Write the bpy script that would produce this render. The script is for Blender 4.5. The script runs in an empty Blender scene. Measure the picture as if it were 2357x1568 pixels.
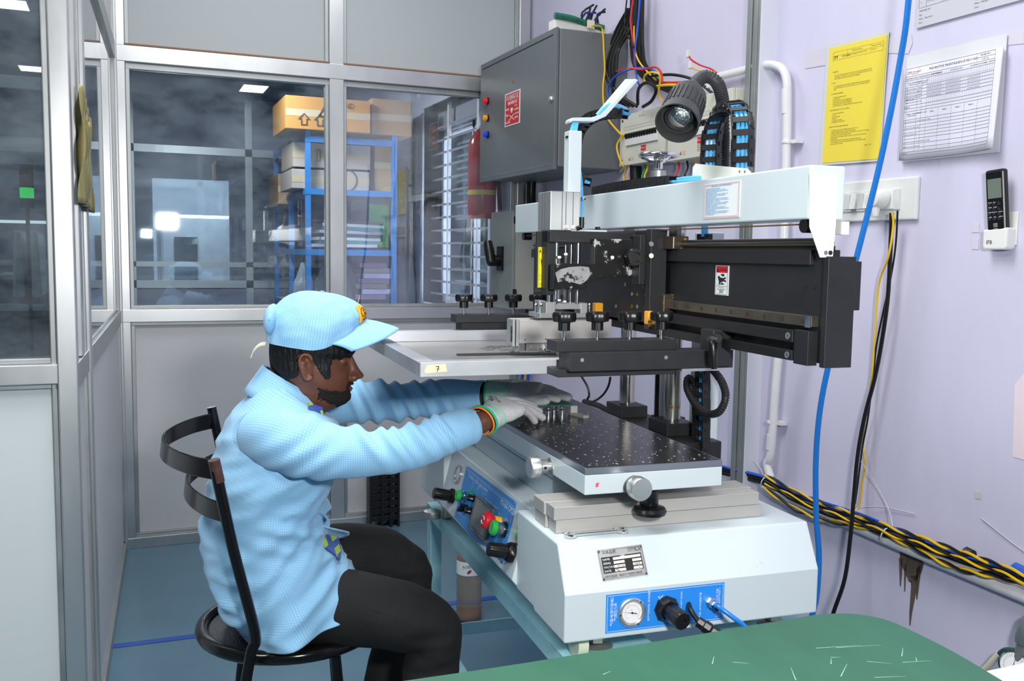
import bpy, bmesh, math, random
from mathutils import Vector, Matrix, noise
for _b in (bpy.data.objects, bpy.data.meshes, bpy.data.materials):
    for _o in list(_b): _b.remove(_o)
V = Vector
scene = bpy.context.scene
COL = scene.collection
PI = math.pi

# ---------------------------------------------------------------- camera
F_PX, CX, CY, EYE = 2150.0, 1178.5, 784.0, 1.25
def _cv(px, py): return V((px - CX, CY - py, -F_PX))
_vy = _cv(285, 569).normalized()
_up = _cv(CX, 569 + .015 * 893.5).cross(_vy).normalized()
if _up.y < 0: _up = -_up
_vx = _vy.cross(_up)
RM = Matrix((_vx, _vy, _up))                      # camera -> world
cam_d = bpy.data.cameras.new('camera'); cam = bpy.data.objects.new('camera', cam_d); COL.objects.link(cam)
cam_d.sensor_width = 36.0; cam_d.lens = F_PX / 2357.0 * 36.0; cam_d.clip_start = .02
cam.matrix_world = Matrix.Translation((0, 0, EYE)) @ RM.to_4x4()
scene.camera = cam

# ---------------------------------------------------------------- light and exposure
scene.view_settings.view_transform = 'Standard'
scene.view_settings.look = 'None'
scene.view_settings.gamma = 1.0
scene.view_settings.use_curve_mapping = False
scene.view_settings.exposure = -0.08
world = bpy.data.worlds.new('world'); scene.world = world; world.use_nodes = True
world.node_tree.nodes['Background'].inputs[0].default_value = (.80, .90, 1.0, 1)
world.node_tree.nodes['Background'].inputs[1].default_value = 20.0
def area(name, loc, target, sx, sy, watts, color=(1, 1, 1)):
    l = bpy.data.lights.new(name, 'AREA'); l.shape = 'RECTANGLE'; l.size = sx; l.size_y = sy; l.energy = watts; l.color = color
    o = bpy.data.objects.new(name, l); COL.objects.link(o); o.location = loc
    o.rotation_euler = (V(target) - V(loc)).to_track_quat('-Z', 'Y').to_euler()
    return o
def linrgb(r, g, b):
    f = lambda c: c / 12.92 if c <= .04045 else ((c + .055) / 1.055) ** 2.4
    return (f(r), f(g), f(b))
area('flash_head', (.34, -.10, 1.47), (.80, 2.0, 1.0), .16, .12, 31, (1, .985, .97))       # the camera's flash
area('ceiling_fill', (.35, 1.55, 2.90), (.35, 1.55, 0), 1.2, .6, 42, (1, 1, 1))              # unseen fill lamp added in place of flash bounced by ceiling
area('ceiling_fill', (.75, 3.1, 2.90), (.75, 3.1, 0), 1.0, .6, 15, (1, 1, 1))  # unseen lamp added to brighten the back partition boards
area('ceiling_fill', (-1.15, .7, 2.90), (-1.15, .7, 0), 1.0, .8, 40, (1, 1, 1))  # unseen fill lamp added to lift the printer's operator-side faces
area('back_room_light', (.55, 5.2, 2.44), (.75, 5.2, 0), .30, .3, 50, (.94, .97, 1))
area('far_room_light', (.5, 8.9, 2.44), (.6, 9.4, 1.2), .4, .3, 120, (.90, .95, 1))
area('side_room_light', (-1.5, 3.2, 2.72), (-1.5, 3.2, 0), .4, .4, 18, (.94, .97, 1))

# ---------------------------------------------------------------- frames: room = world, MF = printer, turned a little
_m = RM @ _cv(468, 573)
MANG = math.atan2(_m.x, _m.y)
MF = Matrix.Rotation(-MANG, 4, 'Z')
MFI = MF.inverted()
def ray(px, py): return RM @ _cv(px, py)
def hit(px, py, x=None, y=None, z=None, F=None):
    """the point on a plane of the room (or of the printer frame F) that the photograph shows at a pixel"""
    d = ray(px, py); c = V((0, 0, EYE))
    if F is not None:
        Fi = F.inverted(); d = Fi.to_3x3() @ d; c = Fi @ c
    i, v = (0, x) if x is not None else (1, y) if y is not None else (2, z)
    return c + d * ((v - c[i]) / d[i])
def PL(px, py, **k): return hit(px, py, F=MF, **k)

# ---------------------------------------------------------------- materials
_mats = {}
def hexc(h):
    h = h.lstrip('#'); return linrgb(*[int(h[i:i+2], 16) / 255 for i in (0, 2, 4)])
def mat(name, col, rough=.5, metal=0., spec=.5, var=0., vscale=8., bump=0., bscale=60., stretch=(1, 1, 1), emit=0., alpha=1., trans=0., ior=1.45, spots=None, sheen=0.):
    if name in _mats: return _mats[name]
    m = bpy.data.materials.new(name); m.use_nodes = True; nt = m.node_tree; N = nt.nodes; L = nt.links
    b = N['Principled BSDF']; c = hexc(col) if isinstance(col, str) else col
    b.inputs['Base Color'].default_value = (*c, 1); b.inputs['Roughness'].default_value = rough
    b.inputs['Metallic'].default_value = metal; b.inputs['Specular IOR Level'].default_value = spec; b.inputs['IOR'].default_value = ior
    b.inputs['Transmission Weight'].default_value = trans
    if sheen: b.inputs['Sheen Weight'].default_value = sheen
    if emit: b.inputs['Emission Color'].default_value = (*c, 1); b.inputs['Emission Strength'].default_value = emit
    if var or bump or spots:
        tc = N.new('ShaderNodeTexCoord'); mp = N.new('ShaderNodeMapping'); mp.inputs['Scale'].default_value = stretch
        L.new(tc.outputs['Object'], mp.inputs[0])
    last = None
    if var:
        n = N.new('ShaderNodeTexNoise'); n.inputs['Scale'].default_value = vscale; n.inputs['Detail'].default_value = 6; n.inputs['Roughness'].default_value = .62
        L.new(mp.outputs[0], n.inputs['Vector'])
        r = N.new('ShaderNodeMapRange'); r.inputs['From Min'].default_value = .3; r.inputs['From Max'].default_value = .7
        r.inputs['To Min'].default_value = 1 - var; r.inputs['To Max'].default_value = 1 + var; L.new(n.outputs['Fac'], r.inputs['Value'])
        mx = N.new('ShaderNodeVectorMath'); mx.operation = 'SCALE'; mx.inputs[0].default_value = c; L.new(r.outputs[0], mx.inputs['Scale'])
        last = mx.outputs[0]; L.new(last, b.inputs['Base Color'])
        r2 = N.new('ShaderNodeMapRange'); r2.inputs['To Min'].default_value = max(0, rough - .12); r2.inputs['To Max'].default_value = min(1, rough + .12); L.new(n.outputs['Fac'], r2.inputs['Value'])
        L.new(r2.outputs[0], b.inputs['Roughness'])
    if spots:                                              # (colour, scale, threshold): chips, stains, scratches that belong to the surface
        sc, ss, th = spots
        n2 = N.new('ShaderNodeTexNoise'); n2.inputs['Scale'].default_value = ss; n2.inputs['Detail'].default_value = 8; n2.inputs['Roughness'].default_value = .7; L.new(mp.outputs[0], n2.inputs['Vector'])
        cr = N.new('ShaderNodeMapRange'); cr.inputs['From Min'].default_value = th; cr.inputs['From Max'].default_value = th + .03; L.new(n2.outputs['Fac'], cr.inputs['Value'])
        mm = N.new('ShaderNodeMix'); mm.data_type = 'RGBA'; L.new(cr.outputs[0], mm.inputs[0]); mm.inputs[7].default_value = (*hexc(sc), 1)
        if last: L.new(last, mm.inputs[6])
        else: mm.inputs[6].default_value = (*c, 1)
        L.new(mm.outputs[2], b.inputs['Base Color'])
    if bump:
        n3 = N.new('ShaderNodeTexNoise'); n3.inputs['Scale'].default_value = bscale; n3.inputs['Detail'].default_value = 4; L.new(mp.outputs[0], n3.inputs['Vector'])
        bp = N.new('ShaderNodeBump'); bp.inputs['Strength'].default_value = bump; bp.inputs['Distance'].default_value = .004
        L.new(n3.outputs['Fac'], bp.inputs['Height']); L.new(bp.outputs[0], b.inputs['Normal'])
    _mats[name] = m
    return m
def glass(name, tint, gloss_rough=.02, dust_haze=.06, extra=.06):
    """clear pane: lets light and sight through, mirrors what stands before it; patchy pale light haze painted over it along with the dust"""
    m = bpy.data.materials.new(name); m.use_nodes = True; nt = m.node_tree; N = nt.nodes; L = nt.links; N.clear()
    out = N.new('ShaderNodeOutputMaterial'); t = N.new('ShaderNodeBsdfTransparent'); t.inputs[0].default_value = (*tint, 1)
    g = N.new('ShaderNodeBsdfGlossy'); g.inputs['Roughness'].default_value = gloss_rough; g.inputs[0].default_value = (1, 1, 1, 1)
    fr = N.new('ShaderNodeFresnel'); fr.inputs[0].default_value = 1.45
    ad = N.new('ShaderNodeMath'); ad.operation = 'ADD'; ad.inputs[1].default_value = extra; L.new(fr.outputs[0], ad.inputs[0])
    mx = N.new('ShaderNodeMixShader'); L.new(ad.outputs[0], mx.inputs[0]); L.new(t.outputs[0], mx.inputs[1]); L.new(g.outputs[0], mx.inputs[2])
    d = N.new('ShaderNodeBsdfDiffuse'); d.inputs[0].default_value = (.62, .70, .78, 1)  # diffuse veil: dust plus painted haze of light in the panes
    tc = N.new('ShaderNodeTexCoord'); mp = N.new('ShaderNodeMapping'); mp.inputs['Scale'].default_value = (1.2, 1, 2.2); mp.inputs['Rotation'].default_value = (0, .6, 0); L.new(tc.outputs['Object'], mp.inputs[0])
    n = N.new('ShaderNodeTexNoise'); n.inputs['Scale'].default_value = 2.2; n.inputs['Detail'].default_value = 9; n.inputs['Roughness'].default_value = .65; L.new(mp.outputs[0], n.inputs['Vector'])
    r = N.new('ShaderNodeMapRange'); r.inputs['From Min'].default_value = .38; r.inputs['From Max'].default_value = .75; r.inputs['To Max'].default_value = dust_haze; L.new(n.outputs['Fac'], r.inputs['Value'])
    m2 = N.new('ShaderNodeMixShader'); L.new(r.outputs[0], m2.inputs[0]); L.new(mx.outputs[0], m2.inputs[1]); L.new(d.outputs[0], m2.inputs[2])
    L.new(m2.outputs[0], out.inputs[0]); _mats[name] = m
    return m

# ---------------------------------------------------------------- mesh building
class MB:
    def __init__(s): s.v = []; s.f = []; s.uv = {}; s.mi = []
    def add(s, vs, fs, mi=0, uvs=None):
        o = len(s.v); s.v += [V(p) for p in vs]
        for k, f in enumerate(fs):
            s.f.append([i + o for i in f]); s.mi.append(mi)
            if uvs: s.uv[len(s.f) - 1] = uvs[k]
        return s
    def box(s, a, b, mi=0, M=None):
        x0, y0, z0 = [min(p, q) for p, q in zip(a, b)]; x1, y1, z1 = [max(p, q) for p, q in zip(a, b)]
        vs = [V(p) for p in ((x0,y0,z0),(x1,y0,z0),(x1,y1,z0),(x0,y1,z0),(x0,y0,z1),(x1,y0,z1),(x1,y1,z1),(x0,y1,z1))]
        if M: vs = [M @ p for p in vs]
        return s.add(vs, [(0,3,2,1),(4,5,6,7),(0,1,5,4),(1,2,6,5),(2,3,7,6),(3,0,4,7)], mi)
    def prism(s, poly, n, mi=0):
        """poly: list of 3-D points; n: extrusion vector"""
        p = [V(q) for q in poly]; n = V(n); k = len(p)
        nn = sum(((p[i] - p[0]).cross(p[(i + 1) % k] - p[0]) for i in range(1, k - 1)), V((0, 0, 0)))
        if nn.dot(n) > 0: p.reverse()
        vs = p + [q + n for q in p]
        fs = [tuple(range(k)), tuple(range(2 * k - 1, k - 1, -1))] + [(i, i + k, (i + 1) % k + k, (i + 1) % k) for i in range(k)]
        return s.add(vs, fs, mi)
    def cyl(s, p0, p1, r0, r1=None, n=16, mi=0, caps=True):
        p0, p1 = V(p0), V(p1); r1 = r0 if r1 is None else r1
        return s.lathe([(r0, 0), (r1, (p1 - p0).length)], p0, p1 - p0, n, mi, caps)
    def lathe(s, prof, o, ax, n=20, mi=0, caps=True, sx=1., sy=1., star=None):
        o, ax = V(o), V(ax).normalized(); u = ax.orthogonal().normalized(); w = ax.cross(u)
        vs = []; fs = []
        for (r, t) in prof:
            for i in range(n):
                a = 2 * PI * i / n; rr = r * (star(a) if star else 1)
                vs.append(o + ax * t + u * (rr * math.cos(a) * sx) + w * (rr * math.sin(a) * sy))
        for j in range(len(prof) - 1):
            for i in range(n):
                a, b = j * n + i, j * n + (i + 1) % n; fs.append((a, b, b + n, a + n))
        if caps: fs += [tuple(range(n - 1, -1, -1)), tuple(range((len(prof) - 1) * n, len(prof) * n))]
        return s.add(vs, fs, mi)
    def tube(s, pts, r, n=8, mi=0, smooth=0, closed=False, flat=None):
        pts = [V(p) for p in pts]
        if smooth: pts = spline(pts, smooth, closed)
        k = len(pts); vs = []; fs = []; prev = None
        for i, p in enumerate(pts):
            t = (pts[(i + 1) % k] - pts[i - 1]) if closed else (pts[min(i + 1, k - 1)] - pts[max(i - 1, 0)])
            t = t.normalized() if t.length > 1e-9 else V((0, 0, 1))
            if prev is None: u = t.orthogonal().normalized()
            else:
                u = prev - t * prev.dot(t); u = u.normalized() if u.length > 1e-6 else t.orthogonal().normalized()
            prev = u; w = t.cross(u); rr = r(i / (k - 1)) if callable(r) else r
            if flat: u, w = flat(t); 
            for j in range(n):
                a = 2 * PI * j / n; vs.append(p + u * (rr * math.cos(a)) + w * (rr * math.sin(a)))
        m = k if closed else k - 1
        for i in range(m):
            for j in range(n):
                a, b = i * n + j, i * n + (j + 1) % n; c, d = ((i + 1) % k) * n + (j + 1) % n, ((i + 1) % k) * n + j
                fs.append((a, b, c, d))
        if not closed: fs += [tuple(range(n - 1, -1, -1)), tuple(range((k - 1) * n, k * n))]
        return s.add(vs, fs, mi)
    def strip(s, pts, up, w, th, mi=0, smooth=0):
        """flat band along pts: w wide along 'up', th thick"""
        pts = [V(p) for p in pts]
        if smooth: pts = spline(pts, smooth)
        up = V(up).normalized(); k = len(pts); vs = []; fs = []
        for i, p in enumerate(pts):
            t = (pts[min(i + 1, k - 1)] - pts[max(i - 1, 0)]).normalized(); nn = t.cross(up).normalized()
            for a, b in ((-1, -1), (1, -1), (1, 1), (-1, 1)): vs.append(p + up * (a * w / 2) + nn * (b * th / 2))
        for i in range(k - 1):
            for j in range(4): a, b = i * 4 + j, i * 4 + (j + 1) % 4; fs.append((a, b, b + 4, a + 4))
        fs += [(3, 2, 1, 0), tuple(range(4 * k - 4, 4 * k))]
        return s.add(vs, fs, mi)
    def loft(s, rings, n=32, mi=0, caps=True, disp=None, uoff=0.):
        """rings: (centre, half-axis u, half-axis v[, exponent]); UVs in metres"""
        vs = []; fs = []; uvs = []; k = len(rings); L = [0.]
        for i in range(1, k): L.append(L[-1] + (rings[i][0] - rings[i - 1][0]).length)
        cir = sum(2 * PI * math.sqrt((r[1].length_squared + r[2].length_squared) / 2) for r in rings) / k
        for i, r in enumerate(rings):
            c, u, v = r[0], r[1], r[2]; e = r[3] if len(r) > 3 else 2.
            for j in range(n):
                a = 2 * PI * j / n; ca, sa = math.cos(a), math.sin(a)
                p = c + u * (math.copysign(abs(ca) ** (2 / e), ca)) + v * (math.copysign(abs(sa) ** (2 / e), sa))
                if disp: p = p + (p - c).normalized() * disp(j / n * cir, L[i], p)
                vs.append(p)
        for i in range(k - 1):
            for j in range(n):
                a, b = i * n + j, i * n + (j + 1) % n; fs.append((a, b, b + n, a + n))
                u0, u1 = j / n * cir + uoff, (j + 1) / n * cir + uoff
                uvs.append(((u0, L[i]), (u1, L[i]), (u1, L[i + 1]), (u0, L[i + 1])))
        if caps:
            for rr in (list(range(n - 1, -1, -1)), list(range((k - 1) * n, k * n))): fs.append(tuple(rr)); uvs.append([(0, 0)] * n)
        return s.add(vs, fs, mi, uvs)
def spline(p, seg, closed=False):
    out = []; k = len(p); m = k if closed else k - 1
    for i in range(m):
        if closed: a, b, c, d = p[i - 1], p[i], p[(i + 1) % k], p[(i + 2) % k]
        else: a, b, c, d = p[max(i - 1, 0)], p[i], p[i + 1], p[min(i + 2, k - 1)]
        for j in range(seg):
            t = j / seg; out.append(.5 * ((2 * b) + (c - a) * t + (2 * a - 5 * b + 4 * c - d) * t * t + (3 * b - a - 3 * c + d) * t ** 3))
    if not closed: out.append(p[-1])
    return out
def ringspline(rings, seg):
    """smooth a list of (centre, u, v, exponent) rings"""
    cs = [spline([r[q] for r in rings], seg) for q in range(3)]
    es = [r[3] if len(r) > 3 else 2. for r in rings]; out = []
    for i in range(len(cs[0])):
        f = i / seg; a = min(int(f), len(es) - 1); b = min(a + 1, len(es) - 1); t = f - a
        out.append((cs[0][i], cs[1][i], cs[2][i], es[a] * (1 - t) + es[b] * t))
    return out

_W = {}
def thing(name, label, cat, loc, F=None, group=None):
    o = bpy.data.objects.new(name, None); COL.objects.link(o); o.empty_display_size = .05
    w = (F or Matrix()) @ Matrix.Translation(loc); o.matrix_world = w; _W[o.name] = w
    o['label'] = label; o['category'] = cat
    if group: o['group'] = group
    return o
def mk(name, mb, m, parent=None, F=None, label=None, cat=None, group=None, kind=None, bev=0., smooth=False, sub=0, mods=(), bseg=2):
    w = F or Matrix(); me = bpy.data.meshes.new(name)
    if parent is not None: pw = _W[parent.name]; T = pw.inverted() @ w
    else:
        xs = [w @ p for p in mb.v]; lo = V([min(p[i] for p in xs) for i in range(3)]); hi = V([max(p[i] for p in xs) for i in range(3)])
        base = V(((lo.x + hi.x) / 2, (lo.y + hi.y) / 2, lo.z))
        R = w.to_3x3().to_4x4(); pw = Matrix.Translation(base) @ R; T = pw.inverted() @ w
    me.from_pydata([T @ p for p in mb.v], [], mb.f); 
    if mb.uv:
        ul = me.uv_layers.new(name='UVMap')
        for fi, pol in enumerate(me.polygons):
            if fi in mb.uv:
                for q, li in enumerate(pol.loop_indices): ul.data[li].uv = mb.uv[fi][q]
    ms = m if isinstance(m, (list, tuple)) else [m]
    for q in ms: me.materials.append(q)
    for pol, i in zip(me.polygons, mb.mi): pol.material_index = i
    if smooth:
        for pol in me.polygons: pol.use_smooth = True
        if smooth is True: me.set_sharp_from_angle(angle=math.radians(38))
    me.update()
    o = bpy.data.objects.new(name, me); COL.objects.link(o)
    if parent is not None: o.parent = parent
    else: o.matrix_world = pw
    _W[o.name] = pw
    if label: o['label'] = label
    if cat: o['category'] = cat
    if group: o['group'] = group
    if kind: o['kind'] = kind
    if sub:
        q = o.modifiers.new('sub', 'SUBSURF'); q.levels = q.render_levels = sub
    if bev:
        q = o.modifiers.new('bevel', 'BEVEL'); q.width = bev; q.segments = bseg; q.limit_method = 'ANGLE'; q.angle_limit = .6; q.harden_normals = False
    for fn in mods: fn(o)
    return o
def bx(a, b): return MB().box(a, b)
def struct(name, mb, m, parent=None, F=None, **k):
    return mk(name, mb, m, parent, F, kind='structure' if parent is None else None, **k)
_tc = {}
def text_mesh(s, size, align='LEFT', res=1):
    key = (s, round(size, 5), align)
    if key in _tc: return _tc[key]
    cu = bpy.data.curves.new('t', 'FONT'); cu.body = s; cu.size = size; cu.align_x = align; cu.resolution_u = res
    o = bpy.data.objects.new('t', cu); me = o.to_mesh()
    r = ([v.co.copy() for v in me.vertices], [tuple(p.vertices) for p in me.polygons]); o.to_mesh_clear()
    bpy.data.objects.remove(o); bpy.data.curves.remove(cu); _tc[key] = r
    return r
def put_text(mb, s, size, o, u, v, align='LEFT', mi=0, sx=1., res=1):
    """flat lettering: o = start of baseline, u = reading direction, v = up"""
    vs, fs = text_mesh(s, size, align, res); u = V(u).normalized(); v = V(v).normalized(); o = V(o)
    mb.add([o + u * (p.x * sx) + v * p.y for p in vs], fs, mi)
def quad(mb, o, u, v, x0, y0, x1, y1, mi=0, lift=0.):
    u = V(u).normalized(); v = V(v).normalized(); n = u.cross(v); o = V(o) + n * lift
    mb.add([o + u * x0 + v * y0, o + u * x1 + v * y0, o + u * x1 + v * y1, o + u * x0 + v * y1], [(0, 1, 2, 3)], mi)
def frame_lines(mb, o, u, v, x0, y0, x1, y1, t, mi=0):
    quad(mb, o, u, v, x0, y0, x1, y0 + t, mi); quad(mb, o, u, v, x0, y1 - t, x1, y1, mi)
    quad(mb, o, u, v, x0, y0, x0 + t, y1, mi); quad(mb, o, u, v, x1 - t, y0, x1, y1, mi)

# shared materials
ALU = mat('aluminium', '#c9cccd', .34, .85, var=.06, vscale=5, stretch=(1, 1, .3))
ALU_D = mat('aluminium_dull', '#a9adad', .45, .8, var=.08, vscale=9)
BRIGHT = mat('bright_steel', '#cfd0d0', .18, 1., var=.05)
CHROME = mat('chrome', '#dddddd', .07, 1.)
BLACK = mat('black_anodised', '#232427', .46, .1, var=.12, vscale=14, spots=('#6b6c6c', 70, .735))
PBLACK = mat('black_plastic', '#121213', .32)
RUBBER = mat('black_cable', '#101011', .38)
WHITEP = mat('white_powder_coat', '#c5d1d5', .36, spots=('#b8b6ac', 5.5, .70), var=.015)
LAV = mat('lavender_paint', '#cbc8de', .62, var=.035, vscale=3, bump=.35, bscale=28, stretch=(1, 1, .35), spots=('#bdb4b4', 2.6, .71))
PANEL = mat('partition_board', '#c4c6c8', .5, var=.02, vscale=2)
PANEL_L = mat('partition_board_light', '#c6cfd0', .5, var=.015, vscale=3)
GLASS = glass('pane_glass', (.84, .90, .93), dust_haze=.18, extra=.07)
GLASSL = glass('pane_glass_side', (.76, .83, .86), dust_haze=.18, extra=.08)
WPVC = mat('white_pvc', '#dcdcdf', .32, var=.03, vscale=12)
YEL = mat('yellow_wire', '#e3b81d', .4); BLU = mat('blue_wire', '#1f54c4', .4); RED = mat('red_wire', '#c62127', .4); GRNW = mat('green_wire', '#1f8f56', .4)
TUBEB = mat('blue_air_hose', '#1f74c9', .25); TUBEL = mat('light_blue_air_tube', '#55b0e6', .25)
# ================================================================ THE ROOM
YB = 4.118; XR = 1.783; ZC = 2.95
floor_m = mat('floor_epoxy', '#557789', .32, var=.13, vscale=2.2, spots=('#4c5c64', 3.0, .66))
struct('floor', bx((-3.6, -2.6, -.06), (XR, 11.0, 0)), floor_m)
# blue floor tape seen behind the chair
a = hit(262, 1488, z=.0008); b = hit(560, 1450, z=.0008)
d = (b - a).normalized(); nrm = V((-d.y, d.x, 0)) * .016
tape = MB(); tape.prism([a - d * .02 - nrm, b + d * 1.3 - nrm, b + d * 1.3 + nrm, a - d * .02 + nrm], (0, 0, .0008))
struct('trim_1', tape, mat('blue_floor_tape', '#2450a8', .3))
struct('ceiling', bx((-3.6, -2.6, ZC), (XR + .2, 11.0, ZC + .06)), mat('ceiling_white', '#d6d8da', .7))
# right wall, with the opening of the barred window beyond the partition
wy0, wy1, wz0, wz1 = 4.62, 5.80, .93, 2.15
w = MB(); t = .22
for p, q in (((XR, -2.6, 0), (XR + t, wy0, ZC)), ((XR, wy1, 0), (XR + t, 11.0, ZC)), ((XR, wy0, 0), (XR + t, wy1, wz0)), ((XR, wy0, wz1), (XR + t, wy1, ZC))): w.box(p, q)
wall_r = struct('wall_right', w, LAV)
struct('wall_rear', bx((-3.6, -2.72, 0), (XR + .2, -2.6, ZC)), mat('rear_wall', '#8e949a', .7))
struct('wall_left', bx((-3.72, -2.6, 0), (-3.6, 11.0, ZC)), mat('side_wall', '#8b9298', .7))
struct('wall_far', bx((-3.6, 10.9, 0), (XR + .2, 11.0, ZC)), mat('far_wall', '#cdd6e0', .7))
# dark water stain and repaired patches on the right wall
stain = MB()
sm = mat('damp_stain', '#5b5148', .9, var=.4, vscale=30, stretch=(1, 1, .2))
def wallpoly(pts, lift=.0012, th=.0006):
    p = [hit(x, y, x=XR - lift) for x, y in pts]; m_ = MB(); m_.prism(p, (th, 0, 0)); return m_
random.seed(5)
def wallstrip(c, widths, lift=.0012):
    L_, R_ = [], []
    for (x, y), wd in zip(c, widths): L_.append((x - wd, y)); R_.append((x + wd, y))
    return wallpoly(L_ + R_[::-1], lift)
stp = thing('wall_stain', 'dark damp stain running down the lavender wall under the cable bundle', 'stain', hit(2100, 1460, x=XR))
for c, wd in (([(2088, 1262), (2095, 1280), (2100, 1300), (2102, 1320), (2100, 1340)], [16, 24, 26, 18, 8]),
              ([(2104, 1325), (2104, 1350), (2100, 1380), (2096, 1410), (2094, 1440)], [9, 7, 5, 3, 1]),
              ([(2074, 1285), (2073, 1320), (2072, 1350)], [5, 3, 1]), ([(2084, 1300), (2083, 1330), (2082, 1362)], [3, 2, 1]), ([(2116, 1300), (2112, 1340), (2110, 1380)], [6, 4, 1])):
    mk('streak', wallstrip(c, wd), sm, stp)
patch = mat('wall_patch', '#cfc7d0', .7)
mk('wall_patch', wallpoly([(2335, 885), (2357, 860), (2380, 900), (2380, 1065), (2331, 1052)]), mat('pink_plaster', '#e2d3da', .7), label='pale pink plaster patch at the right edge of the lavender wall', cat='patch')
mk('wall_sticker', wallpoly([(2243, 1131), (2256, 1133), (2256, 1149), (2243, 1147)], .0015), mat('grey_sticker', '#c3c9c4', .5), label='tiny grey square sticker on the lavender wall right of the stain', cat='sticker')

# ---- window_1 on the right wall beyond the partition: reveal, bars, sliding sashes
wr = MB()
FRM = mat('window_white', '#c9c6cf', .5)
for p, q in (((XR - .012, wy0 - .03, wz0 - .03), (XR + t, wy0, wz1 + .03)), ((XR - .012, wy1, wz0 - .03), (XR + t, wy1 + .03, wz1 + .03)), ((XR - .012, wy0, wz1), (XR + t, wy1, wz1 + .03)), ((XR - .03, wy0 - .03, wz0 - .03), (XR + t, wy1 + .03, wz0))): wr.box(p, q)
win = struct('window_1', wr, FRM)
def wpart(n, mb, m, **k): return mk(n, mb, m, win, **k)
for i in range(14):
    z = wz0 + .05 + i * .0795
    wpart('window_bar', bx((XR + .05, wy0, z), (XR + .058, wy1, z + .012)), mat('bar_grey', '#8e8a90', .5))
for y in (4.93, 5.45):
    wpart('upright_bar', bx((XR + .045, y, wz0), (XR + .063, y + .028, wz1)), mat('bar_white', '#d5d0d4', .5))
for y0, y1 in ((4.62, 5.22), (5.20, 5.80)):
    s = MB()
    for p, q in (((XR + .12, y0, wz0), (XR + .15, y0 + .035, wz1 - .12)), ((XR + .12, y1 - .035, wz0), (XR + .15, y1, wz1 - .12)), ((XR + .12, y0, wz0), (XR + .15, y1, wz0 + .05)), ((XR + .12, y0, wz1 - .17), (XR + .15, y1, wz1 - .12))): s.box(p, q)
    f = wpart('sash', s, FRM); 
wpart('window_pane', bx((XR + .134, wy0, wz0), (XR + .138, wy1, wz1 - .12)), glass('window_glass', (.93, .97, 1), dust_haze=.03, extra=.02))
wpart('shutter_box', bx((XR + .09, wy0, wz1 - .13), (XR + .2, wy1, wz1)), mat('shutter_grey', '#9b99a3', .5))
# what the window looks on to: a pale block of the yard with a string of lamps
yard = struct('wall_yard', bx((XR + 2.6, 3.0, -.5), (XR + 2.7, 9.2, 1.35)), mat('yard_wall', '#c7bfc0', .8, var=.1, vscale=1.2))
for zz in (1.16, 1.27, 1.08):
    for i in range(5):
        mk('lamp_dot', MB().lathe([(.001, 0), (.010, .004), (.012, .014), (.001, .02)], (XR + 2.56, 6.4 + i * .12, zz - .05), (-1, 0, 0), 8), mat('warm_lamp', '#ffc070', .5, emit=2.), yard)

# ---- partitions: aluminium sections, boards and panes
def alu_box(name, a, b, parent=None, F=None, m=None, bev=.0025):
    return mk(name, bx(a, b), m or ALU, parent, F, bev=bev)
part_b = struct('wall_back', bx((.03, YB + .012, .04), (XR - .06, YB + .024, .94)), PANEL)
part_b2 = None
rz = [(0.0, .045), (.945, .998), (1.985, 2.05)]
xm0, xm1 = .834, .896
for (z0, z1), nm in zip(rz, ('rail', 'rail', 'rail')):
    alu_box(nm, (-.03, YB - .022, z0), (XR - .012, YB + .04, z1), part_b)
for z0, z1, dp in ((.998, 1.012, .02), (1.96, 1.985, .02), (.045, .06, .02), (.93, .945, .0)):
    alu_box('bead', (.02, YB - .005 + dp * .1, z0), (XR - .04, YB + .03, z1), part_b, m=ALU_D, bev=.002)
for x0, x1 in ((-.035, .02), (xm0, xm1), (XR - .065, XR - .012)):
    alu_box('post', (x0, YB - .02, .0), (x1, YB + .04, ZC), part_b, m=ALU)
    for a_, b_ in ((x0 - .016, x0), (x1, x1 + .016)): alu_box('bead', (a_, YB - .002, .05), (b_, YB + .03, ZC), part_b, m=ALU_D, bev=.002)
for x0, x1 in ((.02, xm0), (xm1, XR - .065)):
    mk('board', bx((x0, YB + .012, 2.05), (x1, YB + .022, ZC)), mat('partition_board_top', '#b0b7b9', .5), part_b)
    g = mk('glass_pane', bx((x0, YB + .012, 1.0), (x1, YB + .017, 1.985)), GLASS, part_b)
    mk('wood_edge', bx((x0, YB - .024, 2.05), (x1, YB + .012, 2.056)), mat('brown_edge', '#8f6f54', .6), part_b)
# side partition on the left: from the corner post towards the camera
P0 = V((-.097, 2.2, 0)); P1 = V((-.012, YB, 0)); dl = (P1 - P0); Ls = dl.length; ang = math.atan2(dl.y, dl.x)
SF = Matrix.Translation(P0) @ Matrix.Rotation(ang, 4, 'Z')          # local x runs along the partition, local y points to the left
side = struct('wall_side', MB().box((.0, .012, .045), (Ls, .022, .945)), PANEL, F=SF)
for z0, z1 in rz: alu_box('rail', (0, -.0, z0), (Ls, .045, z1), side, SF, ALU_D)
for u0, u1 in ((.30, .345), (Ls - .06, Ls - .02)):
    alu_box('post', (u0, -.004, 0), (u1, .045, ZC), side, SF, ALU)
for u0, u1 in ((.345, .36), (.285, .30), (0, .015), (Ls - .075, Ls - .06)):
    alu_box('bead', (u0, .004, .05), (u1, .035, ZC), side, SF, ALU_D)
alu_box('sash_stile', (.13, .0, 1.0), (.185, .03, 1.985), side, SF, ALU)
for u0, u1 in ((.0, .30), (.345, Ls - .06)):
    mk('board', bx((u0, .012, 2.05), (u1, .022, ZC)), PANEL, side, SF)
    mk('glass_pane', bx((u0, .012, 1.0), (u1, .017, 1.985)), GLASSL, side, SF)
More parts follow.
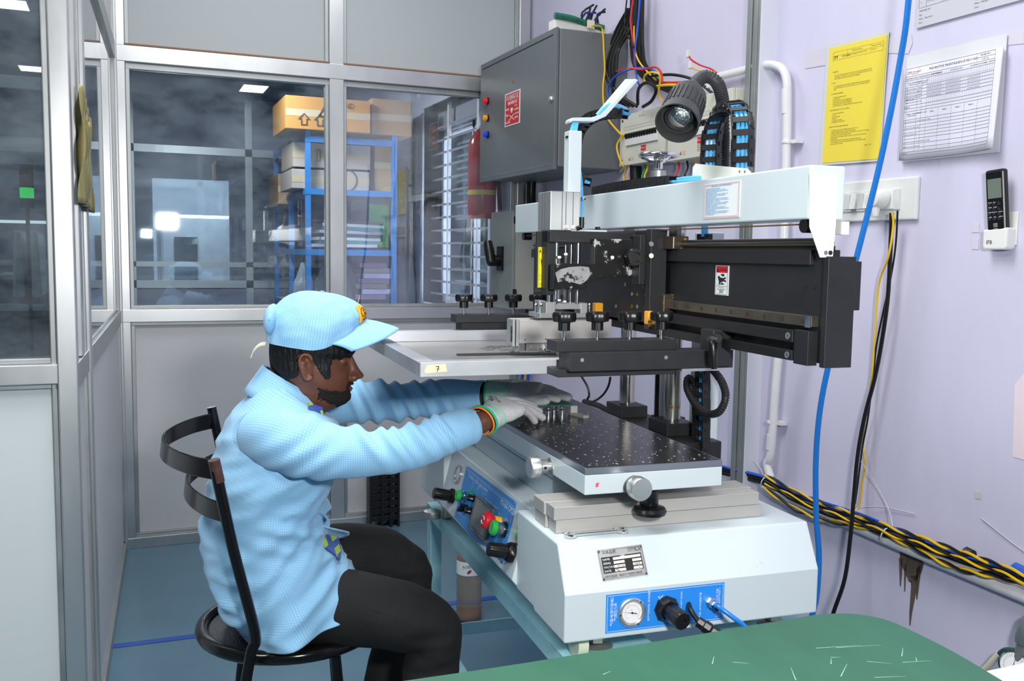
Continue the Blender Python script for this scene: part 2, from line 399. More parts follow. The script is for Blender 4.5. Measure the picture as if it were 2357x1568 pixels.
# near left partition, facing the camera
near = struct('wall_front', MB().box((-3.6, 2.212, .045), (-.10, 2.222, .955)), PANEL_L)
for z0, z1 in ((0, .045), (.957, 1.0), (1.985, 2.05)): alu_box('rail', (-3.6, 2.19, z0), (-.12, 2.25, z1), near)
alu_box('bead', (-3.6, 2.205, 1.0), (-.14, 2.245, 1.012), near, m=ALU_D); alu_box('bead', (-3.6, 2.205, .945), (-.14, 2.245, .957), near, m=ALU_D)
alu_box('post', (-.136, 2.185, 0), (-.097, 2.255, ZC), near)
alu_box('bead', (-.150, 2.203, 0), (-.136, 2.245, ZC), near, m=ALU_D)
mk('glass_pane', bx((-3.6, 2.213, 1.012), (-.15, 2.218, 1.985)), GLASSL, near)
mk('board', bx((-3.6, 2.212, 2.05), (-.15, 2.222, ZC)), PANEL_L, near)
# brown film taped to the sash on the side partition
fm = MB(); n_ = 14
mF = mat('brown_plastic_film', '#8a8355', .22, var=.2, vscale=26, stretch=(1, 1, .15), bump=.5, bscale=40)
for i in range(n_):
    pass
vs = []; fs = []
for j in range(19):
    z = 1.50 - j * .0144 * .98
    for i in range(n_):
        u = .06 + i / (n_ - 1) * .27
        yy = -.012 - .008 * math.sin(i * 1.7 + j * .22) - .004 * math.sin(i * 3.1 - j * .5)
        zz = z - .05 * (i / n_) * (1 if j < 3 else .3)
        vs.append((u, yy, zz + .10))
for j in range(18):
    for i in range(n_ - 1): a_ = j * n_ + i; fs.append((a_, a_ + 1, a_ + 1 + n_, a_ + n_))
fm.add(vs, fs)
def solid(th): 
    def f(o): q = o.modifiers.new('solid', 'SOLIDIFY'); q.thickness = th; q.offset = 0
    return f
mk('plastic_film', fm, mF, F=SF, smooth='all', label='crinkled brown plastic film taped over the sash of the left partition', cat='film', mods=(solid(.0008),))

# ---- aluminium profile standing at the right wall, wall strip behind it
prof = MB()
ya, yb = hit(1710, 300, x=XR - .05).y, hit(1741, 300, x=XR - .05).y
yy0, yy1 = min(ya, yb), max(ya, yb); ym = (yy0 + yy1) / 2
for f0, f1, dx in ((0, .18, 0), (.22, .45, .0), (.5, .62, .004), (.66, 1, .0), (0, 1, .012)):
    prof.box((XR - .05 + dx, yy0 + (yy1 - yy0) * f0, 0), (XR - .0005, yy0 + (yy1 - yy0) * f1, ZC))
struct('trim_2', prof, ALU_D, bev=.0015)
struct('trim_3', bx((XR - .05, yy0 - .006, 0), (XR, yy0 - .0003, ZC)), mat('strip_paint', '#d2d5de', .5))
# ================================================================ THE PRINTER (frame MF: x away from the operator, y into depth)
YC = 1.855
PR = thing('stencil_printer', 'white and black desktop solder paste printer on the teal stand', 'printer', (.775, YC, .583), MF)
def pm(name, mb, m, parent=None, **k): return mk(name, mb, m, parent or PR, MF, **k)
def nb(p0, p1, y0, dy):                       # box whose camera-side face spans two pixels on the plane y = y0
    a = PL(*p0, y=y0); b = PL(*p1, y=y0); return MB().box((a.x, y0, a.z), (b.x, y0 + dy, b.z))
def PLN(px, py, P0, n):                       # pixel -> point on a slanted plane, printer frame
    d = MFI.to_3x3() @ ray(px, py); c = MFI @ V((0, 0, EYE)); return c + d * ((P0 - c).dot(n) / d.dot(n))
X0, X1, Y0, Y1, ZB, ZT = .537, 1.012, 1.337, 2.372, .630, .783
# ---- base: two end blocks and the console between them
for ya, yb, sl in ((Y0, 1.579, 1), (Y1, 2.13, -1)):
    s = sl
    poly = [(X0, ya, ZB), (X0, ya, .709), (X0, ya + .038 * s, ZT), (X0, yb, ZT), (X0, yb, ZB + .006), (X0, ya + .148 * s, ZB + .006), (X0, ya + .144 * s, ZB)]
    b = MB().prism(poly, (X1 - X0, 0, 0)); body = pm('end_block', b, WHITEP, bev=.003)
    if sl == 1: near_block = body
con = MB().prism([(.541, 1.575, .636), (.5275, 1.575, .652), (.5612, 1.575, .785), (1.0, 1.575, .785), (1.0, 1.575, .636)], (0, .56, 0))
console = pm('console', con, WHITEP, bev=.0025)
pm('upper_casing', bx((.612, 1.60, .785), (.80, 2.12, .856)), WHITEP, bev=.002)
pm('casing_seam', bx((.6112, 1.60, .8305), (.6122, 2.12, .8312)), BLACK)
#pm('rear_casing', bx((.84, 1.45, .783), (1.0, 2.26, .835)), WHITEP, bev=.003)
# ---- control panel
C0 = V((.5275, 0, .652)); C1 = V((.5612, 0, .785)); cv_ = (C1 - C0).normalized(); cu_ = V((0, -1, 0)); cn_ = cu_.cross(cv_)
def CP(px, py, lift=0.): return PLN(px, py, C0, cn_) + cn_ * lift
BP = mat('panel_blue', '#1d86cf', .33, var=.03, vscale=20)
PW = mat('print_white', '#dfeaf2', .5); PK = mat('print_black', '#1c1c1e', .6)
cpoly = [CP(x, y, .0004) for x, y in ((1076, 1072), (1190, 1157), (1173, 1230), (1157, 1297), (1143, 1282), (1120, 1258), (1100, 1248), (1086, 1236), (1075, 1222), (1047, 1190))]
cp = pm('control_panel', MB().prism(cpoly, cn_ * .0012), BP)
o_ = CP(1076, 1072, .0018)
def cuv(px, py): q = PLN(px, py, o_, cn_) - o_; return q.dot(cu_), q.dot(cv_)
t = MB()
def ctext(s, size, px, py, **k): put_text(t, s, size, PLN(px, py, o_, cn_), cu_, cv_, **k)
ctext('Desktop solder paste printer', .0125, 1078, 1097)
ctext('Model-CM2545', .0165, 1151, 1160)
ctext('start', .006, 1088, 1113); ctext('power', .006, 1100, 1121); ctext('LCD CONTROL MONITOR', .0065, 1117, 1150); ctext('run test', .006, 1092, 1218)
ctext('stop', .0065, 1147, 1183); ctext('start', .0065, 1163, 1196); ctext('selection switch', .0065, 1053, 1180)
u1, v1 = cuv(1157, 1297)
for d_ in (.004, .0075):
    L = [(d_, -d_), (u1 - d_, -d_ * 1.0)]
    quad(t, o_, cu_, cv_, d_, -d_ - .0006, .345, -d_)
quad(t, o_, cu_, cv_, .3445, -.112, .3452, -.008); quad(t, o_, cu_, cv_, .004, -.10, .0046, -.02); quad(t, o_, cu_, cv_, .03, -.1005, .075, -.0998)
for px, py, w_, h_ in ((1086, 1118, .012, .012), (1098, 1124, .014, .014), (1112, 1135, .02, .012), (1140, 1166, .022, .010), (1150, 1196, .018, .03), (1160, 1208, .018, .03), (1163, 1228, .02, .04)):
    uu, vv = cuv(px, py); quad(t, o_, cu_, cv_, uu, vv, uu + w_, vv + .0006); quad(t, o_, cu_, cv_, uu, vv - h_, uu + .0006, vv)
pm('panel_lettering', t, PW, cp)
lg = MB()
for i in range(5):
    uu, vv = cuv(1133, 1243); a = i * 1.26
    lg.lathe([(.0036, 0), (.0036, .0003)], o_ + cu_ * (uu + .008 * math.cos(a)) + cv_ * (vv + .008 * math.sin(a)), cn_, 10)
pm('flower_mark', lg, mat('mark_blue', '#15479c', .4), cp)
for x, y in ((1077, 1075), (1187, 1158), (1155, 1293), (1049, 1188)):
    pm('rivet', MB().lathe([(.003, 0), (.003, .001), (.001, .002)], CP(x, y, .0016), cn_, 10), ALU_D, cp)
def knob(name, px, py, prof, m, parent=cp, n=20, star=None, lift=.0016, lab=None):
    return pm(name, MB().lathe([(a * 1., b) for a, b in prof], CP(px, py, lift), cn_, n, star=star), m, parent, smooth=True, label=lab)
GB = mat('button_green', '#2fa84c', .35); RB = mat('button_red', '#c8202b', .35); SILV = mat('button_ring', '#c6c8ca', .2, 1.)
mush = lambda r, h: [(r * .55, 0), (r * .55, h * .35), (r * .98, h * .5), (r, h * .66), (r * .85, h * .9), (r * .4, h)]
ridge = lambda k, d: (lambda a: 1 + d * math.cos(k * a))
# far regulator knob, lens, the buttons of the first group
knob('regulator_base', 1044, 1143, [(.0175, 0), (.0175, .008), (.014, .010)], PBLACK, n=8)
knob('regulator_knob', 1044, 1143, [(.0118, .008), (.0128, .012), (.0125, .044), (.0112, .047)], PBLACK, star=ridge(12, .03), n=48)
knob('gauge_ring', 1056, 1092, [(.0225, -.001), (.0225, .002), (.0190, .0025), (.0185, .0015)], SILV, console)
knob('gauge_lens', 1056, 1092, [(.0180, .0), (.0180, .0015), (.012, .003), (.004, .004)], mat('lens_grey', '#b6bcbb', .12), console)
knob('button_ring', 1071, 1144, [(.0135, 0), (.0135, .004), (.0105, .005), (.0105, .011)], SILV)
knob('push_button', 1071, 1144, [(.0105, .010), (.0125, .0135), (.0122, .018), (.009, .0205)], GB, lab='green push button')
knob('indicator', 1086, 1138, [(.0062, 0), (.0062, .006), (.003, .008)], mat('indicator_green', '#13824c', .15))
for x, y in ((1093, 1148), (1088, 1177)):
    knob('potentiometer', x, y, [(.008, 0), (.008, .003), (.0072, .004), (.0068, .015), (.0055, .016)], PBLACK, star=ridge(10, .06), n=40)
sw = MB(); b0 = CP(1076, 1172, .0016); sw.lathe([(.0095, 0), (.0095, .006)], b0, cn_, 20)
for s in (-1,): sw.box((-.012, -.0028, 0), (.012, .0028, .013), M=Matrix.Translation(b0 + cn_ * .006) @ Matrix((( cu_ + cv_ * 1.1).normalized(), (cv_ - cu_ * 1.1).normalized() , cn_)).transposed().to_4x4())
pm('selector_switch', sw, PBLACK, cp, bev=.001)
# touch screen
sc = [CP(x, y) for x, y in ((1104, 1143), (1144, 1173), (1125, 1247), (1086, 1218))]
ctr = sum(sc, V((0, 0, 0))) / 4; hu = abs((sc[1] - sc[0]).dot(cu_)) / 2; hv = abs((sc[0] - sc[3]).dot(cv_)) / 2
SM = Matrix.Translation(ctr) @ Matrix((cu_, cv_, cn_)).transposed().to_4x4()
ts = pm('touch_screen', MB().box((-hu, -hv, .001), (hu, hv, .010), M=SM), mat('screen_bezel', '#4b5055', .35), cp, bev=.002)
pm('screen_glass', MB().box((-hu * .76, -hv * .74, .010), (hu * .76, hv * .78, .0106), M=SM), mat('screen_grey', '#878a88', .15), ts)
bl = MB(); frame_lines(bl, SM @ V((0, 0, .0107)), cu_, cv_, -hu * .84, -hv * .86, hu * .84, hv * .86, .0008); put_text(bl, 'Samkoon', .006, SM @ V((-hu * .65, -hv * .95, .0107)), cu_, cv_)
pm('bezel_lettering', bl, PW, ts)
# emergency stop, start
knob('yellow_collar', 1152, 1204, [(.012, 0), (.012, .013)], mat('collar_yellow', '#e9a91c', .4))
es = knob('emergency_stop', 1152, 1204, [(.0095, .012), (.012, .016), (.0165, .022), (.0175, .027), (.0165, .033), (.012, .0355)], RB, lab='red mushroom stop button')
ar = MB(); base = CP(1152, 1204, .0376)
for a0 in (0.3, 3.44):
    pts = [base + (cu_ * math.cos(a0 + k * .22) + cv_ * math.sin(a0 + k * .22)) * .0075 for k in range(10)]
    ar.tube(pts, .0007, 6)
pm('stop_arrows', ar, PW, es)
knob('button_seat', 1164, 1220, [(.0155, 0), (.0155, .005)], PBLACK)
knob('button_ring', 1164, 1220, [(.0125, .004), (.0125, .016), (.0135, .017)], SILV)
knob('push_button', 1164, 1220, [(.0125, .017), (.0150, .020), (.0150, .026), (.012, .029)], GB, lab='green push button')
knob('regulator_base', 1181, 1273, [(.0195, 0), (.0195, .008), (.0165, .012)], PBLACK, n=8)
knob('regulator_knob', 1181, 1273, [(.0122, .010), (.0135, .014), (.0130, .045), (.0118, .048)], PBLACK, star=ridge(12, .03), n=48)
knob('bracket_plate', 1200, 1230, [(.0235, .0), (.0235, .001)], BRIGHT, console)
# ---- camera-side face of the near block: blue connection panel, gauge, regulator, ports, type plate
yn = Y0 - .0002
fu, fv, fn = V((1, 0, 0)), V((0, 0, 1)), V((0, -1, 0))
def FP(px, py, lift=0.): return PL(px, py, y=Y0 - lift)
poly = [FP(*p) for p in ((1396, 1370), (1667, 1340), (1664, 1427), (1393, 1457))]
a_, b_ = poly[0], poly[2]; pz0 = (poly[3].z + poly[2].z) / 2; pz1 = (poly[0].z + poly[1].z) / 2; px0 = poly[3].x; px1 = poly[1].x
fp = pm('connection_panel', MB().box((px0, Y0 - .0010, pz0), (px1, Y0 + .001, pz1)), mat('panel_blue_bright', '#2a8ae6', .35, var=.03, vscale=30))
t = MB(); fo = V((px0, Y0 - .0012, pz0)); W_, H_ = px1 - px0, pz1 - pz0
frame_lines(t, fo, fu, fv, .002, .002, W_ - .002, H_ - .002, .0006)
def vtext(s, size, fx, fz, sx=1.): put_text(t, s, size, fo + V((fx * W_, 0, fz * H_)), fv, -fu, sx=sx)
vtext('气源/电源外接端口', .0062, .058, .18); vtext('气源压力表', .0062, .088, .30)
vtext('调节气压时对拉, 变成后推回', .0042, .36, .2); vtext('AC220-240V 50/60H', .0046, .635, .27); vtext('气源: ≤8*5MM圆接气管', .0042, .80, .14)
vtext('注意: 气压≥5-6KG为宜, 机器', .0040, .945, .08); vtext('静止时, 请关电或处气电后门!', .0040, .965, .08)
vtext('大', .005, .445, .76); vtext('小', .005, .445, .20)
arc = [fo + V((.455 * W_ - .012 * math.sin(a) + .006, -.0002, .5 * H_ + .022 * math.cos(a))) for a in [.25 + k * .26 for k in range(11)]]
t.tube(arc, .0004, 5)
pm('panel_lettering', t, PW, fp)
gc = FP(1453, 1409); ga = MB(); ga.lathe([(.0245, 0), (.0245, .004), (.0225, .0055), (.0205, .0055), (.0178, .0030)], gc, fn, 40)
g_ = pm('pressure_gauge', ga, ALU, fp, smooth=True)
pm('dial', MB().lathe([(.0176, .0031), (.0176, .0036)], gc, fn, 36), mat('dial_white', '#e9ebea', .4), g_)
dm = MB(); dc = gc + fn * .0038
for k in range(27):
    a = math.radians(225 - k * 10); r0 = .0118 if k % 5 else .0108
    p = V((math.cos(a), 0, math.sin(a))); q = V((-math.sin(a), 0, math.cos(a)))
    dm.add([dc + p * r0 - q * .0002, dc + p * .0135 - q * .0002, dc + p * .0135 + q * .0002, dc + p * r0 + q * .0002], [(0, 3, 2, 1)])
for k, s in enumerate(('0', '2', '4', '6', '8', '10')):
    a = math.radians(225 - k * 54); put_text(dm, s, .003, dc + V((math.cos(a) * .0155 - .001, 0, math.sin(a) * .0155 - .001)), fu, fv)
put_text(dm, 'MPa', .0024, dc + V((-.003, 0, .004)), fu, fv)
pm('dial_marks', dm, mat('print_red', '#b04850', .6), g_)
nd = MB(); nd.prism([dc + V((-.012, -.0004, .0022)), dc + V((.008, -.0004, -.0012)), dc + V((.008, -.0004, -.0028)), dc + V((.006, -.0004, -.0022))], (0, -.0004, 0)); nd.lathe([(.0016, 0), (.0016, .0012)], dc, fn, 10)
pm('needle', nd, PK, g_)
for a in (.9, 3.2, 5.2): pm('screw', MB().lathe([(.002, .004), (.002, .0062)], gc + V((math.cos(a) * .0218, 0, math.sin(a) * .0218)), fn, 8), BRIGHT, g_)
rc = FP(1533, 1401)
rg = pm('regulator_base', MB().lathe([(.0225, 0), (.0225, .005), (.019, .008), (.017, .014)], rc, fn, 8), PBLACK, fp)
pm('regulator_knob', MB().lathe([(.0128, .012), (.0150, .016), (.0150, .045), (.0142, .048), (.006, .048), (.006, .046)], rc, V((.12, -1, -.10)), 40, star=ridge(10, .03)), PBLACK, fp, smooth=True)
hc = FP(1585, 1391); pm('cable_hole', MB().lathe([(.0072, 0), (.0072, .0008)], hc, fn, 24), mat('hole_black', '#060606', .8), fp)
ac = FP(1634, 1386); pm('air_port', MB().lathe([(.0100, 0), (.0100, .005), (.0078, .0055), (.0072, .016), (.0052, .017)], ac, fn, 6), BRIGHT, fp, bev=.0005)
pm('port_collar', MB().lathe([(.0062, .014), (.0062, .022), (.0045, .023)], ac, V((.15, -1, -.1)), 16), PBLACK, fp, smooth=True)
# power lead with its gland, air lead: both go down behind the green mat
cordp = [hc, FP(1590, 1405, .02), FP(1605, 1428, .035), FP(1622, 1445, .045)]
pm('power_lead', MB().tube(cordp, .0045, 10, smooth=6), RUBBER, smooth=True)
g1, g2, g3 = FP(1606, 1431, .036), FP(1637, 1452, .05), FP(1700, 1520, .06)
gl = pm('cable_gland', MB().lathe([(.009, 0), (.009, .01), (.0105, .012), (.0105, .022), (.008, .024), (.0095, .026), (.0095, .038)], g1, g2 - g1, 8), PBLACK)
pm('lead', MB().tube([g2, (g2 + g3) / 2 + V((0, 0, .004)), g3 + V((0, 0, 0))], .006, 10, smooth=4), mat('grey_lead', '#6b6a66', .5), gl, smooth=True)
airp = [ac + fn * .016, FP(1655, 1398, .03), FP(1685, 1420, .045), FP(1715, 1444, .055), FP(1745, 1490, .06)]
pm('air_hose', MB().tube(airp, .0042, 10, smooth=6), TUBEB, smooth=True, label='bright blue air hose')
# type plate on the sloping face
S0 = V((0, Y0, .709)); S1 = V((0, Y0 + .038, ZT)); sv_ = (S1 - S0).normalized(); sn_ = fu.cross(sv_)
def SP(px, py, lift=0.): return PLN(px, py, S0, sn_) + sn_ * lift
tc_ = [SP(*p) for p in ((1373, 1267), (1477, 1254), (1492, 1322), (1385, 1339))]
tcen = sum(tc_, V((0, 0, 0))) / 4; tu = ((tc_[1] - tc_[0]) + (tc_[2] - tc_[3])).normalized(); tv = sn_.cross(tu)
TW = (tc_[1] - tc_[0]).length; TH = (tc_[0] - tc_[3]).dot(tv)
TM = Matrix.Translation(tcen) @ Matrix((tu, tv, sn_)).transposed().to_4x4()
tp = pm('type_plate', MB().box((-TW / 2, -TH / 2, 0), (TW / 2, TH / 2, .0008), M=TM), mat('plate_silver', '#c3c3c0', .35, .6, var=.08, vscale=30), label='worn silver type plate')
bk = MB(); quad(bk, TM @ V((0, 0, .0010)), tu, tv, -TW * .44, -TH * .28, TW * .44, TH * .24)
pm('plate_field', bk, mat('plate_black', '#1d1d1d', .5, spots=('#aaa9a5', 60, .60)), tp)
wf = MB()
for k in range(4):
    z = TH * (.20 - k * .125)
    if k == 0: quad(wf, TM @ V((0, 0, .0013)), tu, tv, -TW * .19, z - TH * .085, TW * .42, z)
    else:
        quad(wf, TM @ V((0, 0, .0013)), tu, tv, -TW * .19, z - TH * .085, TW * .05, z); quad(wf, TM @ V((0, 0, .0013)), tu, tv, TW * .22, z - TH * .085, TW * .42, z)
pm('plate_fields', wf, mat('plate_white', '#cfcdc8', .5, spots=('#4a4846', 70, .62)), tp)
t = MB()
for k, s in enumerate(('NAME', 'SERIAL', 'VOLTAGE', 'DATE')): put_text(t, s, .0048, TM @ V((-TW * .42, TH * (.13 - k * .125), .0014)), tu, tv)
pm('plate_lettering', t, PW, tp)
t = MB(); put_text(t, '完美品质', .0062, TM @ V((-TW * .40, TH * .34, .0012)), tu, tv); put_text(t, '中国制造', .0040, TM @ V((TW * .16, TH * .38, .0012)), tu, tv); put_text(t, 'Made in China', .0028, TM @ V((TW * .16, TH * .32, .0012)), tu, tv)
put_text(t, 'CE', .0095, TM @ V((TW * .32, TH * .32, .0012)), tu, tv)
put_text(t, '为用户打造高效、智能的生产线是我们不懈追求', .0046, TM @ V((-TW * .44, -TH * .42, .0012)), tu, tv, sx=.70); put_text(t, 'AC 220', .0042, TM @ V((-TW * .12, -TH * .12, .0015)), tu, tv); put_text(t, '60HZ', .0042, TM @ V((TW * .26, -TH * .12, .0015)), tu, tv)
frame_lines(t, TM @ V((0, 0, .0011)), tu, tv, -TW * .48, -TH * .46, TW * .48, TH * .46, .0004)
pm('plate_print', t, PK, tp)
for sx_ in (-1, 1):
    for sy_ in (-1, 1): pm('rivet', MB().lathe([(.0026, .0006), (.0026, .0018), (.001, .0026)], TM @ V((sx_ * TW * .465, sy_ * TH * .44, 0)), sn_, 10), BRIGHT, tp)
# grime runs and rust on the base
gr = MB()
def fstreak(px, py, h, w_):
    p = FP(px, py, .0003); gr.add([p + V((-w_, 0, 0)), p + V((w_, 0, 0)), p + V((w_ * .6, 0, -h)), p + V((-w_ * .6, 0, -h))], [(0, 1, 2, 3)])
# ---- feet
for fx, fy in ((.63, 1.42), (.98, 1.42), (.63, 2.29), (.98, 2.29)):
    ft = MB(); ft.lathe([(.0155, .008), (.0155, .022)], (fx, fy, .583), (0, 0, 1), 6); ft.lathe([(.007, .0), (.007, .06)], (fx, fy, .583), (0, 0, 1), 12); ft.lathe([(.028, 0), (.028, .004), (.012, .010)], (fx, fy, .5805), (0, 0, 1), 20)
    pm('foot', ft, mat('zinc', '#a8a79e', .35, .8, var=.15, vscale=40), smooth=True)
for fx, fy in ((.585, 1.395), (.945, 1.46), (.575, 2.24)):
    pm('castor', MB().lathe([(.010, -.011), (.0265, -.009), (.0265, .009), (.010, .011)], (fx, fy, .6075), (1, 0, 0), 24), mat('castor_cream', '#d6d8bd', .4), smooth=True)

# ---- printing table
pm('table_frame', bx((.589, 1.39, .855), (.845, 2.45, .8885)), WHITEP, bev=.0015)
tbl_m = mat('table_black_plate', '#3b3b3d', .22, .75, var=.12, vscale=12, stretch=(1, .25, 1))
tb = pm('table_plate', bx((.589, 1.39, .8885), (.845, 2.45, .9)), mat('plate_edge', '#9fa4ae', .3, .9), bev=.0008)
pm('table_top', bx((.5925, 1.3935, .8996), (.8415, 2.4465, .9003)), tbl_m, tb)
hm = MB(); random.seed(11)
for i in range(10):
    for j in range(40):
        x = .605 + i * .0245; y = 1.41 + j * .0262
        if (i + j) % 2 == 0: hm.lathe([(.0023, 0), (.0023, .0002)], (x, y, .9003), (0, 0, 1), 8)
pm('table_holes', hm, mat('hole_rim', '#b7b8b6', .4, .5), tb, kind='stuff')
sc_ = MB()
for i in range(240):
    x = random.uniform(.595, .84); y = 1.40 + random.random() ** 1.4 * .75; r = random.choice((.0005, .0006, .0008, .0013)); a = random.random() * 3
    sc_.lathe([(r, 0), (r * .6, .0003)], (x, y, .9003), (0, 0, 1), 5)
pm('paste_specks', sc_, mat('paste_grey', '#c9c9c4', .6), tb, kind='stuff')
def thumb(px, py, y0=None, x0=None, ax=None, r=.0195):
    p = PL(px, py, y=y0) if y0 else PL(px, py, x=x0); ax = V(ax)
    pm('adjuster_slot', MB().lathe([(.012, -.002), (.012, .0015)], p, ax, 16, sx=1.4), ALU_D)
    k = pm('adjuster_collar', MB().lathe([(.008, 0), (.008, .008), (.0125, .009), (.0125, .021), (.011, .022)], p, ax, 24), ALU, smooth=True)
    pm('adjuster_knob', MB().lathe([(r * .9, .022), (r, .024), (r, .040), (r * .92, .042)], p, ax, 32), ALU, smooth=True)
    pm('grub_screw', MB().lathe([(.003, 0), (.003, .0006)], p + ax * .015 + ax.orthogonal().normalized() * 0 + (V((0, -.0125, 0)) if abs(ax.x) > .5 else V((-.0125, 0, 0))), (0, -1, 0) if abs(ax.x) > .5 else (-1, 0, 0), 8), PK)
thumb(1268, 1073, x0=.589, ax=(-1, 0, 0)); thumb(1452, 1114, y0=1.39, ax=(0, -1, 0))
# black lock wheel under the table
lw = PL(1494, 1118, y=1.41)
pm('lock_wheel', MB().lathe([(.008, 0), (.0135, .006), (.0145, .03), (.012, .034), (.026, .036), (.029, .041), (.027, .047), (.020, .049), (.018, .044)], (lw.x, 1.405, .858), (0, 0, -1), 40), PBLACK, smooth=True)
pk = MB(); pk.prism([FP(1372, 1112, -.0532), FP(1379, 1111, -.0532), FP(1376, 1122, -.0532), FP(1370, 1121, -.0532)], (0, -.0004, 0))
pm('red_paint_mark', pk, mat('pink_marker', '#e2506a', .6))

# ---- columns behind the table
pm('column_block', MB().box((.93, 1.70, .783), (1.03, 2.10, .862)), BLACK, bev=.002)
for cx_, cy_, fl in ((.972, 2.045, 1), (.972, 1.815, 1)):
    pm('column_flange', bx((cx_ - .034, cy_ - .045, .862), (cx_ + .034, cy_ + .045, .890)), BLACK, bev=.0015)
    pm('column', MB().cyl((cx_, cy_, .885), (cx_, cy_, 1.40), .0185, n=28), mat('greased_chrome', '#b9b6ae', .18, .95, spots=('#9b7f3c', 26, .60)), smooth=True)
scr = MB(); 
for k in range(70): scr.lathe([(.0085, 0), (.0105, .0015), (.0085, .003)], (.985, 1.905, .865 + k * .004), (0, 0, 1), 12, caps=False)
pm('lead_screw', scr, BLACK)
pm('lift_cylinder', MB().cyl((1.0, 1.885, .88), (1.0, 1.885, 1.08), .022, n=24), ALU, smooth=True); pm('cylinder_clamp', bx((.97, 1.86, .862), (1.03, 1.91, .885)), BLACK)
pst = pm('white_pillar', bx((1.0, 1.735, .783), (1.04, 1.79, 1.30)), WHITEP, bev=.003)
# ---- black back plate, white beam
PB = BLACK
yn_, yf_ = 1.205, 2.535
plate = pm('back_plate', bx((.900, yn_, 1.087), (.925, yf_, 1.262)), PB, bev=.0015)
pm('plate_end', bx((.895, yn_ - .012, 1.082), (.945, yn_, 1.252)), PB, bev=.001)
pm('side_plate', bx((.945, yn_ - .01, 1.17), (.957, yn_ + .02, 1.245)), PB, bev=.001)
pm('top_strip', bx((.892, yn_ + .03, 1.238), (.9005, yf_, 1.262)), PB, bev=.001)
pm('guide_shaft', MB().cyl((.905, yn_, 1.272), (.905, yf_, 1.272), .0085, n=16), mat('dark_steel', '#6f6b63', .25, .9), smooth=True)
pm('shaft_bed', bx((.90, yn_, 1.258), (.915, yf_, 1.268)), mat('dark_steel_bed', '#3a3732', .4, .7))
rail_m = mat('rail_steel', '#6e6a62', .35, .8, var=.2, vscale=30)
rl = pm('linear_rail', bx((.886, yn_ + .012, 1.143), (.900, yf_ - .05, 1.160)), rail_m, bev=.001)
pm('rail_end', bx((.884, yn_ + .012, 1.142), (.8862, yn_ + .025, 1.161)), BRIGHT, rl)
for k in range(20):
    pm('rail_bolt', MB().lathe([(.0042, 0), (.0042, .0006)], (.886, yn_ + .034 + k * .052, 1.1515), (-1, 0, 0), 12), mat('bolt_brown', '#57452e', .4, .6), rl)
for z0, z1, xx in ((1.116, 1.135, .880), (1.087, 1.103, .880)):
    pm('t_slot_bar', bx((xx, yn_ + .05, z0), (.900, 2.30, z1)), mat('worn_black', '#28292b', .4, .4, var=.25, vscale=40, stretch=(1, .1, 1)), bev=.001)
    pm('bar_screw', MB().lathe([(.0055, 0), (.0055, .001), (.003, .001), (.003, .0)], (xx, yn_ + .062, (z0 + z1) / 2), (-1, 0, 0), 14), ALU_D)
pm('slot_end', bx((.882, yn_ + .012, 1.083), (.900, yn_ + .048, 1.137)), PB, bev=.001)
for x, y in ((1852, 590), (1874, 590), (1852, 661), (1874, 661)):
    pm('plate_hole', MB().lathe([(.0035, 0), (.0035, .0006)], PL(x, y, x=.8995), (-1, 0, 0), 10), PK, plate)
# warning label
wl0, wl1 = PL(1647, 611, x=.8985), PL(1675, 681, x=.8985)
wy0_, wy1_, wz0_, wz1_ = wl0.y, wl1.y, wl1.z, wl0.z
wlab = pm('warning_label', bx((.8990, wy1_, wz0_), (.9001, wy0_, wz1_)), mat('label_white', '#dfe5e5', .4), plate)
lo = V((.8987, wy0_, wz0_)); LW, LH = wy0_ - wy1_, wz1_ - wz0_; lu = V((0, -1, 0)); lv = V((0, 0, 1))
t = MB(); quad(t, lo, lu, lv, LW * .08, LH * .76, LW * .92, LH * .97); pm('label_red_field', t, RB, wlab)
t = MB(); lo2 = lo + V((-.0003, 0, 0)); T2 = lambda a, b: lo2 + lu * (a * LW) + lv * (b * LH)
put_text(t, 'WARNING', LW * .125, T2(.33, .82), lu, lv)
t.add([T2(.12, .79), T2(.30, .79), T2(.21, .91)], [(0, 1, 2)])
for pl in ([(.2, .62), (.3, .66), (.38, .60), (.62, .58), (.82, .62), (.8, .56), (.66, .53), (.84, .50), (.82, .45), (.64, .48), (.5, .44), (.4, .42), (.34, .34), (.28, .34), (.3, .46)], [(.42, .68), (.46, .72), (.66, .72), (.72, .66), (.6, .64)], [(.4, .36), (.46, .41), (.64, .41), (.7, .37)]):
    t.add([T2(*q) for q in pl], [tuple(range(len(pl)))[::-1]])
quad(t, lo2, lu, lv, LW * .06, LH * .30, LW * .94, LH * .308); frame_lines(t, lo2, lu, lv, LW * .06, LH * .02, LW * .94, LH * .98, .0006)
for k, s in enumerate(('Pinch Point', 'Keep hands clear', '注意夹手', '请勿伸入')): put_text(t, s, LW * .085, T2(.5, .235 - k * .056), lu, lv, align='CENTER')
pm('label_print', t, PK, wlab)
# beam
bm = pm('beam', bx((.862, 1.202, 1.307), (.925, 2.596, 1.388)), WHITEP, bev=.003)
ep = [PL(*p, y=1.202) for p in ((1862, 400), (1927, 402), (1915, 680), (1903, 680), (1915, 593))]
pm('beam_end_plate', MB().prism([PL(*p, y=1.202) for p in ((1862, 400), (1927, 402), (1922, 520), (1915, 593), (1886, 593), (1862, 523))], (0, -.0025, 0)), mat('powder_white_warm', '#e4e6de', .38), bev=.0008)
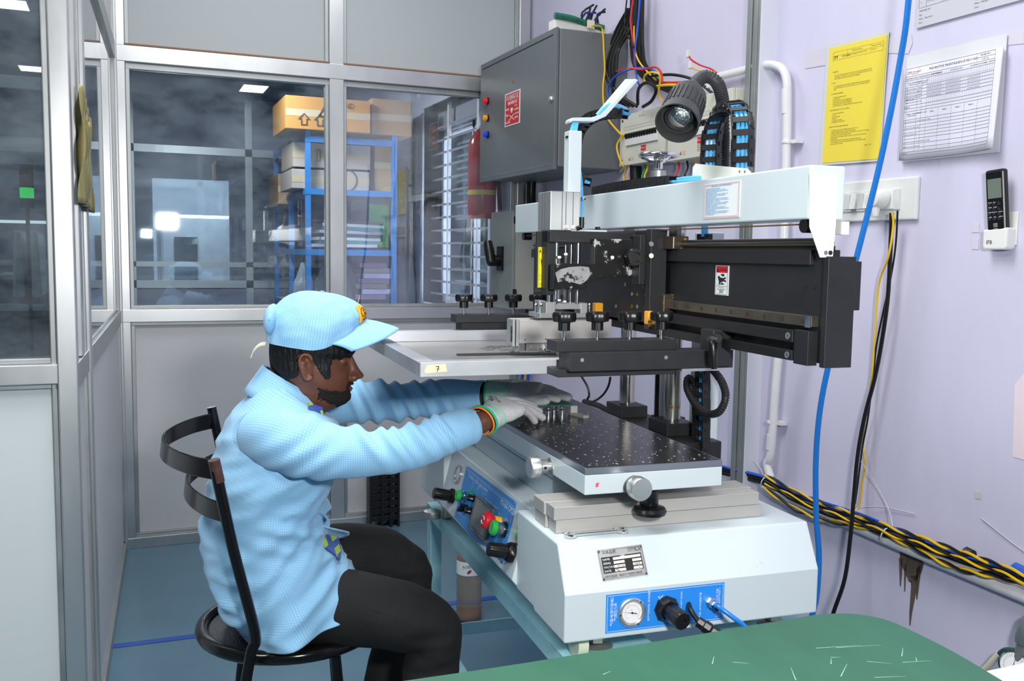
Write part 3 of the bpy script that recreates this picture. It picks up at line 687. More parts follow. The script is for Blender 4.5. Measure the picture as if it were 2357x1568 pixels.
#pm('beam_gusset', MB().prism([(.858, 1.204, 1.31), (.858, 1.204, 1.247), (.862, 1.204, 1.247), (.862, 1.204, 1.31)], (0, .004, 0)), WHITEP)
for x in (1900, 1911): pm('plate_screw', MB().lathe([(.0035, 0), (.0035, .0012)], PL(x, 582, y=1.1995), (0, -1, 0), 12), BRIGHT if x == 1900 else PK)
pm('latch_tab', bx((.921, 1.200, 1.285), (.935, 1.215, 1.305)), mat('powder_white_warm', '#e4e6de', .38), bev=.001)
pm('drive_belt', bx((.873, 1.21, 1.2995), (.883, 2.55, 1.3015)), mat('belt_brown', '#7c5a33', .6))
for yy in (1.222, 2.54): pm('belt_pulley', MB().cyl((.868, yy, 1.298), (.892, yy, 1.298), .011, n=20), PBLACK, smooth=True)
tz0, tz1 = PL(1594, 412, x=.93), PL(1723, 412, x=.93)
pm('top_bracket', MB().prism([PL(*p, x=.915) for p in ((1592, 425), (1594, 385), (1600, 377), (1718, 388), (1726, 396), (1724, 425))], (.003, 0, 0)), mat('powder_white_warm', '#e4e6de', .38), bev=.0008)
for x, y in ((1703, 395), (1715, 395), (1709, 404)): pm('bracket_screw', MB().lathe([(.0026, 0), (.0026, .001)], PL(x, y, x=.9148), (-1, 0, 0), 10), ALU_D)
# instruction label on the beam
q0, q1 = PL(1622, 426, x=.862), PL(1706, 420, x=.862); q2 = PL(1704, 500, x=.862)
il = pm('instruction_label', MB().box((.8608, q1.y, q2.z), (.8622, q0.y, q0.z)), mat('label_white', '#dfe5e5', .4), bm)
IW, IH = q0.y - q1.y, q0.z - q2.z; io = V((.8605, q0.y, q2.z))
t = MB(); frame_lines(t, io, lu, lv, IW * .02, IH * .02, IW * .98, IH * .98, .0008); frame_lines(t, io, lu, lv, IW * .05, IH * .05, IW * .95, IH * .95, .0005)
pm('label_border', t, mat('border_red', '#d8897f', .6), il)
t = MB(); put_text(t, 'Attention and Maintenance', .0062, io + lu * IW * .5 + lv * IH * .90, lu, lv, align='CENTER')
words = 'Please read the user manual before operation and make sure the installation is correct and safe keep hands away from moving parts while machine runs clean rails every week'.split()
random.seed(3)
for k in range(19):
    s = ' '.join(random.choice(words) for _ in range(9 if k % 3 else 5)); put_text(t, s, .0043, io + lu * IW * .07 + lv * IH * (.84 - k * .041), lu, lv, sx=.78)
pm('label_print', t, mat('print_blue', '#2f9bd6', .5), il)

# ---- carriage and squeegee head
pm('carriage_plate', bx((.862, 1.715, 1.112), (.884, 2.19, 1.300)), PB, bev=.0015)
pm('carriage_front', bx((.852, 1.70, 1.10), (.888, 1.722, 1.302)), PB, bev=.001)
cpz = MB(); cpz.box((.840, 1.725, 1.19), (.862, 1.76, 1.29)); pm('angle_bracket', cpz, PB, bev=.001)
for x, y in ((1455, 677), (1467, 678), (1486, 680), (1501, 683), (1455, 705), (1467, 706), (1486, 709), (1501, 712), (1440, 655), (1418, 705), (1485, 575), (1482, 660)):
    pm('cap_screw', MB().lathe([(.0042, 0), (.0042, .001), (.0022, .001), (.0022, .0)], PL(x, y, x=.8615), (-1, 0, 0), 12), ALU_D if (x + y) % 3 else mat('brass_screw', '#a88d3e', .3, .8))
for y_, m_ in ((562, 0), (589, 1)): pm('hole_cap', MB().lathe([(.0052, 0), (.0048, .0015)], PL(1499, y_, y=1.70), (0, -1, 0), 14), ALU_D if not m_ else mat('cap_cream', '#ecebdc', .4))
for yy in (1.685, 2.20): pm('rail_block', bx((.876, yy, 1.128), (.900, yy + .035, 1.172)), mat('greasy_block', '#4c4338', .3, .5, spots=('#b08a52', 60, .60)), bev=.002)
pm('shaft_block', bx((.880, 1.66, 1.262), (.915, 1.70, 1.288)), mat('greasy_block', '#4c4338', .3), bev=.002)
# head box: two side posts and top beam
pm('head_post', bx((.668, 1.80, 1.165), (.688, 1.835, 1.297)), PB, bev=.001)
pm('head_top', bx((.668, 1.785, 1.273), (.860, 1.86, 1.296)), PB, bev=.001)
cb = pm('caution_plate', MB().box(PL(1237, 533, y=1.835) + V((0, 0, 0)), PL(1275, 668, y=1.835) + V((0, .01, 0))), PB, bev=.001)
ca, cc = PL(1239, 569, y=1.834), PL(1263, 662, y=1.834)
cl = pm('caution_label', bx((ca.x, 1.8330, cc.z), (cc.x, 1.8342, ca.z)), mat('label_yellow', '#e8df22', .4), cb)
t = MB(); yo = V((ca.x, 1.8327, cc.z)); YW, YH = cc.x - ca.x, ca.z - cc.z; Y2 = lambda a, b: yo + V((a * YW, 0, b * YH))
put_text(t, 'CAUTION', YW * .19, Y2(.30, .885), fu, fv); t.add([Y2(.08, .88), Y2(.26, .88), Y2(.17, .95)], [(0, 1, 2)])
frame_lines(t, yo, fu, fv, YW * .05, YH * .03, YW * .95, YH * .97, .0005); quad(t, yo, fu, fv, YW * .05, YH * .85, YW * .95, YH * .856); quad(t, yo, fu, fv, YW * .05, YH * .30, YW * .95, YH * .306)
for pl in ([(.2, .74), (.34, .64), (.36, .52), (.44, .47), (.46, .37), (.38, .40), (.3, .52)], [(.46, .78), (.62, .78), (.62, .68), (.57, .62), (.54, .56), (.5, .62), (.46, .68)], [(.44, .50), (.56, .54), (.72, .62), (.66, .54), (.78, .50), (.70, .47), (.72, .44), (.58, .46)]):
    t.add([Y2(*q) for q in pl], [tuple(range(len(pl)))[::-1]])
for k, s in enumerate(('Keep Hands Clear From', 'Descending Press')): put_text(t, s, YW * .085, Y2(.08, .25 - k * .05), fu, fv)
put_text(t, '汽缸下降危险', YW * .13, Y2(.12, .07), fu, fv)
pm('caution_print', t, PK, cl)
# cylinder (aluminium profile)
cy = MB(); cy.box((.673, 1.80, 1.297), (.738, 1.875, 1.377)); CYL = pm('air_cylinder', cy, ALU, bev=.0015)
sl_ = MB()
for x in (.698, .7065, .722): sl_.box((x, 1.7995, 1.298), (x + .0012, 1.8003, 1.376))
for y in (1.83, 1.845): sl_.box((.6725, y, 1.298), (.6732, y + .002, 1.376))
pm('profile_groove', sl_, mat('groove_dark', '#55585a', .5, .5), CYL)
for x in (1303, 1320): pm('cylinder_bolt', MB().lathe([(.0052, 0), (.0052, .0015), (.0030, .0016), (.0028, -.001)], PL(x, 524, y=1.7995), (0, -1, 0), 16), BRIGHT, CYL)
# white standing post with cranked arm
wp = MB(); wp.box((.733, 1.855, 1.297), (.762, 1.885, 1.508)); 
pm('white_post', wp, WHITEP, bev=.002)
pm('post_foot', bx((.720, 1.80, 1.296), (.800, 1.90, 1.300)), WHITEP, bev=.001)
for x in (.742, .785): pm('foot_bolt', MB().lathe([(.0055, 0), (.0055, .007)], (x, 1.815, 1.300), (0, 0, 1), 12), PBLACK)
yA = 1.87; armp = [PL(*p, y=yA) for p in ((1312, 283), (1318, 279), (1368, 280), (1395, 268), (1470, 184), (1460, 182), (1385, 264), (1362, 270), (1318, 271), (1312, 276))]
arm = MB(); arm.prism(armp, (0, .028, 0))
AW = pm('cable_arm', arm, WHITEP, bev=.0012)
armp2 = [PL(*p, y=yA + .028) for p in ((1385, 266), (1468, 186), (1464, 182), (1440, 182), (1372, 262))]
pm('arm_web', MB().prism(armp2, (0, .0025, 0)), WHITEP)
for x, y in ((1452, 192), (1448, 200), (1456, 205)): pm('arm_screw', MB().lathe([(.0024, 0), (.0024, .001)], PL(x, y, y=yA + .027), (0, -1, 0), 10), ALU_D)
# scratched bracket
AB = [(1274, 607), (1367, 607), (1369, 550), (1467, 551), (1465, 637), (1400, 637), (1351, 655), (1350, 666), (1272, 666)]
abm = mat('scratched_black', '#1b1b1c', .35, .3, spots=('#b9babb', 19, .545), var=.2, vscale=30)
pm('squeegee_bracket', MB().prism([PL(*p, y=1.76) for p in AB], (0, .018, 0)), abm, bev=.0012, label='black bracket with bare scratched metal')
ws = [(1278, 628), (1290, 620), (1310, 615), (1335, 613), (1355, 615), (1360, 630), (1352, 645), (1335, 655), (1318, 650), (1300, 646), (1284, 650)]
pm('bare_patch', MB().prism([PL(*p, y=1.7598) for p in ws], (0, -.0002, 0)), mat('bare_metal', '#a9abad', .4, .4, var=.15, vscale=50, spots=('#2a2a2b', 62, .53)))
# hand knob on the bracket
kc = PL(1452, 592, y=1.76)
kn = pm('hand_knob', MB().lathe([(.010, 0), (.010, .01), (.0175, .014), (.0185, .03), (.016, .036), (.0105, .036), (.0095, .032)], kc, (-.15, -1, 0), 42, star=ridge(7, .05)), PBLACK, smooth=True)
pm('pointer_pin', MB().lathe([(.0032, 0), (.0032, .004)], PL(1425, 592, y=1.76), (0, -1, 0), 12), BRIGHT); pm('pin_cap', MB().lathe([(.0038, 0), (.0038, .002)], PL(1409, 593, y=1.76), (0, -1, 0), 12), mat('cap_cream', '#ecebdc', .4))
pm('knob_flange', MB().lathe([(.016, 0), (.016, .018)], PL(1466, 592, y=1.775), (0, -1, 0), 20), ALU)
# guide rods, bolts, clamps of the squeegee
for (x, y0_, y1_, yy, r) in ((1281, 557, 700, 1.80, .0042), (1315, 557, 700, 1.83, .0034), (1331, 557, 700, 1.80, .0045), (1264, 669, 700, 1.81, .0042), (1302, 557, 606, 1.84, .0025)):
    a, b = PL(x, y0_, y=yy), PL(x, y1_, y=yy); pm('guide_rod', MB().cyl((a.x, yy, a.z), (a.x, yy, b.z), r, n=14), BRIGHT, smooth=True)
a, b = PL(1277, 549, y=1.785), PL(1341, 557, y=1.785); pm('rod_plate', bx((a.x, 1.785, b.z), (b.x, 1.835, a.z)), ALU, bev=.001)
for x, y0_, y1_ in ((1291, 590, 606), (1306, 583, 606), (1291, 668, 694), (1304, 666, 697)):
    a, b = PL(x, y0_, y=1.775), PL(x, y1_, y=1.775); m_ = MB(); m_.cyl((a.x, 1.785, b.z), (a.x, 1.785, a.z), .0032, n=10); m_.lathe([(.006, 0), (.006, .004)], (a.x, 1.785, a.z - .004 if y0_ < 600 else b.z), (0, 0, 1), 6)
    pm('stop_bolt', m_, BRIGHT)
def pbox(p0, p1, y0, dy): a, b = PL(*p0, y=y0), PL(*p1, y=y0); return MB().box((a.x, y0, a.z), (b.x, y0 + dy, b.z))
pm('clamp_block', pbox((1268, 698), (1352, 712), 1.80, .03), ALU, bev=.001)
for p0, p1 in (((1257, 696), (1278, 722)), ((1337, 698), (1352, 722))): pm('clamp_jaw', pbox(p0, p1, 1.795, .035), ALU_D, bev=.001)
pm('clamp_jaw', pbox((1241, 692), (1256, 722), 1.83, .03), ALU_D, bev=.001)
pm('pivot_plate', pbox((1243, 722), (1364, 731), 1.79, .045), ALU, bev=.001)
pm('pivot_plate', pbox((1228, 719), (1300, 728), 1.835, .03), ALU, bev=.001)
for x in (1234, 1246, 1357):
    a, b = PL(x, 702, y=1.80), PL(x, 728, y=1.80); m_ = MB(); m_.cyl((a.x, 1.80, b.z), (a.x, 1.80, a.z), .0022, n=8); m_.lathe([(.0038, 0), (.0038, .003), (.002, .005)], (a.x, 1.80, a.z - .002), (0, 0, 1), 10); pm('small_screw', m_, BRIGHT)
pm('holder_neck', pbox((1282, 731), (1325, 738), 1.82, .02), ALU_D)
# squeegee: light metal holder with end clips and blade
SQ = pm('squeegee_holder', bx((.624, 1.84, 1.062), (.834, 1.856, 1.111)), mat('squeegee_metal', '#b9b7b6', .45, .5, var=.06, vscale=30), bev=.001)
pm('squeegee_back', bx((.612, 1.862, 1.062), (.826, 1.876, 1.113)), mat('squeegee_metal', '#b9b7b6', .45), bev=.001)
for x0, x1 in ((.6085, .6145), (.6165, .6235)):
    e = pm('end_clip', bx((x0, 1.838, 1.056), (x1, 1.878, 1.112)), ALU_D, bev=.001)
    pm('clip_seal', MB().tube([(x0 - .0005, 1.843, 1.098), (x0 - .0012, 1.841, 1.09), (x0 - .0005, 1.843, 1.082), (x0 - .0012, 1.841, 1.074), (x0 - .0005, 1.843, 1.066)], .0018, 6, smooth=3), PK, e)
for i in range(5): pm('holder_screw', MB().lathe([(.002, 0), (.002, .0006)], (.637 + i * .046, 1.84, 1.070), (0, -1, 0), 10), BRIGHT, SQ)
pm('squeegee_blade', bx((.626, 1.846, 1.045), (.832, 1.850, 1.064)), BRIGHT, bev=.0005)
pst_m = mat('solder_paste', '#8b8c8c', .35, .3, bump=.6, bscale=90)
pa = MB(); random.seed(8); n_ = 46; top = []; bot = []
for i in range(n_):
    x = .640 + i / (n_ - 1) * .19; top.append((x, 1.842, 1.061)); bot.append((x, 1.842 - .004 * random.random(), 1.052 - .008 * random.random() ** 2 - (.012 if i in (22, 23, 38, 39) else 0)))
for i in range(n_ - 1): pa.add([top[i], top[i + 1], bot[i + 1], bot[i], (top[i][0], 1.848, 1.061), (top[i + 1][0], 1.848, 1.061), (bot[i + 1][0], 1.846, bot[i + 1][2]), (bot[i][0], 1.846, bot[i][2])], [(0, 3, 2, 1), (4, 5, 6, 7), (3, 7, 6, 2), (0, 1, 5, 4)])
pm('solder_paste', pa, pst_m, kind='stuff')
# sensors
for x, y, yy in ((1371, 698, 1.90), (1492, 717, 1.66)):
    a, b = PL(x, y, y=yy), PL(x + 17, y + 30, y=yy); s_ = pm('sensor', bx((a.x, yy, b.z), (b.x, yy + .018, a.z)), mat('sensor_orange', '#eaa52b', .4), bev=.0015)
    pm('sensor_tip', MB().cyl(((a.x + b.x) / 2, yy + .008, b.z - .005), ((a.x + b.x) / 2, yy + .008, b.z), .0032, n=10), mat('sensor_tip', '#e8653e', .4), s_)
    for k in (0, 1): pm('sensor_screw', MB().lathe([(.002, 0), (.002, .001)], (a.x + .002 + k * .004, yy, b.z + .006), (0, -1, 0), 8), BRIGHT, s_)
# ---- clamp arms that carry the stencil frame
ARM = mat('arm_black', '#26272a', .5, .1, var=.08, vscale=30, spots=('#8b8b88', 90, .76))
for yy, s in ((1.50, 1), (2.23, -1)):
    pm('clamp_arm', bx((.595, yy - .02 * s, 1.048), (.914, yy + .035 * s, 1.080)), ARM, bev=.001)
    pm('clamp_lower', bx((.580, yy if s > 0 else 2.218, 1.036), (.808, yy + .052 if s > 0 else 2.262, 1.050)), ARM, bev=.001)
    pm('clamp_bar', bx((.577, yy + .0 * s, 1.080), (.806, yy + .05 * s, 1.099)), ARM, bev=.001)
    for k in range(4):
        x = .602 + .0635 * k; yk = yy + .03 * s
        pm('clamp_screw', MB().cyl((x, yk, 1.062), (x, yk, 1.128), .0036, n=12), BRIGHT, smooth=True)
        pm('star_knob', MB().lathe([(.010, 1.115 - 1.115), (.010, .014), (.0185, .016), (.0200, .020), (.0200, .029), (.018, .0325)], (x, yk, 1.115), (0, 0, 1), 48, star=lambda a: 1 + .07 * math.cos(6 * a)), PBLACK, smooth=True)
    pm('arm_bracket', bx((.862, yy - .035 * s, 1.052), (.900, yy + .01 * s, 1.118)), ARM, bev=.002)
    pm('arm_shoe', bx((.81, yy - .02 * s, 1.043), (.914, yy + .03 * s, 1.048)), ALU)
for x, z in ((1340, 829), (1533, 823)): pm('arm_screw', MB().lathe([(.0035, 0), (.0035, .0006)], PL(x, z, y=1.48), (0, -1, 0), 10), ALU_D)
lc = PL(1640, 778, y=1.465)
pm('clamp_lever', MB().tube([lc + V((-.012, -.01, 0)), lc + V((-.013, -.022, -.006)), lc + V((-.012, -.026, -.03)), lc + V((-.010, -.026, -.052))], lambda t: .0055 + .002 * math.sin(t * PI), 10, smooth=5), PBLACK, smooth=True)
pm('lever_hub', MB().cyl(lc + V((-.004, -.025, .002)), lc + V((.012, 0, .002)), .008, n=16), PBLACK, smooth=True); pm('lever_screw', MB().cyl(lc + V((-.018, -.022, 0)), lc + V((-.006, -.022, 0)), .005, n=12), BRIGHT)
# handwheel on the far column top
hw = PL(1516, 362, x=.972); hz = PL(1516, 412, x=.972).z
H_o = V((.972, hw.y, hz - .02))
pm('handwheel_socket', MB().cyl((.972, hw.y, hz - .05), (.972, hw.y, hz + .018), .018, n=24), ALU_D, smooth=True)
W_z = hw.z + .004
ring = [V((.972 + .040 * math.cos(a), hw.y + .040 * math.sin(a), W_z)) for a in [2 * PI * k / 36 for k in range(36)]]
hwp = pm('handwheel', MB().tube(ring, .0052, 12, closed=True), CHROME, smooth='all')
sp = MB(); sp.lathe([(.010, -.03), (.010, -.012), (.014, -.008), (.014, 0), (.006, .003)], (.972, hw.y, W_z), (0, 0, 1), 20)
for k in range(3):
    a = k * 2.094 + .4; sp.tube([(.972, hw.y, W_z - .014), (.972 + .02 * math.cos(a), hw.y + .02 * math.sin(a), W_z - .010), (.972 + .040 * math.cos(a), hw.y + .040 * math.sin(a), W_z)], .005, 8, smooth=4)
pm('wheel_spokes', sp, CHROME, hwp, smooth=True)

# ---- cable chains: every link is a piece
def chain(path, width, h, step, side, tubes=3, closed_cover=False):
    """path: points; side: sideways direction; builds the tubes and the links around them"""
    pts = spline([V(p) for p in path], 12); side = V(side).normalized()
    L = [0.]; 
    for i in range(1, len(pts)): L.append(L[-1] + (pts[i] - pts[i - 1]).length)
    def at(s):
        s = max(0, min(L[-1] - 1e-6, s))
        for i in range(1, len(pts)):
            if L[i] >= s: t = (s - L[i - 1]) / max(1e-9, L[i] - L[i - 1]); return pts[i - 1].lerp(pts[i], t)
        return pts[-1]
    tb_ = MB()
    for k in range(tubes):
        o = side * ((k - (tubes - 1) / 2) * width * .26); tb_.tube([p + o for p in pts[::4] + [pts[-1]]], width * .11, 8)
    c = pm('cable_chain', tb_, TUBEL, smooth=True)
    n_ = int(L[-1] / step)
    for i in range(n_):
        a, b = at(i * step), at((i + 1) * step); d = (b - a).normalized(); nn = side.cross(d).normalized(); m_ = MB()
        M_ = Matrix.Translation((a + b) / 2) @ Matrix((d, side, nn)).transposed().to_4x4(); e = .55 * step
        for s in (-1, 1):
            m_.box((-e, s * width / 2 - .0012 - .001 * (i % 2), -h / 2), (e, s * width / 2 + .0012 + .001 * (i % 2), h / 2), M=M_)
            m_.lathe([(h * .22, 0), (h * .22, .0032)], M_ @ V((e * .6, s * (width / 2), 0)), side * s, 8)
        w_ = .42 if not closed_cover else .52
        m_.box((-w_ * step * .55, -width / 2, h / 2 - .002), (w_ * step * .55, width / 2, h / 2), M=M_); m_.box((-w_ * step * .55, -width / 2, -h / 2), (w_ * step * .55, width / 2, -h / 2 + .002), M=M_)
        pm('chain_link', m_, mat('chain_black', '#19191b', .5), c)
    return c
# the vertical chain beside the white pillar, then the loop above the beam
chain([PL(1617, y, x=.985) for y in (1050, 1000, 950, 900, 850, 800)], .030, .018, .020, (0, -1, 0))
chain([PL(1622, 560, x=.985), PL(1622, 520, x=.985)], .030, .018, .018, (0, -1, 0))
ch = [PL(1636, 410, x=.97), PL(1636, 360, x=.97), PL(1639, 310, x=.97), PL(1655, 262, x=.965), PL(1682, 243, x=.955), PL(1706, 262, x=.945), PL(1710, 310, x=.94), PL(1709, 360, x=.94), PL(1708, 400, x=.94)]
chain(ch, .034, .020, .024, (.55, -.83, 0), closed_cover=False)
chain([PL(1375, 443, x=.905), PL(1430, 432, x=.905), PL(1490, 424, x=.905), PL(1562, 418, x=.905)], .028, .024, .017, (1, 0, 0), tubes=2)
chl = [PL(1352, 420, x=.84), PL(1322, 400, x=.84), PL(1320, 350, x=.84), PL(1332, 300, x=.85), PL(1360, 272, x=.86), PL(1400, 262, x=.87), PL(1445, 262, x=.88)]
chain(chl, .030, .020, .022, (.8, .6, 0))
def atube(*a, **k): pm('air_tube', MB().tube(*a, **k), TUBEL, smooth=True)
for k in range(4):
    atube([PL(1320 + 3 * k, 282, y=1.875), PL(1313 + 4 * k, 315, y=1.87), PL(1318 + 4 * k, 360, y=1.87), PL(1328 + 3 * k, 410, y=1.88), PL(1330 + 3 * k, 440, y=1.89), PL(1331 + 3 * k, 505 if k == 3 else 450, y=1.86)], .0034, 8, smooth=6)
for k in range(5):
    atube([PL(1374 + 3 * k, 270, y=1.885), PL(1390 + 3 * k, 250, y=1.88), PL(1405 + 3 * k, 240 + k, y=1.885), PL(1425 + 2 * k, 243 + 3 * k, y=1.91), PL(1440 + k, 250 + 4 * k, y=1.94)], .0034, 8, smooth=5)
for k in range(2): atube([PL(1560, 412 + 5 * k, x=.90), PL(1590, 409 + 5 * k, x=.905), PL(1640, 408 + 4 * k, x=.93)], .0034, 8, smooth=4)
tw = PL(1315, 318, y=1.865); pm('cable_tie', MB().lathe([(.0135, 0), (.0135, .004)], tw + V((.003, .005, 0)), (0, 0, 1), 12, sx=1.1), PBLACK)
fit = MB(); f0 = PL(1339, 500, y=1.80); fit.cyl(f0, f0 + V((0, 0, -.022)), .0055, n=12); fit.cyl(f0 + V((0, 0, -.02)), f0 + V((-.012, 0, -.024)), .005, n=10); pm('push_in_fitting', fit, PBLACK, smooth=True)
for y in (456, 517): pm('side_bolt', MB().lathe([(.0042, 0), (.0042, .004)], PL(1346, y, y=1.853), (-1, -.3, 0), 10), BRIGHT)
# ribbed conduit behind, right of the pillar
rcn = [PL(1640, 850, x=.97), PL(1662, 880, x=.965), PL(1670, 915, x=.955), PL(1655, 948, x=.95), PL(1625, 952, x=.95), PL(1600, 930, x=.955), PL(1582, 895, x=.96), PL(1584, 870, x=.97), PL(1598, 885, x=.98), PL(1600, 940, x=.985), PL(1600, 1035, x=.985)]
pts = spline(rcn, 14); rb = MB(); rb.tube(pts, .0068, 8)
L_ = 0
for i in range(1, len(pts)):
    L_ += (pts[i] - pts[i - 1]).length
    if L_ > .0042: L_ = 0; rb.lathe([(.0070, -.0012), (.0082, 0), (.0070, .0012)], pts[i], pts[i] - pts[i - 1], 10, caps=False)
pm('ribbed_conduit', rb, mat('conduit_black', '#232325', .45), smooth='all')
# ================================================================ STAND, LOOSE THINGS ON AND AROUND THE PRINTER
TEAL = mat('teal_paint', '#a0d4de', .45, var=.10, vscale=14, spots=('#5c4c3e', 24, .70))
ST = thing('steel_stand', 'pale teal angle-iron stand carrying the printer', 'stand', (.775, 1.855, 0), MF)
def sm_(name, mb, m=TEAL): return mk(name, mb, m, ST, MF, bev=.001)
sx0, sx1, sy0, sy1, szt = .560, 1.045, 1.30, 2.40, .580
for n, a, b in (('side_rail', (sx0, sy0, szt - .035), (sx0 + .004, sy1, szt)), ('side_rail', (sx0 + .004, sy0, szt - .004), (sx0 + .04, sy1, szt)),
                ('side_rail', (sx1 - .004, sy0, szt - .035), (sx1, sy1, szt)), ('cross_rail', (sx0, sy0, szt - .035), (sx1, sy0 + .004, szt)), ('cross_rail', (sx0, sy1 - .004, szt - .035), (sx1, sy1, szt)),
                ('cross_rail', (sx0, sy1 - .04, szt - .004), (sx1, sy1, szt)), ('cross_rail', (sx0, sy0, szt - .004), (sx1, sy0 + .04, szt)),
                ('corner_plate', (sx0, sy1 - .16, szt - .003), (sx0 + .16, sy1, szt + .0005)), ('corner_plate', (sx0, sy0, szt - .003), (sx0 + .17, sy0 + .16, szt + .0005)), ('corner_plate', (sx1 - .17, sy0, szt - .003), (sx1, sy0 + .16, szt + .0005)), ('corner_plate', (sx1 - .17, sy1 - .16, szt - .003), (sx1, sy1, szt + .0005))):
    sm_(n, bx(a, b))
for x, y, dx, dy in ((sx0, sy0, 1, 1), (sx1, sy0, -1, 1), (sx0, sy1, 1, -1), (sx1, sy1, -1, -1)):
    m_ = MB(); m_.box((x, y, 0), (x + .04 * dx, y + .004 * dy, szt - .004)); m_.box((x, y, 0), (x + .004 * dx, y + .04 * dy, szt - .004)); sm_('leg', m_)
zs = .20
for a, b in (((sx0, sy0, zs), (sx0 + .004, sy1, zs + .035)), ((sx0, sy0, zs + .031), (sx0 + .035, sy1, zs + .035)), ((sx1 - .004, sy0, zs), (sx1, sy1, zs + .035)), ((sx0, sy1 - .004, zs), (sx1, sy1, zs + .035)), ((sx0, 1.84, zs + .03), (sx1, 1.875, zs + .034)), ((sx0, 1.84, zs), (sx1, 1.844, zs + .034)), ((sx0, sy0, zs), (sx1, sy0 + .004, zs + .035))):
    sm_('lower_rail', bx(a, b))

# bars lying on the base in front of the table
BAR = mat('bar_aluminium', '#b9b7b2', .5, .45, var=.05, vscale=30, stretch=(.1, 1, 1))
for k, (x0, x1, y0, y1, z0, z1, lab) in enumerate(((.553, .948, 1.424, 1.4585, .7835, .8055, 'lower front aluminium bar on the white base, under another bar'), (.549, .943, 1.424, 1.4585, .806, .828, 'upper front aluminium bar under the black lock wheel'),
        (.548, .952, 1.4615, 1.515, .7835, .8055, 'lower rear aluminium bar lying behind the front pair'), (.545, .950, 1.4615, 1.515, .806, .828, 'upper rear aluminium bar lying behind the front pair'))):
    mk('metal_bar', bx((x0, y0, z0), (x1, y1, z1)), BAR, None, MF, label=lab, cat='bar', group='aluminium bars stacked on the printer base', bev=.0008)
# open-ended spanner
s0, s1 = PL(1319, 1228, y=1.402), PL(1424, 1217, y=1.404); s0.z = s1.z = .7838; dv = (s1 - s0).normalized(); pv = V((-dv.y, dv.x, 0))
SPN = thing('spanner', 'chrome open-ended spanner lying in front of the aluminium bars', 'spanner', (s0 + s1) / 2, MF)
sh = MB(); sh.prism([s0 + pv * .0035, s1 + pv * .0045, s1 - pv * .0045, s0 - pv * .0035], (0, 0, .005)); mk('shank', sh, CHROME, SPN, MF, bev=.001)
for c, s, r, ta in ((s0 - dv * .006, -1, .0115, .4), (s1 + dv * .006, 1, .0125, -.3)):
    pts = []
    for k in range(15):
        a = .62 + k * (2 * PI - 1.24) / 14; d1 = dv * s; a_ = a + ta; pts.append(c + d1 * (r * math.cos(a_)) + pv * (r * 1.05 * math.sin(a_)))
    for k in range(9):
        a = 2 * PI - .95 - k * (2 * PI - 1.9) / 8; a_ = a + ta; q = .5; pts.append(c + dv * s * (r * q * math.cos(a_) + .001) + pv * (r * q * math.sin(a_)))
    jw = MB(); jw.prism(pts, (0, 0, .006)); mk('jaw', jw, CHROME, SPN, MF, bev=.0006)
# support pins standing beside the bars
for k, (x, y, lab) in enumerate(((1233, 1168, 'leftmost small steel support pin beside the aluminium bars'), (1240, 1170, 'middle small steel support pin beside the aluminium bars'), (1243, 1174, 'small steel support pin nearest the aluminium bars'))):
    p = PL(x, y, z=.7835); mk('support_pin', MB().lathe([(.0035, 0), (.0035, .009), (.0022, .010), (.0022, .013), (.0028, .014), (.0028, .017), (.0012, .021)], p, (0, 0, 1), 12), BRIGHT, None, MF, smooth=True, label=lab, cat='pin', group='support pins on the printer base')

# stencil frame held in the clamps
SFR = thing('stencil_screen', 'large silver stencil frame held over the printing table, marked 7', 'stencil frame', (.65, 1.90, 1.035), MF)
FA = mat('frame_aluminium', '#c6c9ce', .34, .6, var=.10, vscale=10, stretch=(.3, 1, 1))
fx0, fx1, fy0, fy1, fz0, fz1 = .349, .850, 1.555, 2.215, 1.0352, 1.0612; wd = .03
for n, a, b in (('frame_bar', (fx0, fy0, fz0), (fx1, fy0 + wd, fz1)), ('frame_bar', (fx0, fy1 - wd, fz0), (fx1, fy1, fz1)), ('frame_bar', (fx0, fy0 + wd, fz0), (fx0 + wd, fy1 - wd, fz1)), ('frame_bar', (fx1 - wd, fy0 + wd, fz0), (fx1, fy1 - wd, fz1))):
    mk(n, bx(a, b), FA, SFR, MF, bev=.0012)
mk('stencil_foil', bx((fx0 + .01, fy0 + .01, fz0 - .0012), (fx1 - .01, fy1 - .01, fz0 - .0002)), mat('foil_steel', '#acacaa', .34, .7, var=.1, vscale=8), SFR, MF)
# smears of paste on the foil
random.seed(4); sme = MB()
for i in range(26):
    c = PL(random.uniform(1120, 1275), random.uniform(796, 812), z=fz0); w_, h_ = random.uniform(.006, .03), random.uniform(.004, .012)
    sme.lathe([(1, 0), (.8, .0008)], c, (0, 0, 1), 9, sx=w_, sy=h_, star=lambda a: 1 + .3 * math.sin(3 * a + i))
mk('paste_smear', sme, mat('paste_dark', '#6c6e70', .4, .3, var=.3, vscale=60), SFR, MF, kind='stuff')
dk = MB(); dk.prism([PL(*p, z=fz0 + .0004) for p in ((1050, 815), (1180, 812), (1280, 812), (1280, 818), (1180, 817), (1052, 819))], (0, 0, .0008)); mk('paste_streak', dk, mat('streak_black', '#1d1d1d', .6), SFR, MF)
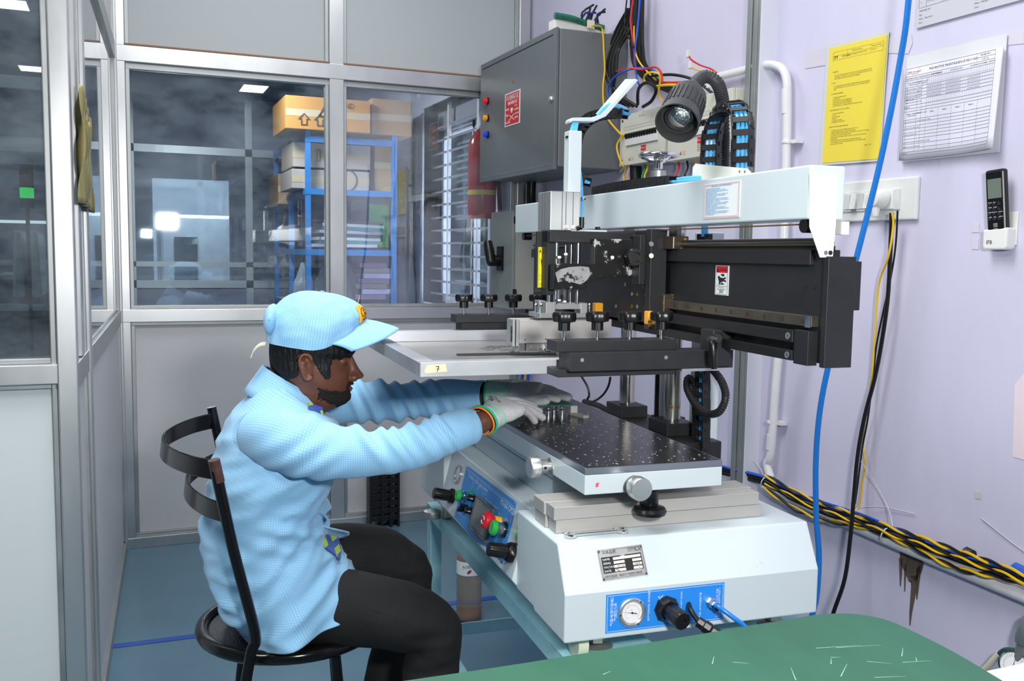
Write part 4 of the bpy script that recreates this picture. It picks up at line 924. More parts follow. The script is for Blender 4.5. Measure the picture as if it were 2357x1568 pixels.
# taped paper flag with the figure 7
a, b = PL(978, 842, y=fy0 - .0004), PL(1026, 860, y=fy0 - .0004)
m_ = MB(); m_.prism([PL(*p, y=fy0 - .0002) for p in ((983, 841), (1026, 838), (1029, 856), (1010, 857), (979, 860), (977, 853))], (0, -.0005, 0))
mk('masking_tape', m_, mat('masking_tape', '#e3dcb6', .7, var=.05, vscale=60), SFR, MF)
t = MB(); put_text(t, '7', .014, PL(1004, 856, y=fy0 - .0009), (1, 0, .05), (-.15, 0, 1)); quad(t, PL(1004, 850, y=fy0 - .0009), (1, 0, 0), (0, 0, 1), 0, 0, .007, .0007); mk('tape_lettering', t, PK, SFR, MF)

# circuit board on its pins, L-shaped stop
pc = PL(1232, 940, z=.936); 
bd = thing('circuit_board', 'green circuit board on steel pins under the gloved hands', 'circuit board', (.712, 1.915, .9005), MF)
mk('board', bx((.662, 1.868, .9210), (.762, 1.962, .9228)), mat('pcb_green', '#2f6a52', .4, spots=('#9fb8a8', 60, .62)), bd, MF)
for x, y, r in ((.706, 1.878, .006), (.694, 1.884, .0035), (.738, 1.878, .006), (.722, 1.886, .004), (.68, 1.94, .005), (.750, 1.94, .005)):
    mk('pin', MB().lathe([(r, 0), (r, .010), (r * .4, .012), (r * .4, .017), (r * .75, .018), (r * .3, .0205)], (x, y, .9004), (0, 0, 1), 14), BRIGHT, bd, MF, smooth=True)
ls = thing('stop_block', 'grey L-shaped metal stop beside the circuit board on the black table', 'stop block', (.77, 1.85, .9004), MF)
mk('upright', bx((.752, 1.862, .9004), (.768, 1.878, .9212)), BAR, ls, MF, bev=.0006); mk('foot', MB().prism([(.752, 1.862, .9004), (.768, 1.866, .9004), (.778, 1.822, .9004), (.764, 1.818, .9004)], (0, 0, .0065)), BAR, ls, MF, bev=.0006)

# under the printer: tin, roller, bottle, bucket, cardboard
tp_ = PL(995, 1192, z=.581)
tn = thing('metal_tin', 'small round steel tin on the far corner of the teal stand', 'tin', tp_, MF)
mk('tin_body', MB().lathe([(.021, 0), (.022, .002), (.0215, .013), (.0225, .014), (.022, .018), (.012, .021), (.003, .022)], tp_, (0, 0, 1), 28), ALU_D, tn, MF, smooth=True)
mk('wire_loop', MB().tube([tp_ + V((-.02, 0, .012)), tp_ + V((-.027, -.004, .022)), tp_ + V((-.018, -.004, .026)), tp_ + V((-.010, 0, .022))], .0008, 6, smooth=5), BRIGHT, tn, MF)
bp_ = hit(1079, 1425, z=.002)
bt = thing('bottle', 'ribbed clear bottle with brown liquid and black cap under the printer', 'bottle', bp_)
BG = mat('bottle_plastic', '#c9b7a8', .12, trans=.75, ior=1.2)
prof_ = [(.030, 0), (.041, .004), (.043, .012)]
for k in range(10): prof_ += [(.0435, .03 + k * .012), (.0405, .036 + k * .012)]
prof_ += [(.043, .155), (.043, .215), (.040, .228), (.028, .25), (.016, .268), (.0145, .285)]
mk('bottle_body', MB().lathe(prof_, bp_, (0, 0, 1), 30), BG, bt, smooth='all')
mk('liquid', MB().lathe([(.026, .003), (.039, .006), (.040, .03), (.038, .030)], bp_, (0, 0, 1), 28), mat('brown_liquid', '#7d4630', .2), bt, smooth=True)
mk('cap', MB().lathe([(.0175, .272), (.0175, .300), (.015, .303)], bp_, (0, 0, 1), 28, star=ridge(20, .02)), PBLACK, bt)
lb = mk('bottle_label', MB().lathe([(.0436, .165), (.0436, .212)], bp_, (0, 0, 1), 30, caps=False), mat('label_white', '#dfe5e5', .4), bt, smooth='all')
t = MB(); dirb = (V((0, 0, 0)) - bp_); dirb.z = 0; dirb.normalize(); ub = V((-dirb.y, dirb.x, 0))
put_text(t, 'ACIDEX', .013, bp_ + dirb * .0445 + ub * -.024 + V((0, 0, .193)), ub, (0, 0, 1)); mk('label_lettering', t, PK, lb)
t = MB(); t.lathe([(.009, 0), (.009, .0004)], bp_ + dirb * .0440 + V((0, 0, .180)), dirb, 14, sy=.5, sx=1.); mk('label_oval', t, mat('print_red_dark', '#9c3b37', .6), lb)
bu = hit(1225, 1400, z=.0); bk_ = thing('bucket', 'dark blue plastic bucket in the shade under the printer', 'bucket', bu)
mk('bucket_body', MB().lathe([(.085, 0), (.105, .19), (.112, .192), (.112, .204), (.104, .204), (.082, .006)], bu, (0, 0, 1), 32), mat('bucket_blue', '#123a86', .35), bk_, smooth=True)
mk('bucket_handle', MB().tube([bu + V((-.112, 0, .19)), bu + V((-.09, -.05, .15)), bu + V((0, -.115, .12)), bu + V((.09, -.05, .15)), bu + V((.112, 0, .19))], .0025, 6, smooth=6), ALU_D, bk_)
cb0 = thing('cardboard_box', 'flattened brown cardboard box lying under the printer near the wall', 'box', (1.5, 3.6, 0.001))
CARD = mat('cardboard', '#a07a4c', .8, var=.08, vscale=12)
mk('box_body', MB().box((1.32, 3.42, .002), (1.68, 3.78, .20)), CARD, cb0, bev=.002); mk('box_flap', MB().prism([(1.32, 3.42, .20), (1.68, 3.42, .20), (1.70, 3.30, .23), (1.32, 3.30, .23)], (0, 0, .003)), CARD, cb0)

# black slotted magazine leaning on the back partition
mg = thing('slotted_magazine', 'black slotted circuit board magazine leaning on the back partition', 'magazine', (1.11, 4.02, 0))
for k in range(11):
    z = .03 + k * .034; mk('slot_plate', MB().box((1.0, 4.045, z), (1.13, 4.07, z + .024)), mat('magazine_black', '#1d1e20', .4), mg, bev=.002)
for x in (.995, 1.05, 1.09, 1.125): mk('magazine_rib', MB().box((x, 4.035, .0), (x + .010, 4.092, .405)), mat('magazine_black', '#1d1e20', .4), mg, bev=.001)

# ================================================================ FOREGROUND: bench with green mat
GM = mat('mat_green', '#2e604c', .5, var=.22, vscale=5, stretch=(1, .35, 1), spots=('#74a392', 5, .62), bump=.15, bscale=14)
mt = []
zt = .75
edge = [(700, 1610), (930, 1567), (1200, 1527), (1500, 1478), (1800, 1428), (1880, 1415), (1940, 1412), (1990, 1416), (2050, 1430), (2120, 1462), (2200, 1503), (2300, 1562)]
pts = [hit(x, y, z=zt) for x, y in edge]; pts = pts[:1] + spline(pts[1:], 4)
pts += [V((.90, .45, zt)), V((.80, .30, zt)), V((-.1, .30, zt)), V((-.25, .80, zt))]
bench = thing('workbench', 'white bench top in the foreground corner under the green mat', 'bench', (.5, .55, 0))
bp2 = [hit(2245, 1568, z=.744), hit(2357, 1548, z=.744)]
mk('bench_top', MB().prism([(-.25, .25, .70), (1.25, .25, .70), (1.25, .80, .70), (.90, .80, .70), (.60, .86, .70), (-.25, .86, .70)], (0, 0, .0455)), mat('bench_white', '#dfe3e6', .4), bench, bev=.003)
for x, y in ((-.2, .3), (1.2, .3), (1.2, .75), (-.2, .75)): mk('leg', bx((x - .02, y - .02, 0), (x + .02, y + .02, .70)), ALU, bench)
gm_ = mk('green_mat', MB().prism([V((p.x, p.y, .747)) for p in pts], (0, 0, .003)), GM, label='large worn green antistatic mat covering the foreground bench', cat='mat', bev=.0008)
random.seed(21); sc2 = MB()
for i in range(24):
    x, y = random.uniform(1150, 2150), random.uniform(1470, 1560); c = hit(x, y, z=.7502); a = random.uniform(.2, 1.1) if i % 2 else random.uniform(-.6, -.2); l = random.uniform(.005, .035)
    if c.y > .90 + .08 * random.random(): continue
    d_ = V((math.cos(a), math.sin(a), 0)) * l; n_ = V((-math.sin(a), math.cos(a), 0)) * .0006; sc2.add([c - d_ - n_, c + d_ - n_ * .3, c + d_ + n_ * .3, c - d_ + n_], [(0, 1, 2, 3)])
mk('scratch_marks', sc2, mat('scratch_pale', '#8fbfa9', .6), gm_, kind='stuff')
# small pressure gauge with fittings at the right edge
gp = hit(2333, 1530, x=XR - .06); PGU = thing('regulator_gauge', 'small chrome pressure gauge with white hose at the bottom right edge', 'gauge', gp)
gax = (V((0, 0, EYE)) - gp).normalized(); gax = (gax + V((-.4, 0, 0))).normalized()
mk('gauge_case', MB().lathe([(.024, -.022), (.027, -.020), (.027, 0), (.0285, .001), (.0285, .005), (.0255, .006), (.0245, .003)], gp, gax, 36), CHROME, PGU, smooth=True)
mk('gauge_rim', MB().lathe([(.0288, .0), (.0294, .002), (.0288, .004)], gp, gax, 36, caps=False), mat('rim_green', '#2f6a5a', .4), PGU, smooth=True)
mk('dial', MB().lathe([(.0244, .002), (.0244, .0035)], gp, gax, 30), mat('dial_white', '#e9ebea', .4), PGU)
t = MB(); uu = V((0, 0, 1)).cross(gax).normalized(); vv = gax.cross(uu)
for k in range(21):
    a = math.radians(225 - k * 13.5); t.add([gp + gax * .0037 + (uu * math.cos(a + e) + vv * math.sin(a + e)) * r for r, e in ((.016, -.02), (.021, -.015), (.021, .015), (.016, .02))], [(0, 1, 2, 3)])
t.add([gp + gax * .0039 + uu * -.001 + vv * -.006, gp + gax * .0039 + uu * .001 + vv * -.006, gp + gax * .0039 + uu * .003 + vv * .018], [(0, 1, 2)])
mk('dial_marks', t, PK, PGU)
mk('gauge_stem', MB().cyl(gp + V((.01, 0, .0)), gp + V((.012, -.01, .07)), .010, n=12), ALU_D, PGU); mk('elbow', MB().lathe([(.016, 0), (.018, .01), (.016, .05), (.012, .06)], gp + V((.01, -.01, .05)), (0, -.2, 1), 14), ALU_D, PGU, smooth=True)
mk('green_pipe', MB().tube([hit(x, y, x=XR - .05) for x, y in ((2345, 1500), (2330, 1497), (2312, 1497), (2298, 1508))], .0055, 10, smooth=5), mat('pipe_green', '#1f4c42', .35), PGU, smooth=True)
mk('white_pipe', MB().tube([hit(x, y, x=XR - .05) for x, y in ((2300, 1505), (2288, 1518), (2272, 1536), (2255, 1552), (2240, 1575))], .007, 10, smooth=5), mat('pipe_cream', '#cfc9b6', .5, var=.1, vscale=30), PGU, smooth=True)

# ================================================================ RIGHT WALL: box, breakers, extinguisher, conduits, papers
XW = XR
CG = mat('cabinet_grey', '#6d7273', .38, var=.05, vscale=5, spots=('#b9a79f', 34, .745))
# ---- electric cabinet
EC = thing('electric_cabinet', 'big dark grey electric cabinet with red DANGER sign on the wall', 'cabinet', (1.63, 3.585, 1.573))
xf, ya, yb, z0, z1 = 1.483, 3.19, 3.985, 1.573, 2.075
def em(n, mb, m=CG, par=None, **k): return mk(n, mb, m, par or EC, **k)
em('cabinet_body', bx((xf + .016, ya, z0), (XR - .001, yb, z1)), bev=.003)
dr = em('cabinet_door', bx((xf, ya + .004, z0 - .012), (xf + .015, yb - .004, z1 + .004)), mat('cabinet_door_grey', '#60666a', .34, var=.05, vscale=4, spots=('#c4b9b2', 30, .74)), bev=.003)
em('door_fold', bx((xf - .001, ya + .03, z1 - .022), (xf, yb - .03, z1 - .018)), PK, dr); em('door_fold', bx((xf - .001, ya + .03, z0 + .008), (xf, yb - .03, z0 + .0095)), ALU, dr)
def EX(px, py, l=0.): return hit(px, py, x=xf - l)
for y, c, e in ((233, '#d8202c', 1), (272, '#d98a1c', 1), (310, '#1d3fd0', 1)):
    p = EX(1123, y); r_ = em('indicator_ring', MB().lathe([(.016, 0), (.016, .004), (.013, .006)], p, (-1, 0, 0), 18), PBLACK, dr)
    em('indicator_lamp', MB().lathe([(.0125, .004), (.0125, .018), (.009, .021)], p, (-1, 0, 0), 18), mat('lamp_' + c[1:], c, .15, emit=.25), dr, smooth=True)
em('lock', MB().lathe([(.012, 0), (.012, .004), (.009, .009), (.004, .010)], EX(1270, 228), (-1, 0, 0), 18), ALU, dr, smooth=True)
em('hole_mark', MB().lathe([(.007, 0), (.006, .001)], EX(1180, 189), (-1, 0, 0), 12), mat('rust_orange', '#9c4a2a', .6), dr)
a, b, c = EX(1163, 218), EX(1198, 206), EX(1163, 293)
DW, DH = a.y - b.y, a.z - c.z; do = V((xf - .0012, a.y, c.z)); du, dv_ = V((0, -1, 0)), V((0, 0, 1))
ds = em('danger_sign', bx((xf - .001, a.y - DW, c.z), (xf, a.y, a.z)), mat('label_white', '#dfe5e5', .4), dr, label='red and white DANGER sign')
t = MB(); quad(t, do, du, dv_, DW * .05, DH * .03, DW * .95, DH * .97); em('sign_field', t, RB, ds)
t = MB(); o2 = do + V((-.0004, 0, 0)); D2 = lambda a, b: o2 + du * (a * DW) + dv_ * (b * DH)
for s, sz, x, z, al in (('DANGER', .235, .5, .77, 'CENTER'), ('440-VOLTS', .15, .5, .63, 'CENTER'), ('खतरा', .12, .07, .48, 'LEFT'), ('ਖਤਰਾ', .085, .66, .53, 'LEFT'), ('అపాయం', .095, .64, .42, 'LEFT'), ('அபாயம்', .075, .65, .30, 'LEFT'), ('धोका', .11, .07, .30, 'LEFT'), ('ഖതരാ', .085, .66, .18, 'LEFT'), ('ಅಪಾಯ', .10, .07, .08, 'LEFT')):
    for dx in (0, .012): put_text(t, s, DH * sz, D2(x + dx, z), du, dv_, align=al, sx=1.0)
# skull and crossed bones
def disc(cx_, cz_, r, rz_, n=14): t.add([D2(cx_ + r * math.cos(2 * PI * k / n), cz_ + rz_ * math.sin(2 * PI * k / n)) for k in range(n)], [tuple(range(n))])
disc(.47, .47, .09, .055); disc(.47, .405, .05, .028)
for s in (-1, 1):
    t.add([D2(.47 + s * .17, .14), D2(.47 + s * .19, .155), D2(.47 - s * .14, .33), D2(.47 - s * .16, .315)], [(0, 1, 2, 3)])
em('sign_lettering', t, mat('sign_white', '#efefee', .5), ds)
t = MB(); o2 = do + V((-.0006, 0, 0)); disc(.435, .465, .022, .014, 8); disc(.51, .465, .022, .014, 8); em('skull_eyes', t, RB, ds)
# strip and clutter on top of the cabinet
zt_ = z1
tb_ = thing('terminal_strip', 'white terminal strip wrapped in green tape lying on the grey cabinet', 'terminal strip', (1.6, 3.35, zt_))
p0, p1 = hit(1268, 62, z=zt_ + .0), hit(1385, 66, z=zt_)
mk('strip_base', MB().box((1.50, 3.24, zt_ + .001), (1.72, 3.30, zt_ + .045)), mat('terminal_white', '#dcdcd8', .5), tb_, bev=.003)
mk('green_tape', MB().tube([(1.495, 3.235, zt_ + .055), (1.56, 3.23, zt_ + .05), (1.62, 3.24, zt_ + .042), (1.70, 3.235, zt_ + .03)], .012, 8, smooth=4), mat('green_tape', '#1d6b55', .2, var=.2, vscale=60, bump=.5, bscale=120), tb_, smooth=True)
random.seed(2)
for i in range(8):
    x = 1.60 + i * .011; mk('wire_end', MB().tube([(x, 3.235, zt_ + .045), (x + random.uniform(-.01, .02), 3.225, zt_ + .075), (x + random.uniform(.0, .045), 3.22, zt_ + random.uniform(.07, .12))], .004, 6, smooth=3), mat('dark_wire', '#1c2430', .5) if i % 3 else mat('navy_wire', '#20306c', .4), tb_)
mk('wire_tag', bx((1.625, 3.222, zt_ + .02), (1.655, 3.226, zt_ + .05)), mat('tag_cream', '#dedac2', .5), tb_)
lt = thing('light_fitting', 'small grey fitting lying on the grey cabinet near the wall', 'fitting', (1.74, 3.22, zt_))
for y in (3.215, 3.25): mk('fitting_dome', MB().lathe([(.022, 0), (.021, .010), (.012, .016)], (1.742, y, zt_ + .001), (0, 0, 1), 16), ALU_D, lt, smooth=True)

# ---- isolator box with the black rotary handle
IB = thing('isolator_box', 'beige isolator box with black rotary handle beside the window', 'switch box', (1.68, 3.97, 1.0))
IG = mat('box_beige', '#a9aaa0', .4, var=.04, vscale=8)
mk('box_body', bx((1.600, 3.835, 1.0), (XR - .001, 4.095, 1.432)), IG, IB, bev=.004)
idr = mk('box_door', bx((1.585, 3.83, .997), (1.599, 4.095, 1.436)), mat('box_door_grey', '#8a8e8b', .3, var=.05, vscale=6), IB, bev=.003)
for z in (1.06, 1.38): mk('hinge', bx((1.59, 3.822, z), (1.605, 3.836, z + .03)), PBLACK, idr)
hb = hit(1150, 600, x=1.583); 
mk('handle_plate', MB().box((1.575, hb.y - .045, hb.z - .045), (1.585, hb.y + .02, hb.z + .065)), PBLACK, idr, bev=.002)
mk('handle_hub', MB().cyl((1.53, hb.y, hb.z), (1.58, hb.y, hb.z), .026, n=24), PBLACK, idr, smooth=True)
e0, e1 = hit(1130, 600, x=1.53), hit(1123, 558, x=1.53)
mk('rotary_handle', MB().tube([e0 + V((0, 0, -.01)), (e0 + e1) / 2, e1], lambda t: .023 - .006 * abs(t - .5), 12, smooth=4), PBLACK, idr, smooth=True)
mk('padlock', MB().box(hit(1163, 678, x=1.57), hit(1177, 692, x=1.57) + V((.014, 0, 0))), mat('lock_blue', '#2a6fb0', .4), idr, bev=.002)

# ---- extinguisher beyond the glass
ex = thing('fire_extinguisher', 'red fire extinguisher with yellow band hanging behind the grey cabinet', 'extinguisher', (1.68, 4.47, 1.45))
REDP = mat('extinguisher_red', '#a8161d', .22, var=.05)
mk('cylinder', MB().lathe([(.05, -.02), (.068, -.008), (.072, .02), (.072, .33), (.062, .37), (.035, .41), (.02, .42)], (1.68, 4.47, 1.45), (0, 0, 1), 36), REDP, ex, smooth=True)
mk('yellow_band', MB().lathe([(.0725, .088), (.0725, .112)], (1.68, 4.47, 1.45), (0, 0, 1), 36, caps=False), mat('band_yellow', '#cdb432', .4), ex, smooth=True)
mk('foot_ring', MB().lathe([(.055, -.03), (.066, -.03), (.069, .0), (.05, .0)], (1.68, 4.47, 1.45), (0, 0, 1), 40, star=lambda a: 1 + .03 * math.cos(9 * a)), REDP, ex)
mk('hose', MB().tube([(1.66, 4.40, 1.87), (1.715, 4.395, 1.80), (1.735, 4.39, 1.6), (1.745, 4.385, 1.46), (1.75, 4.38, 1.42)], .011, 10, smooth=6), mat('hose_dark', '#4b2a2c', .4), ex, smooth=True)
mk('bracket', bx((1.72, 4.44, 1.6), (XR, 4.50, 1.62)), ALU_D, ex)

# ---- breaker boxes
def breaker_box(y0, y1, zz0, zz1, lab):
    B = thing('breaker_box', lab, 'breaker box', (1.74, (y0 + y1) / 2, zz0), group='breaker boxes behind the printer')
    CRM = mat('breaker_cream', '#c9c8bb', .38, var=.05, vscale=10, spots=('#8d8779', 26, .72))
    mk('box_case', bx((1.712, y0, zz0), (XR - .001, y1, zz1)), CRM, B, bev=.003)
    cov = mk('box_cover', bx((1.700, y0, zz0 + .002), (1.7118, y1, zz1)), CRM, B, bev=.002)
    bz = zz0 + .095
    n = 12; w = (y1 - y0 - .09) / n
    for i in range(n):
        yy = y1 - .05 - i * w
        q = mk('breaker', bx((1.694, yy - w * .92, bz - .024), (1.7, yy, bz + .022)), mat('breaker_white', '#d5d5d2', .4), B, bev=.0008)
        mk('toggle', MB().prism([(1.694, yy - w * .85, bz + .0), (1.688, yy - w * .85, bz + .012), (1.688, yy - w * .85, bz + .016), (1.694, yy - w * .85, bz + .021)], (0, w * .75, 0)), PBLACK, q)
    t = MB(); o = V((1.6997, y1 - .03, zz0)); L_ = y1 - y0 - .06
    frame_lines(t, o, du, dv_, 0, .128, L_, .140, .0006)
    for i in range(1, 17): quad(t, o, du, dv_, L_ * i / 17, .128, L_ * i / 17 + .0006, .140)
    put_text(t, 'MS GOLD', .010, o + du * (L_ * .42) + dv_ * .165, du, dv_)
    mk('cover_print', t, mat('print_grey', '#6d7076', .6), cov)
    t = MB(); ro = o + V((-.0004, 0, 0)); quad(t, ro, du, dv_, L_ * .5, .045, L_ * .5 + .034, .064); t.add([ro + du * L_ * .16 + dv_ * .018, ro + du * (L_ * .16 + .010) + dv_ * .018, ro + du * (L_ * .16 + .005) + dv_ * .030], [(0, 1, 2)]); mk('red_sticker', t, RB, cov)
    t = MB(); ro2 = ro + V((-.0004, 0, 0)); put_text(t, 'MS gold', .008, ro2 + du * (L_ * .5 + .002) + dv_ * .052, du, dv_); mk('sticker_lettering', t, PW, cov)
    t = MB(); quad(t, ro, du, dv_, L_ * .5, .020, L_ * .5 + .034, .044); quad(t, ro, du, dv_, L_ * .16 + .011, .017, L_ * .16 + .034, .030); mk('beige_sticker', t, mat('sticker_beige', '#c2b59b', .6), cov)
    t = MB(); [put_text(t, s, .005, ro2 + du * (L_ * .5 + .001) + dv_ * z, du, dv_) for s, z in (('RATED 63A', .037), ('MCB DB', .030), ('240V AC', .023))]
    mk('sticker_print', t, PK, cov)
    for z in (.02, .165): mk('cover_screw', MB().lathe([(.005, 0), (.004, .002)], o + dv_ * z + du * -.012, (-1, 0, 0), 10), PK, cov)
    return B
breaker_box(2.775, 3.085, 1.572, 1.757, 'cream breaker box touching the grey cabinet, left of the lamp')
breaker_box(2.395, 2.755, 1.562, 1.755, 'cream breaker box partly hidden by the lamp and the black cable chain')

# ---- conduits and pipes
def W(px, py, off=.02): return hit(px, py, x=XR - off)
pvc = thing('pvc_conduit', 'white plastic conduit bending down beside the aluminium profile', 'conduit', W(1770, 1100))
c1 = [W(1648, 178, .03), W(1700, 165, .03), W(1745, 153, .03), W(1775, 149, .03), W(1800, 158, .03), W(1811, 185, .03), W(1812, 230, .03), W(1811, 330, .03), W(1800, 700, .03), W(1785, 900, .03), W(1775, 1040, .03), W(1766, 1068, .03), W(1774, 1100, .03)]
mk('pipe', MB().tube(c1, .0125, 14, smooth=8), WPVC, pvc, smooth=True)
for a, b in (((1727, 156), (1758, 150)), ((1811, 205), (1811, 262)), ((1777, 1000), (1774, 1035))):
    mk('coupling', MB().cyl(W(*a, .03), W(*b, .03), .0145, n=16), WPVC, pvc, smooth=True)
for y in (327, 972):
    p = W(1812 if y == 327 else 1777, y, .03); m_ = MB(); m_.lathe([(.015, -.004), (.0155, 0), (.015, .004)], p, (0, 0, 1), 18); m_.box(p + V((.004, -.035, -.005)), p + V((.028, .02, .005))); mk('saddle_clip', m_, WPVC, pvc)
lp = thing('floor_conduit', 'thick white conduit running along the right wall under the cable bundle', 'conduit', W(2060, 1240))
mk('pipe', MB().tube([W(1760, 1118), W(1840, 1155), W(2060, 1250), W(2200, 1308), W(2357, 1372), W(2500, 1430)], .015, 14, smooth=4), WPVC, lp, smooth=True)
mk('bushing', MB().cyl(W(1795, 1133), W(1822, 1146), .0175, n=16), WPVC, lp, smooth=True)
# cable bundle along the wall: each cable its own
def cable(name, pts, r, m, label, group=None, off=.03, wob=0., F=None, cat='cable', sm=5, world=False):
    P = [p if isinstance(p, V) else W(p[0], p[1], p[2] if len(p) > 2 else off) for p in pts]
    return mk(name, MB().tube(P, r, 8, smooth=sm), m, F=F, smooth=True, label=label, cat=cat, group=group)
base = [(1620, 1072), (1680, 1088), (1760, 1108), (1830, 1146), (1900, 1176), (1980, 1203), (2060, 1232), (2130, 1256), (2210, 1285), (2290, 1312), (2357, 1338), (2460, 1378)]
def off(d, dz=0): return [(x, y + d) for x, y in base]
BG_ = 'cables bundled along the right wall'
cable('cable', off(4), .0085, RUBBER, 'thickest black cable of the bundle along the right wall', BG_)
cable('cable', off(-4), .0065, RUBBER, 'upper black cable of the bundle along the right wall', BG_, off=.036)
cable('cable', off(-10), .0036, BLU, 'upper blue wire running on top of the wall cable bundle', BG_, off=.040)
cable('cable', [(x, y - 14 + 6 * math.sin(i)) for i, (x, y) in enumerate(base)], .0032, BLU, 'wavy blue wire on the wall cable bundle', BG_, off=.045)
def twist(dy, ph, amp, r, m, lab, x0=1760, x1=2460, o=.046, extra=0.):
    P = []
    n = 60
    for i in range(n + 1):
        x = x0 + (x1 - x0) * i / n; y = 1108 + (x - 1760) * .386 + dy
        for k in range(len(base) - 1):
            if base[k][0] <= x <= base[k + 1][0]: f = (x - base[k][0]) / (base[k + 1][0] - base[k][0]); y = base[k][1] + f * (base[k + 1][1] - base[k][1]) + dy
        P.append(W(x, y + amp * math.sin(i * .75 + ph) + extra * math.sin(i * .21), o + .004 * math.cos(i * .75 + ph)))
    mk('cable', MB().tube(P, r, 6, smooth=2), m, smooth=True, label=lab, cat='cable', group=BG_)
twist(-14, 0, 4, .0034, YEL, 'yellow wire twisted with a black one along the top of the wall bundle')
twist(-14, PI, 4, .0034, RUBBER, 'black wire twisted with a yellow one along the top of the wall bundle')
twist(16, 0, 4, .0034, YEL, 'yellow wire twisted with black along the bottom of the white conduit', extra=10)
twist(16, PI, 4, .0034, RUBBER, 'black wire twisted with yellow along the bottom of the white conduit', extra=10)
twist(2, 1, 4, .0030, YEL, 'yellow wire twisted through the middle of the wall cable bundle', o=.052)
twist(2, 1 + PI, 4, .0030, RUBBER, 'black twisted wire through the middle of the wall cable bundle', o=.052)
for x, y in ((1768, 1112), (2046, 1232)):
    p = W(x, y, .03); mk('cable_tie', MB().lathe([(.023, -.0015), (.024, -.0015), (.024, .0015), (.023, .0015), (.023, -.0015)], p, (0, 1, .36), 20, caps=False, sy=1.2), mat('tie_white', '#dfe0dc', .4), label=('white cable tie round the bundle at the foot of the vertical conduit' if x < 1800 else 'white cable tie round the wall bundle above the stain'), cat='cable tie')
for k, (a, b) in enumerate((((2020, 1210), (2042, 1218)), ((2335, 1307), (2365, 1322)))):
    mk('blue_tape', MB().cyl(W(*a, .034), W(*b, .034), .0125, n=12), mat('tape_blue', '#2659b8', .4), label='blue tape wrapped on the wall bundle' + (' above the stain' if k == 0 else ' at the right edge'), cat='tape')
mk('black_tape', MB().cyl(W(2222, 1272, .034), W(2238, 1280, .034), .014, n=10), RUBBER, label='black tape wrapped round the wall bundle right of the stain', cat='tape')
# strings
def string(pts, lab): mk('string', MB().tube([W(x, y, o) for x, y, o in pts], .0011, 6, smooth=6), mat('string_white', '#cfcdd2', .6), smooth=True, label=lab, cat='string')
string(((1982, 1062, .06), (2010, 1105, .03), (2035, 1150, .02), (2048, 1180, .03), (2055, 1212, .05)), 'thin white cord hanging from the black lead to the tie of the bundle')
string(((1966, 1178, .05), (1985, 1168, .02), (2030, 1167, .008), (2070, 1175, .006), (2105, 1183, .004)), 'thin white cord lying on the wall above the cable bundle')
string(((2257, 1192, .004), (2290, 1218, .006), (2330, 1250, .004), (2365, 1275, .004)), 'thin white cord on the wall by the right edge above the bundle')
string(((1695, 1042, .02), (1725, 1055, .02), (1748, 1075, .02), (1758, 1098, .03)), 'thin white cord by the foot of the vertical conduit')

# blue air hose and the black lead hanging in front of the wall
cable('hanging_hose', [(2095, -40, .16), (2085, 60, .16), (2072, 140, .16), (2050, 260, .17), (2020, 400, .18), (1975, 580, .20), (1945, 690, .22), (1912, 820, .24), (1888, 940, .25), (1878, 1060, .25), (1879, 1190, .25), (1885, 1280, .25), (1880, 1370, .26), (1868, 1425, .27), (1862, 1500, .28)], .0068, TUBEB, 'long bright blue air hose hanging down in front of the right wall', cat='hose')
PLG = W(2055, 480, .05)
cable('plug_lead', [(2052, 490, .045), (2050, 560, .04), (2042, 700, .04), (2018, 850, .04), (1990, 960, .05), (1974, 1050, .06), (1965, 1150, .07), (1958, 1230, .08), (1945, 1330, .10), (1922, 1400, .12), (1905, 1450, .13)], .0052, RUBBER, 'black power lead hanging from the white plug down to the mat')
cable('plug_lead', [(2066, 485, .04), (2062, 560, .03), (2050, 640, .03), (2020, 780, .03), (2010, 860, .02), (1998, 960, .03), (1985, 1030, .03), (1975, 1110, .04), (1968, 1160, .05)], .0024, RUBBER, 'thin black wire hanging beside the power lead of the plug')
cable('plug_lead', [(2053, 488, .05), (2056, 520, .045), (2045, 590, .05), (2022, 660, .03), (2012, 800, .03), (2003, 900, .03), (1985, 1010, .02), (1992, 1060, .02), (1985, 1110, .02), (1978, 1165, .03), (1955, 1178, .05)], .0026, YEL, 'yellow wire curling down beside the power lead of the plug')

# ---- switch board with plug
sb0, sb1 = W(1890, 415, 0), W(2124, 515, 0)
SW = thing('switch_board', 'white wall switch board with rocker switches and a plug', 'switch board', V((XR, (sb0.y + sb1.y) / 2, sb1.z)))
sz0, sz1 = 1.345, 1.450; sy0_, sy1_ = 1.732, 2.09
WSW = mat('switch_white', '#dbdcda', .3, var=.02, vscale=20)
mk('board_plate', bx((XR - .012, sy0_, sz0), (XR, sy1_, sz1)), WSW, SW, bev=.004)
mk('inner_frame', bx((XR - .016, sy0_ + .05, sz0 + .026), (XR - .011, sy1_ - .02, sz1 - .028)), mat('switch_frame', '#cfd0cf', .35), SW, bev=.001)
for i in range(8):
    y = sy1_ - .045 - i * .0245; s_ = MB(); tilt = .0035 if i % 2 else -.0035
    s_.add([(XR - .022 - tilt, y, sz1 - .033), (XR - .022 - tilt, y - .021, sz1 - .033), (XR - .022 + tilt, y - .021, sz0 + .032), (XR - .022 + tilt, y, sz0 + .032), (XR - .014, y, sz1 - .033), (XR - .014, y - .021, sz1 - .033), (XR - .014, y - .021, sz0 + .032), (XR - .014, y, sz0 + .032)], [(0, 3, 2, 1), (4, 5, 6, 7), (0, 1, 5, 4), (2, 3, 7, 6), (1, 2, 6, 5), (3, 0, 4, 7)])
    mk('rocker_switch', s_, WSW, SW, bev=.001)
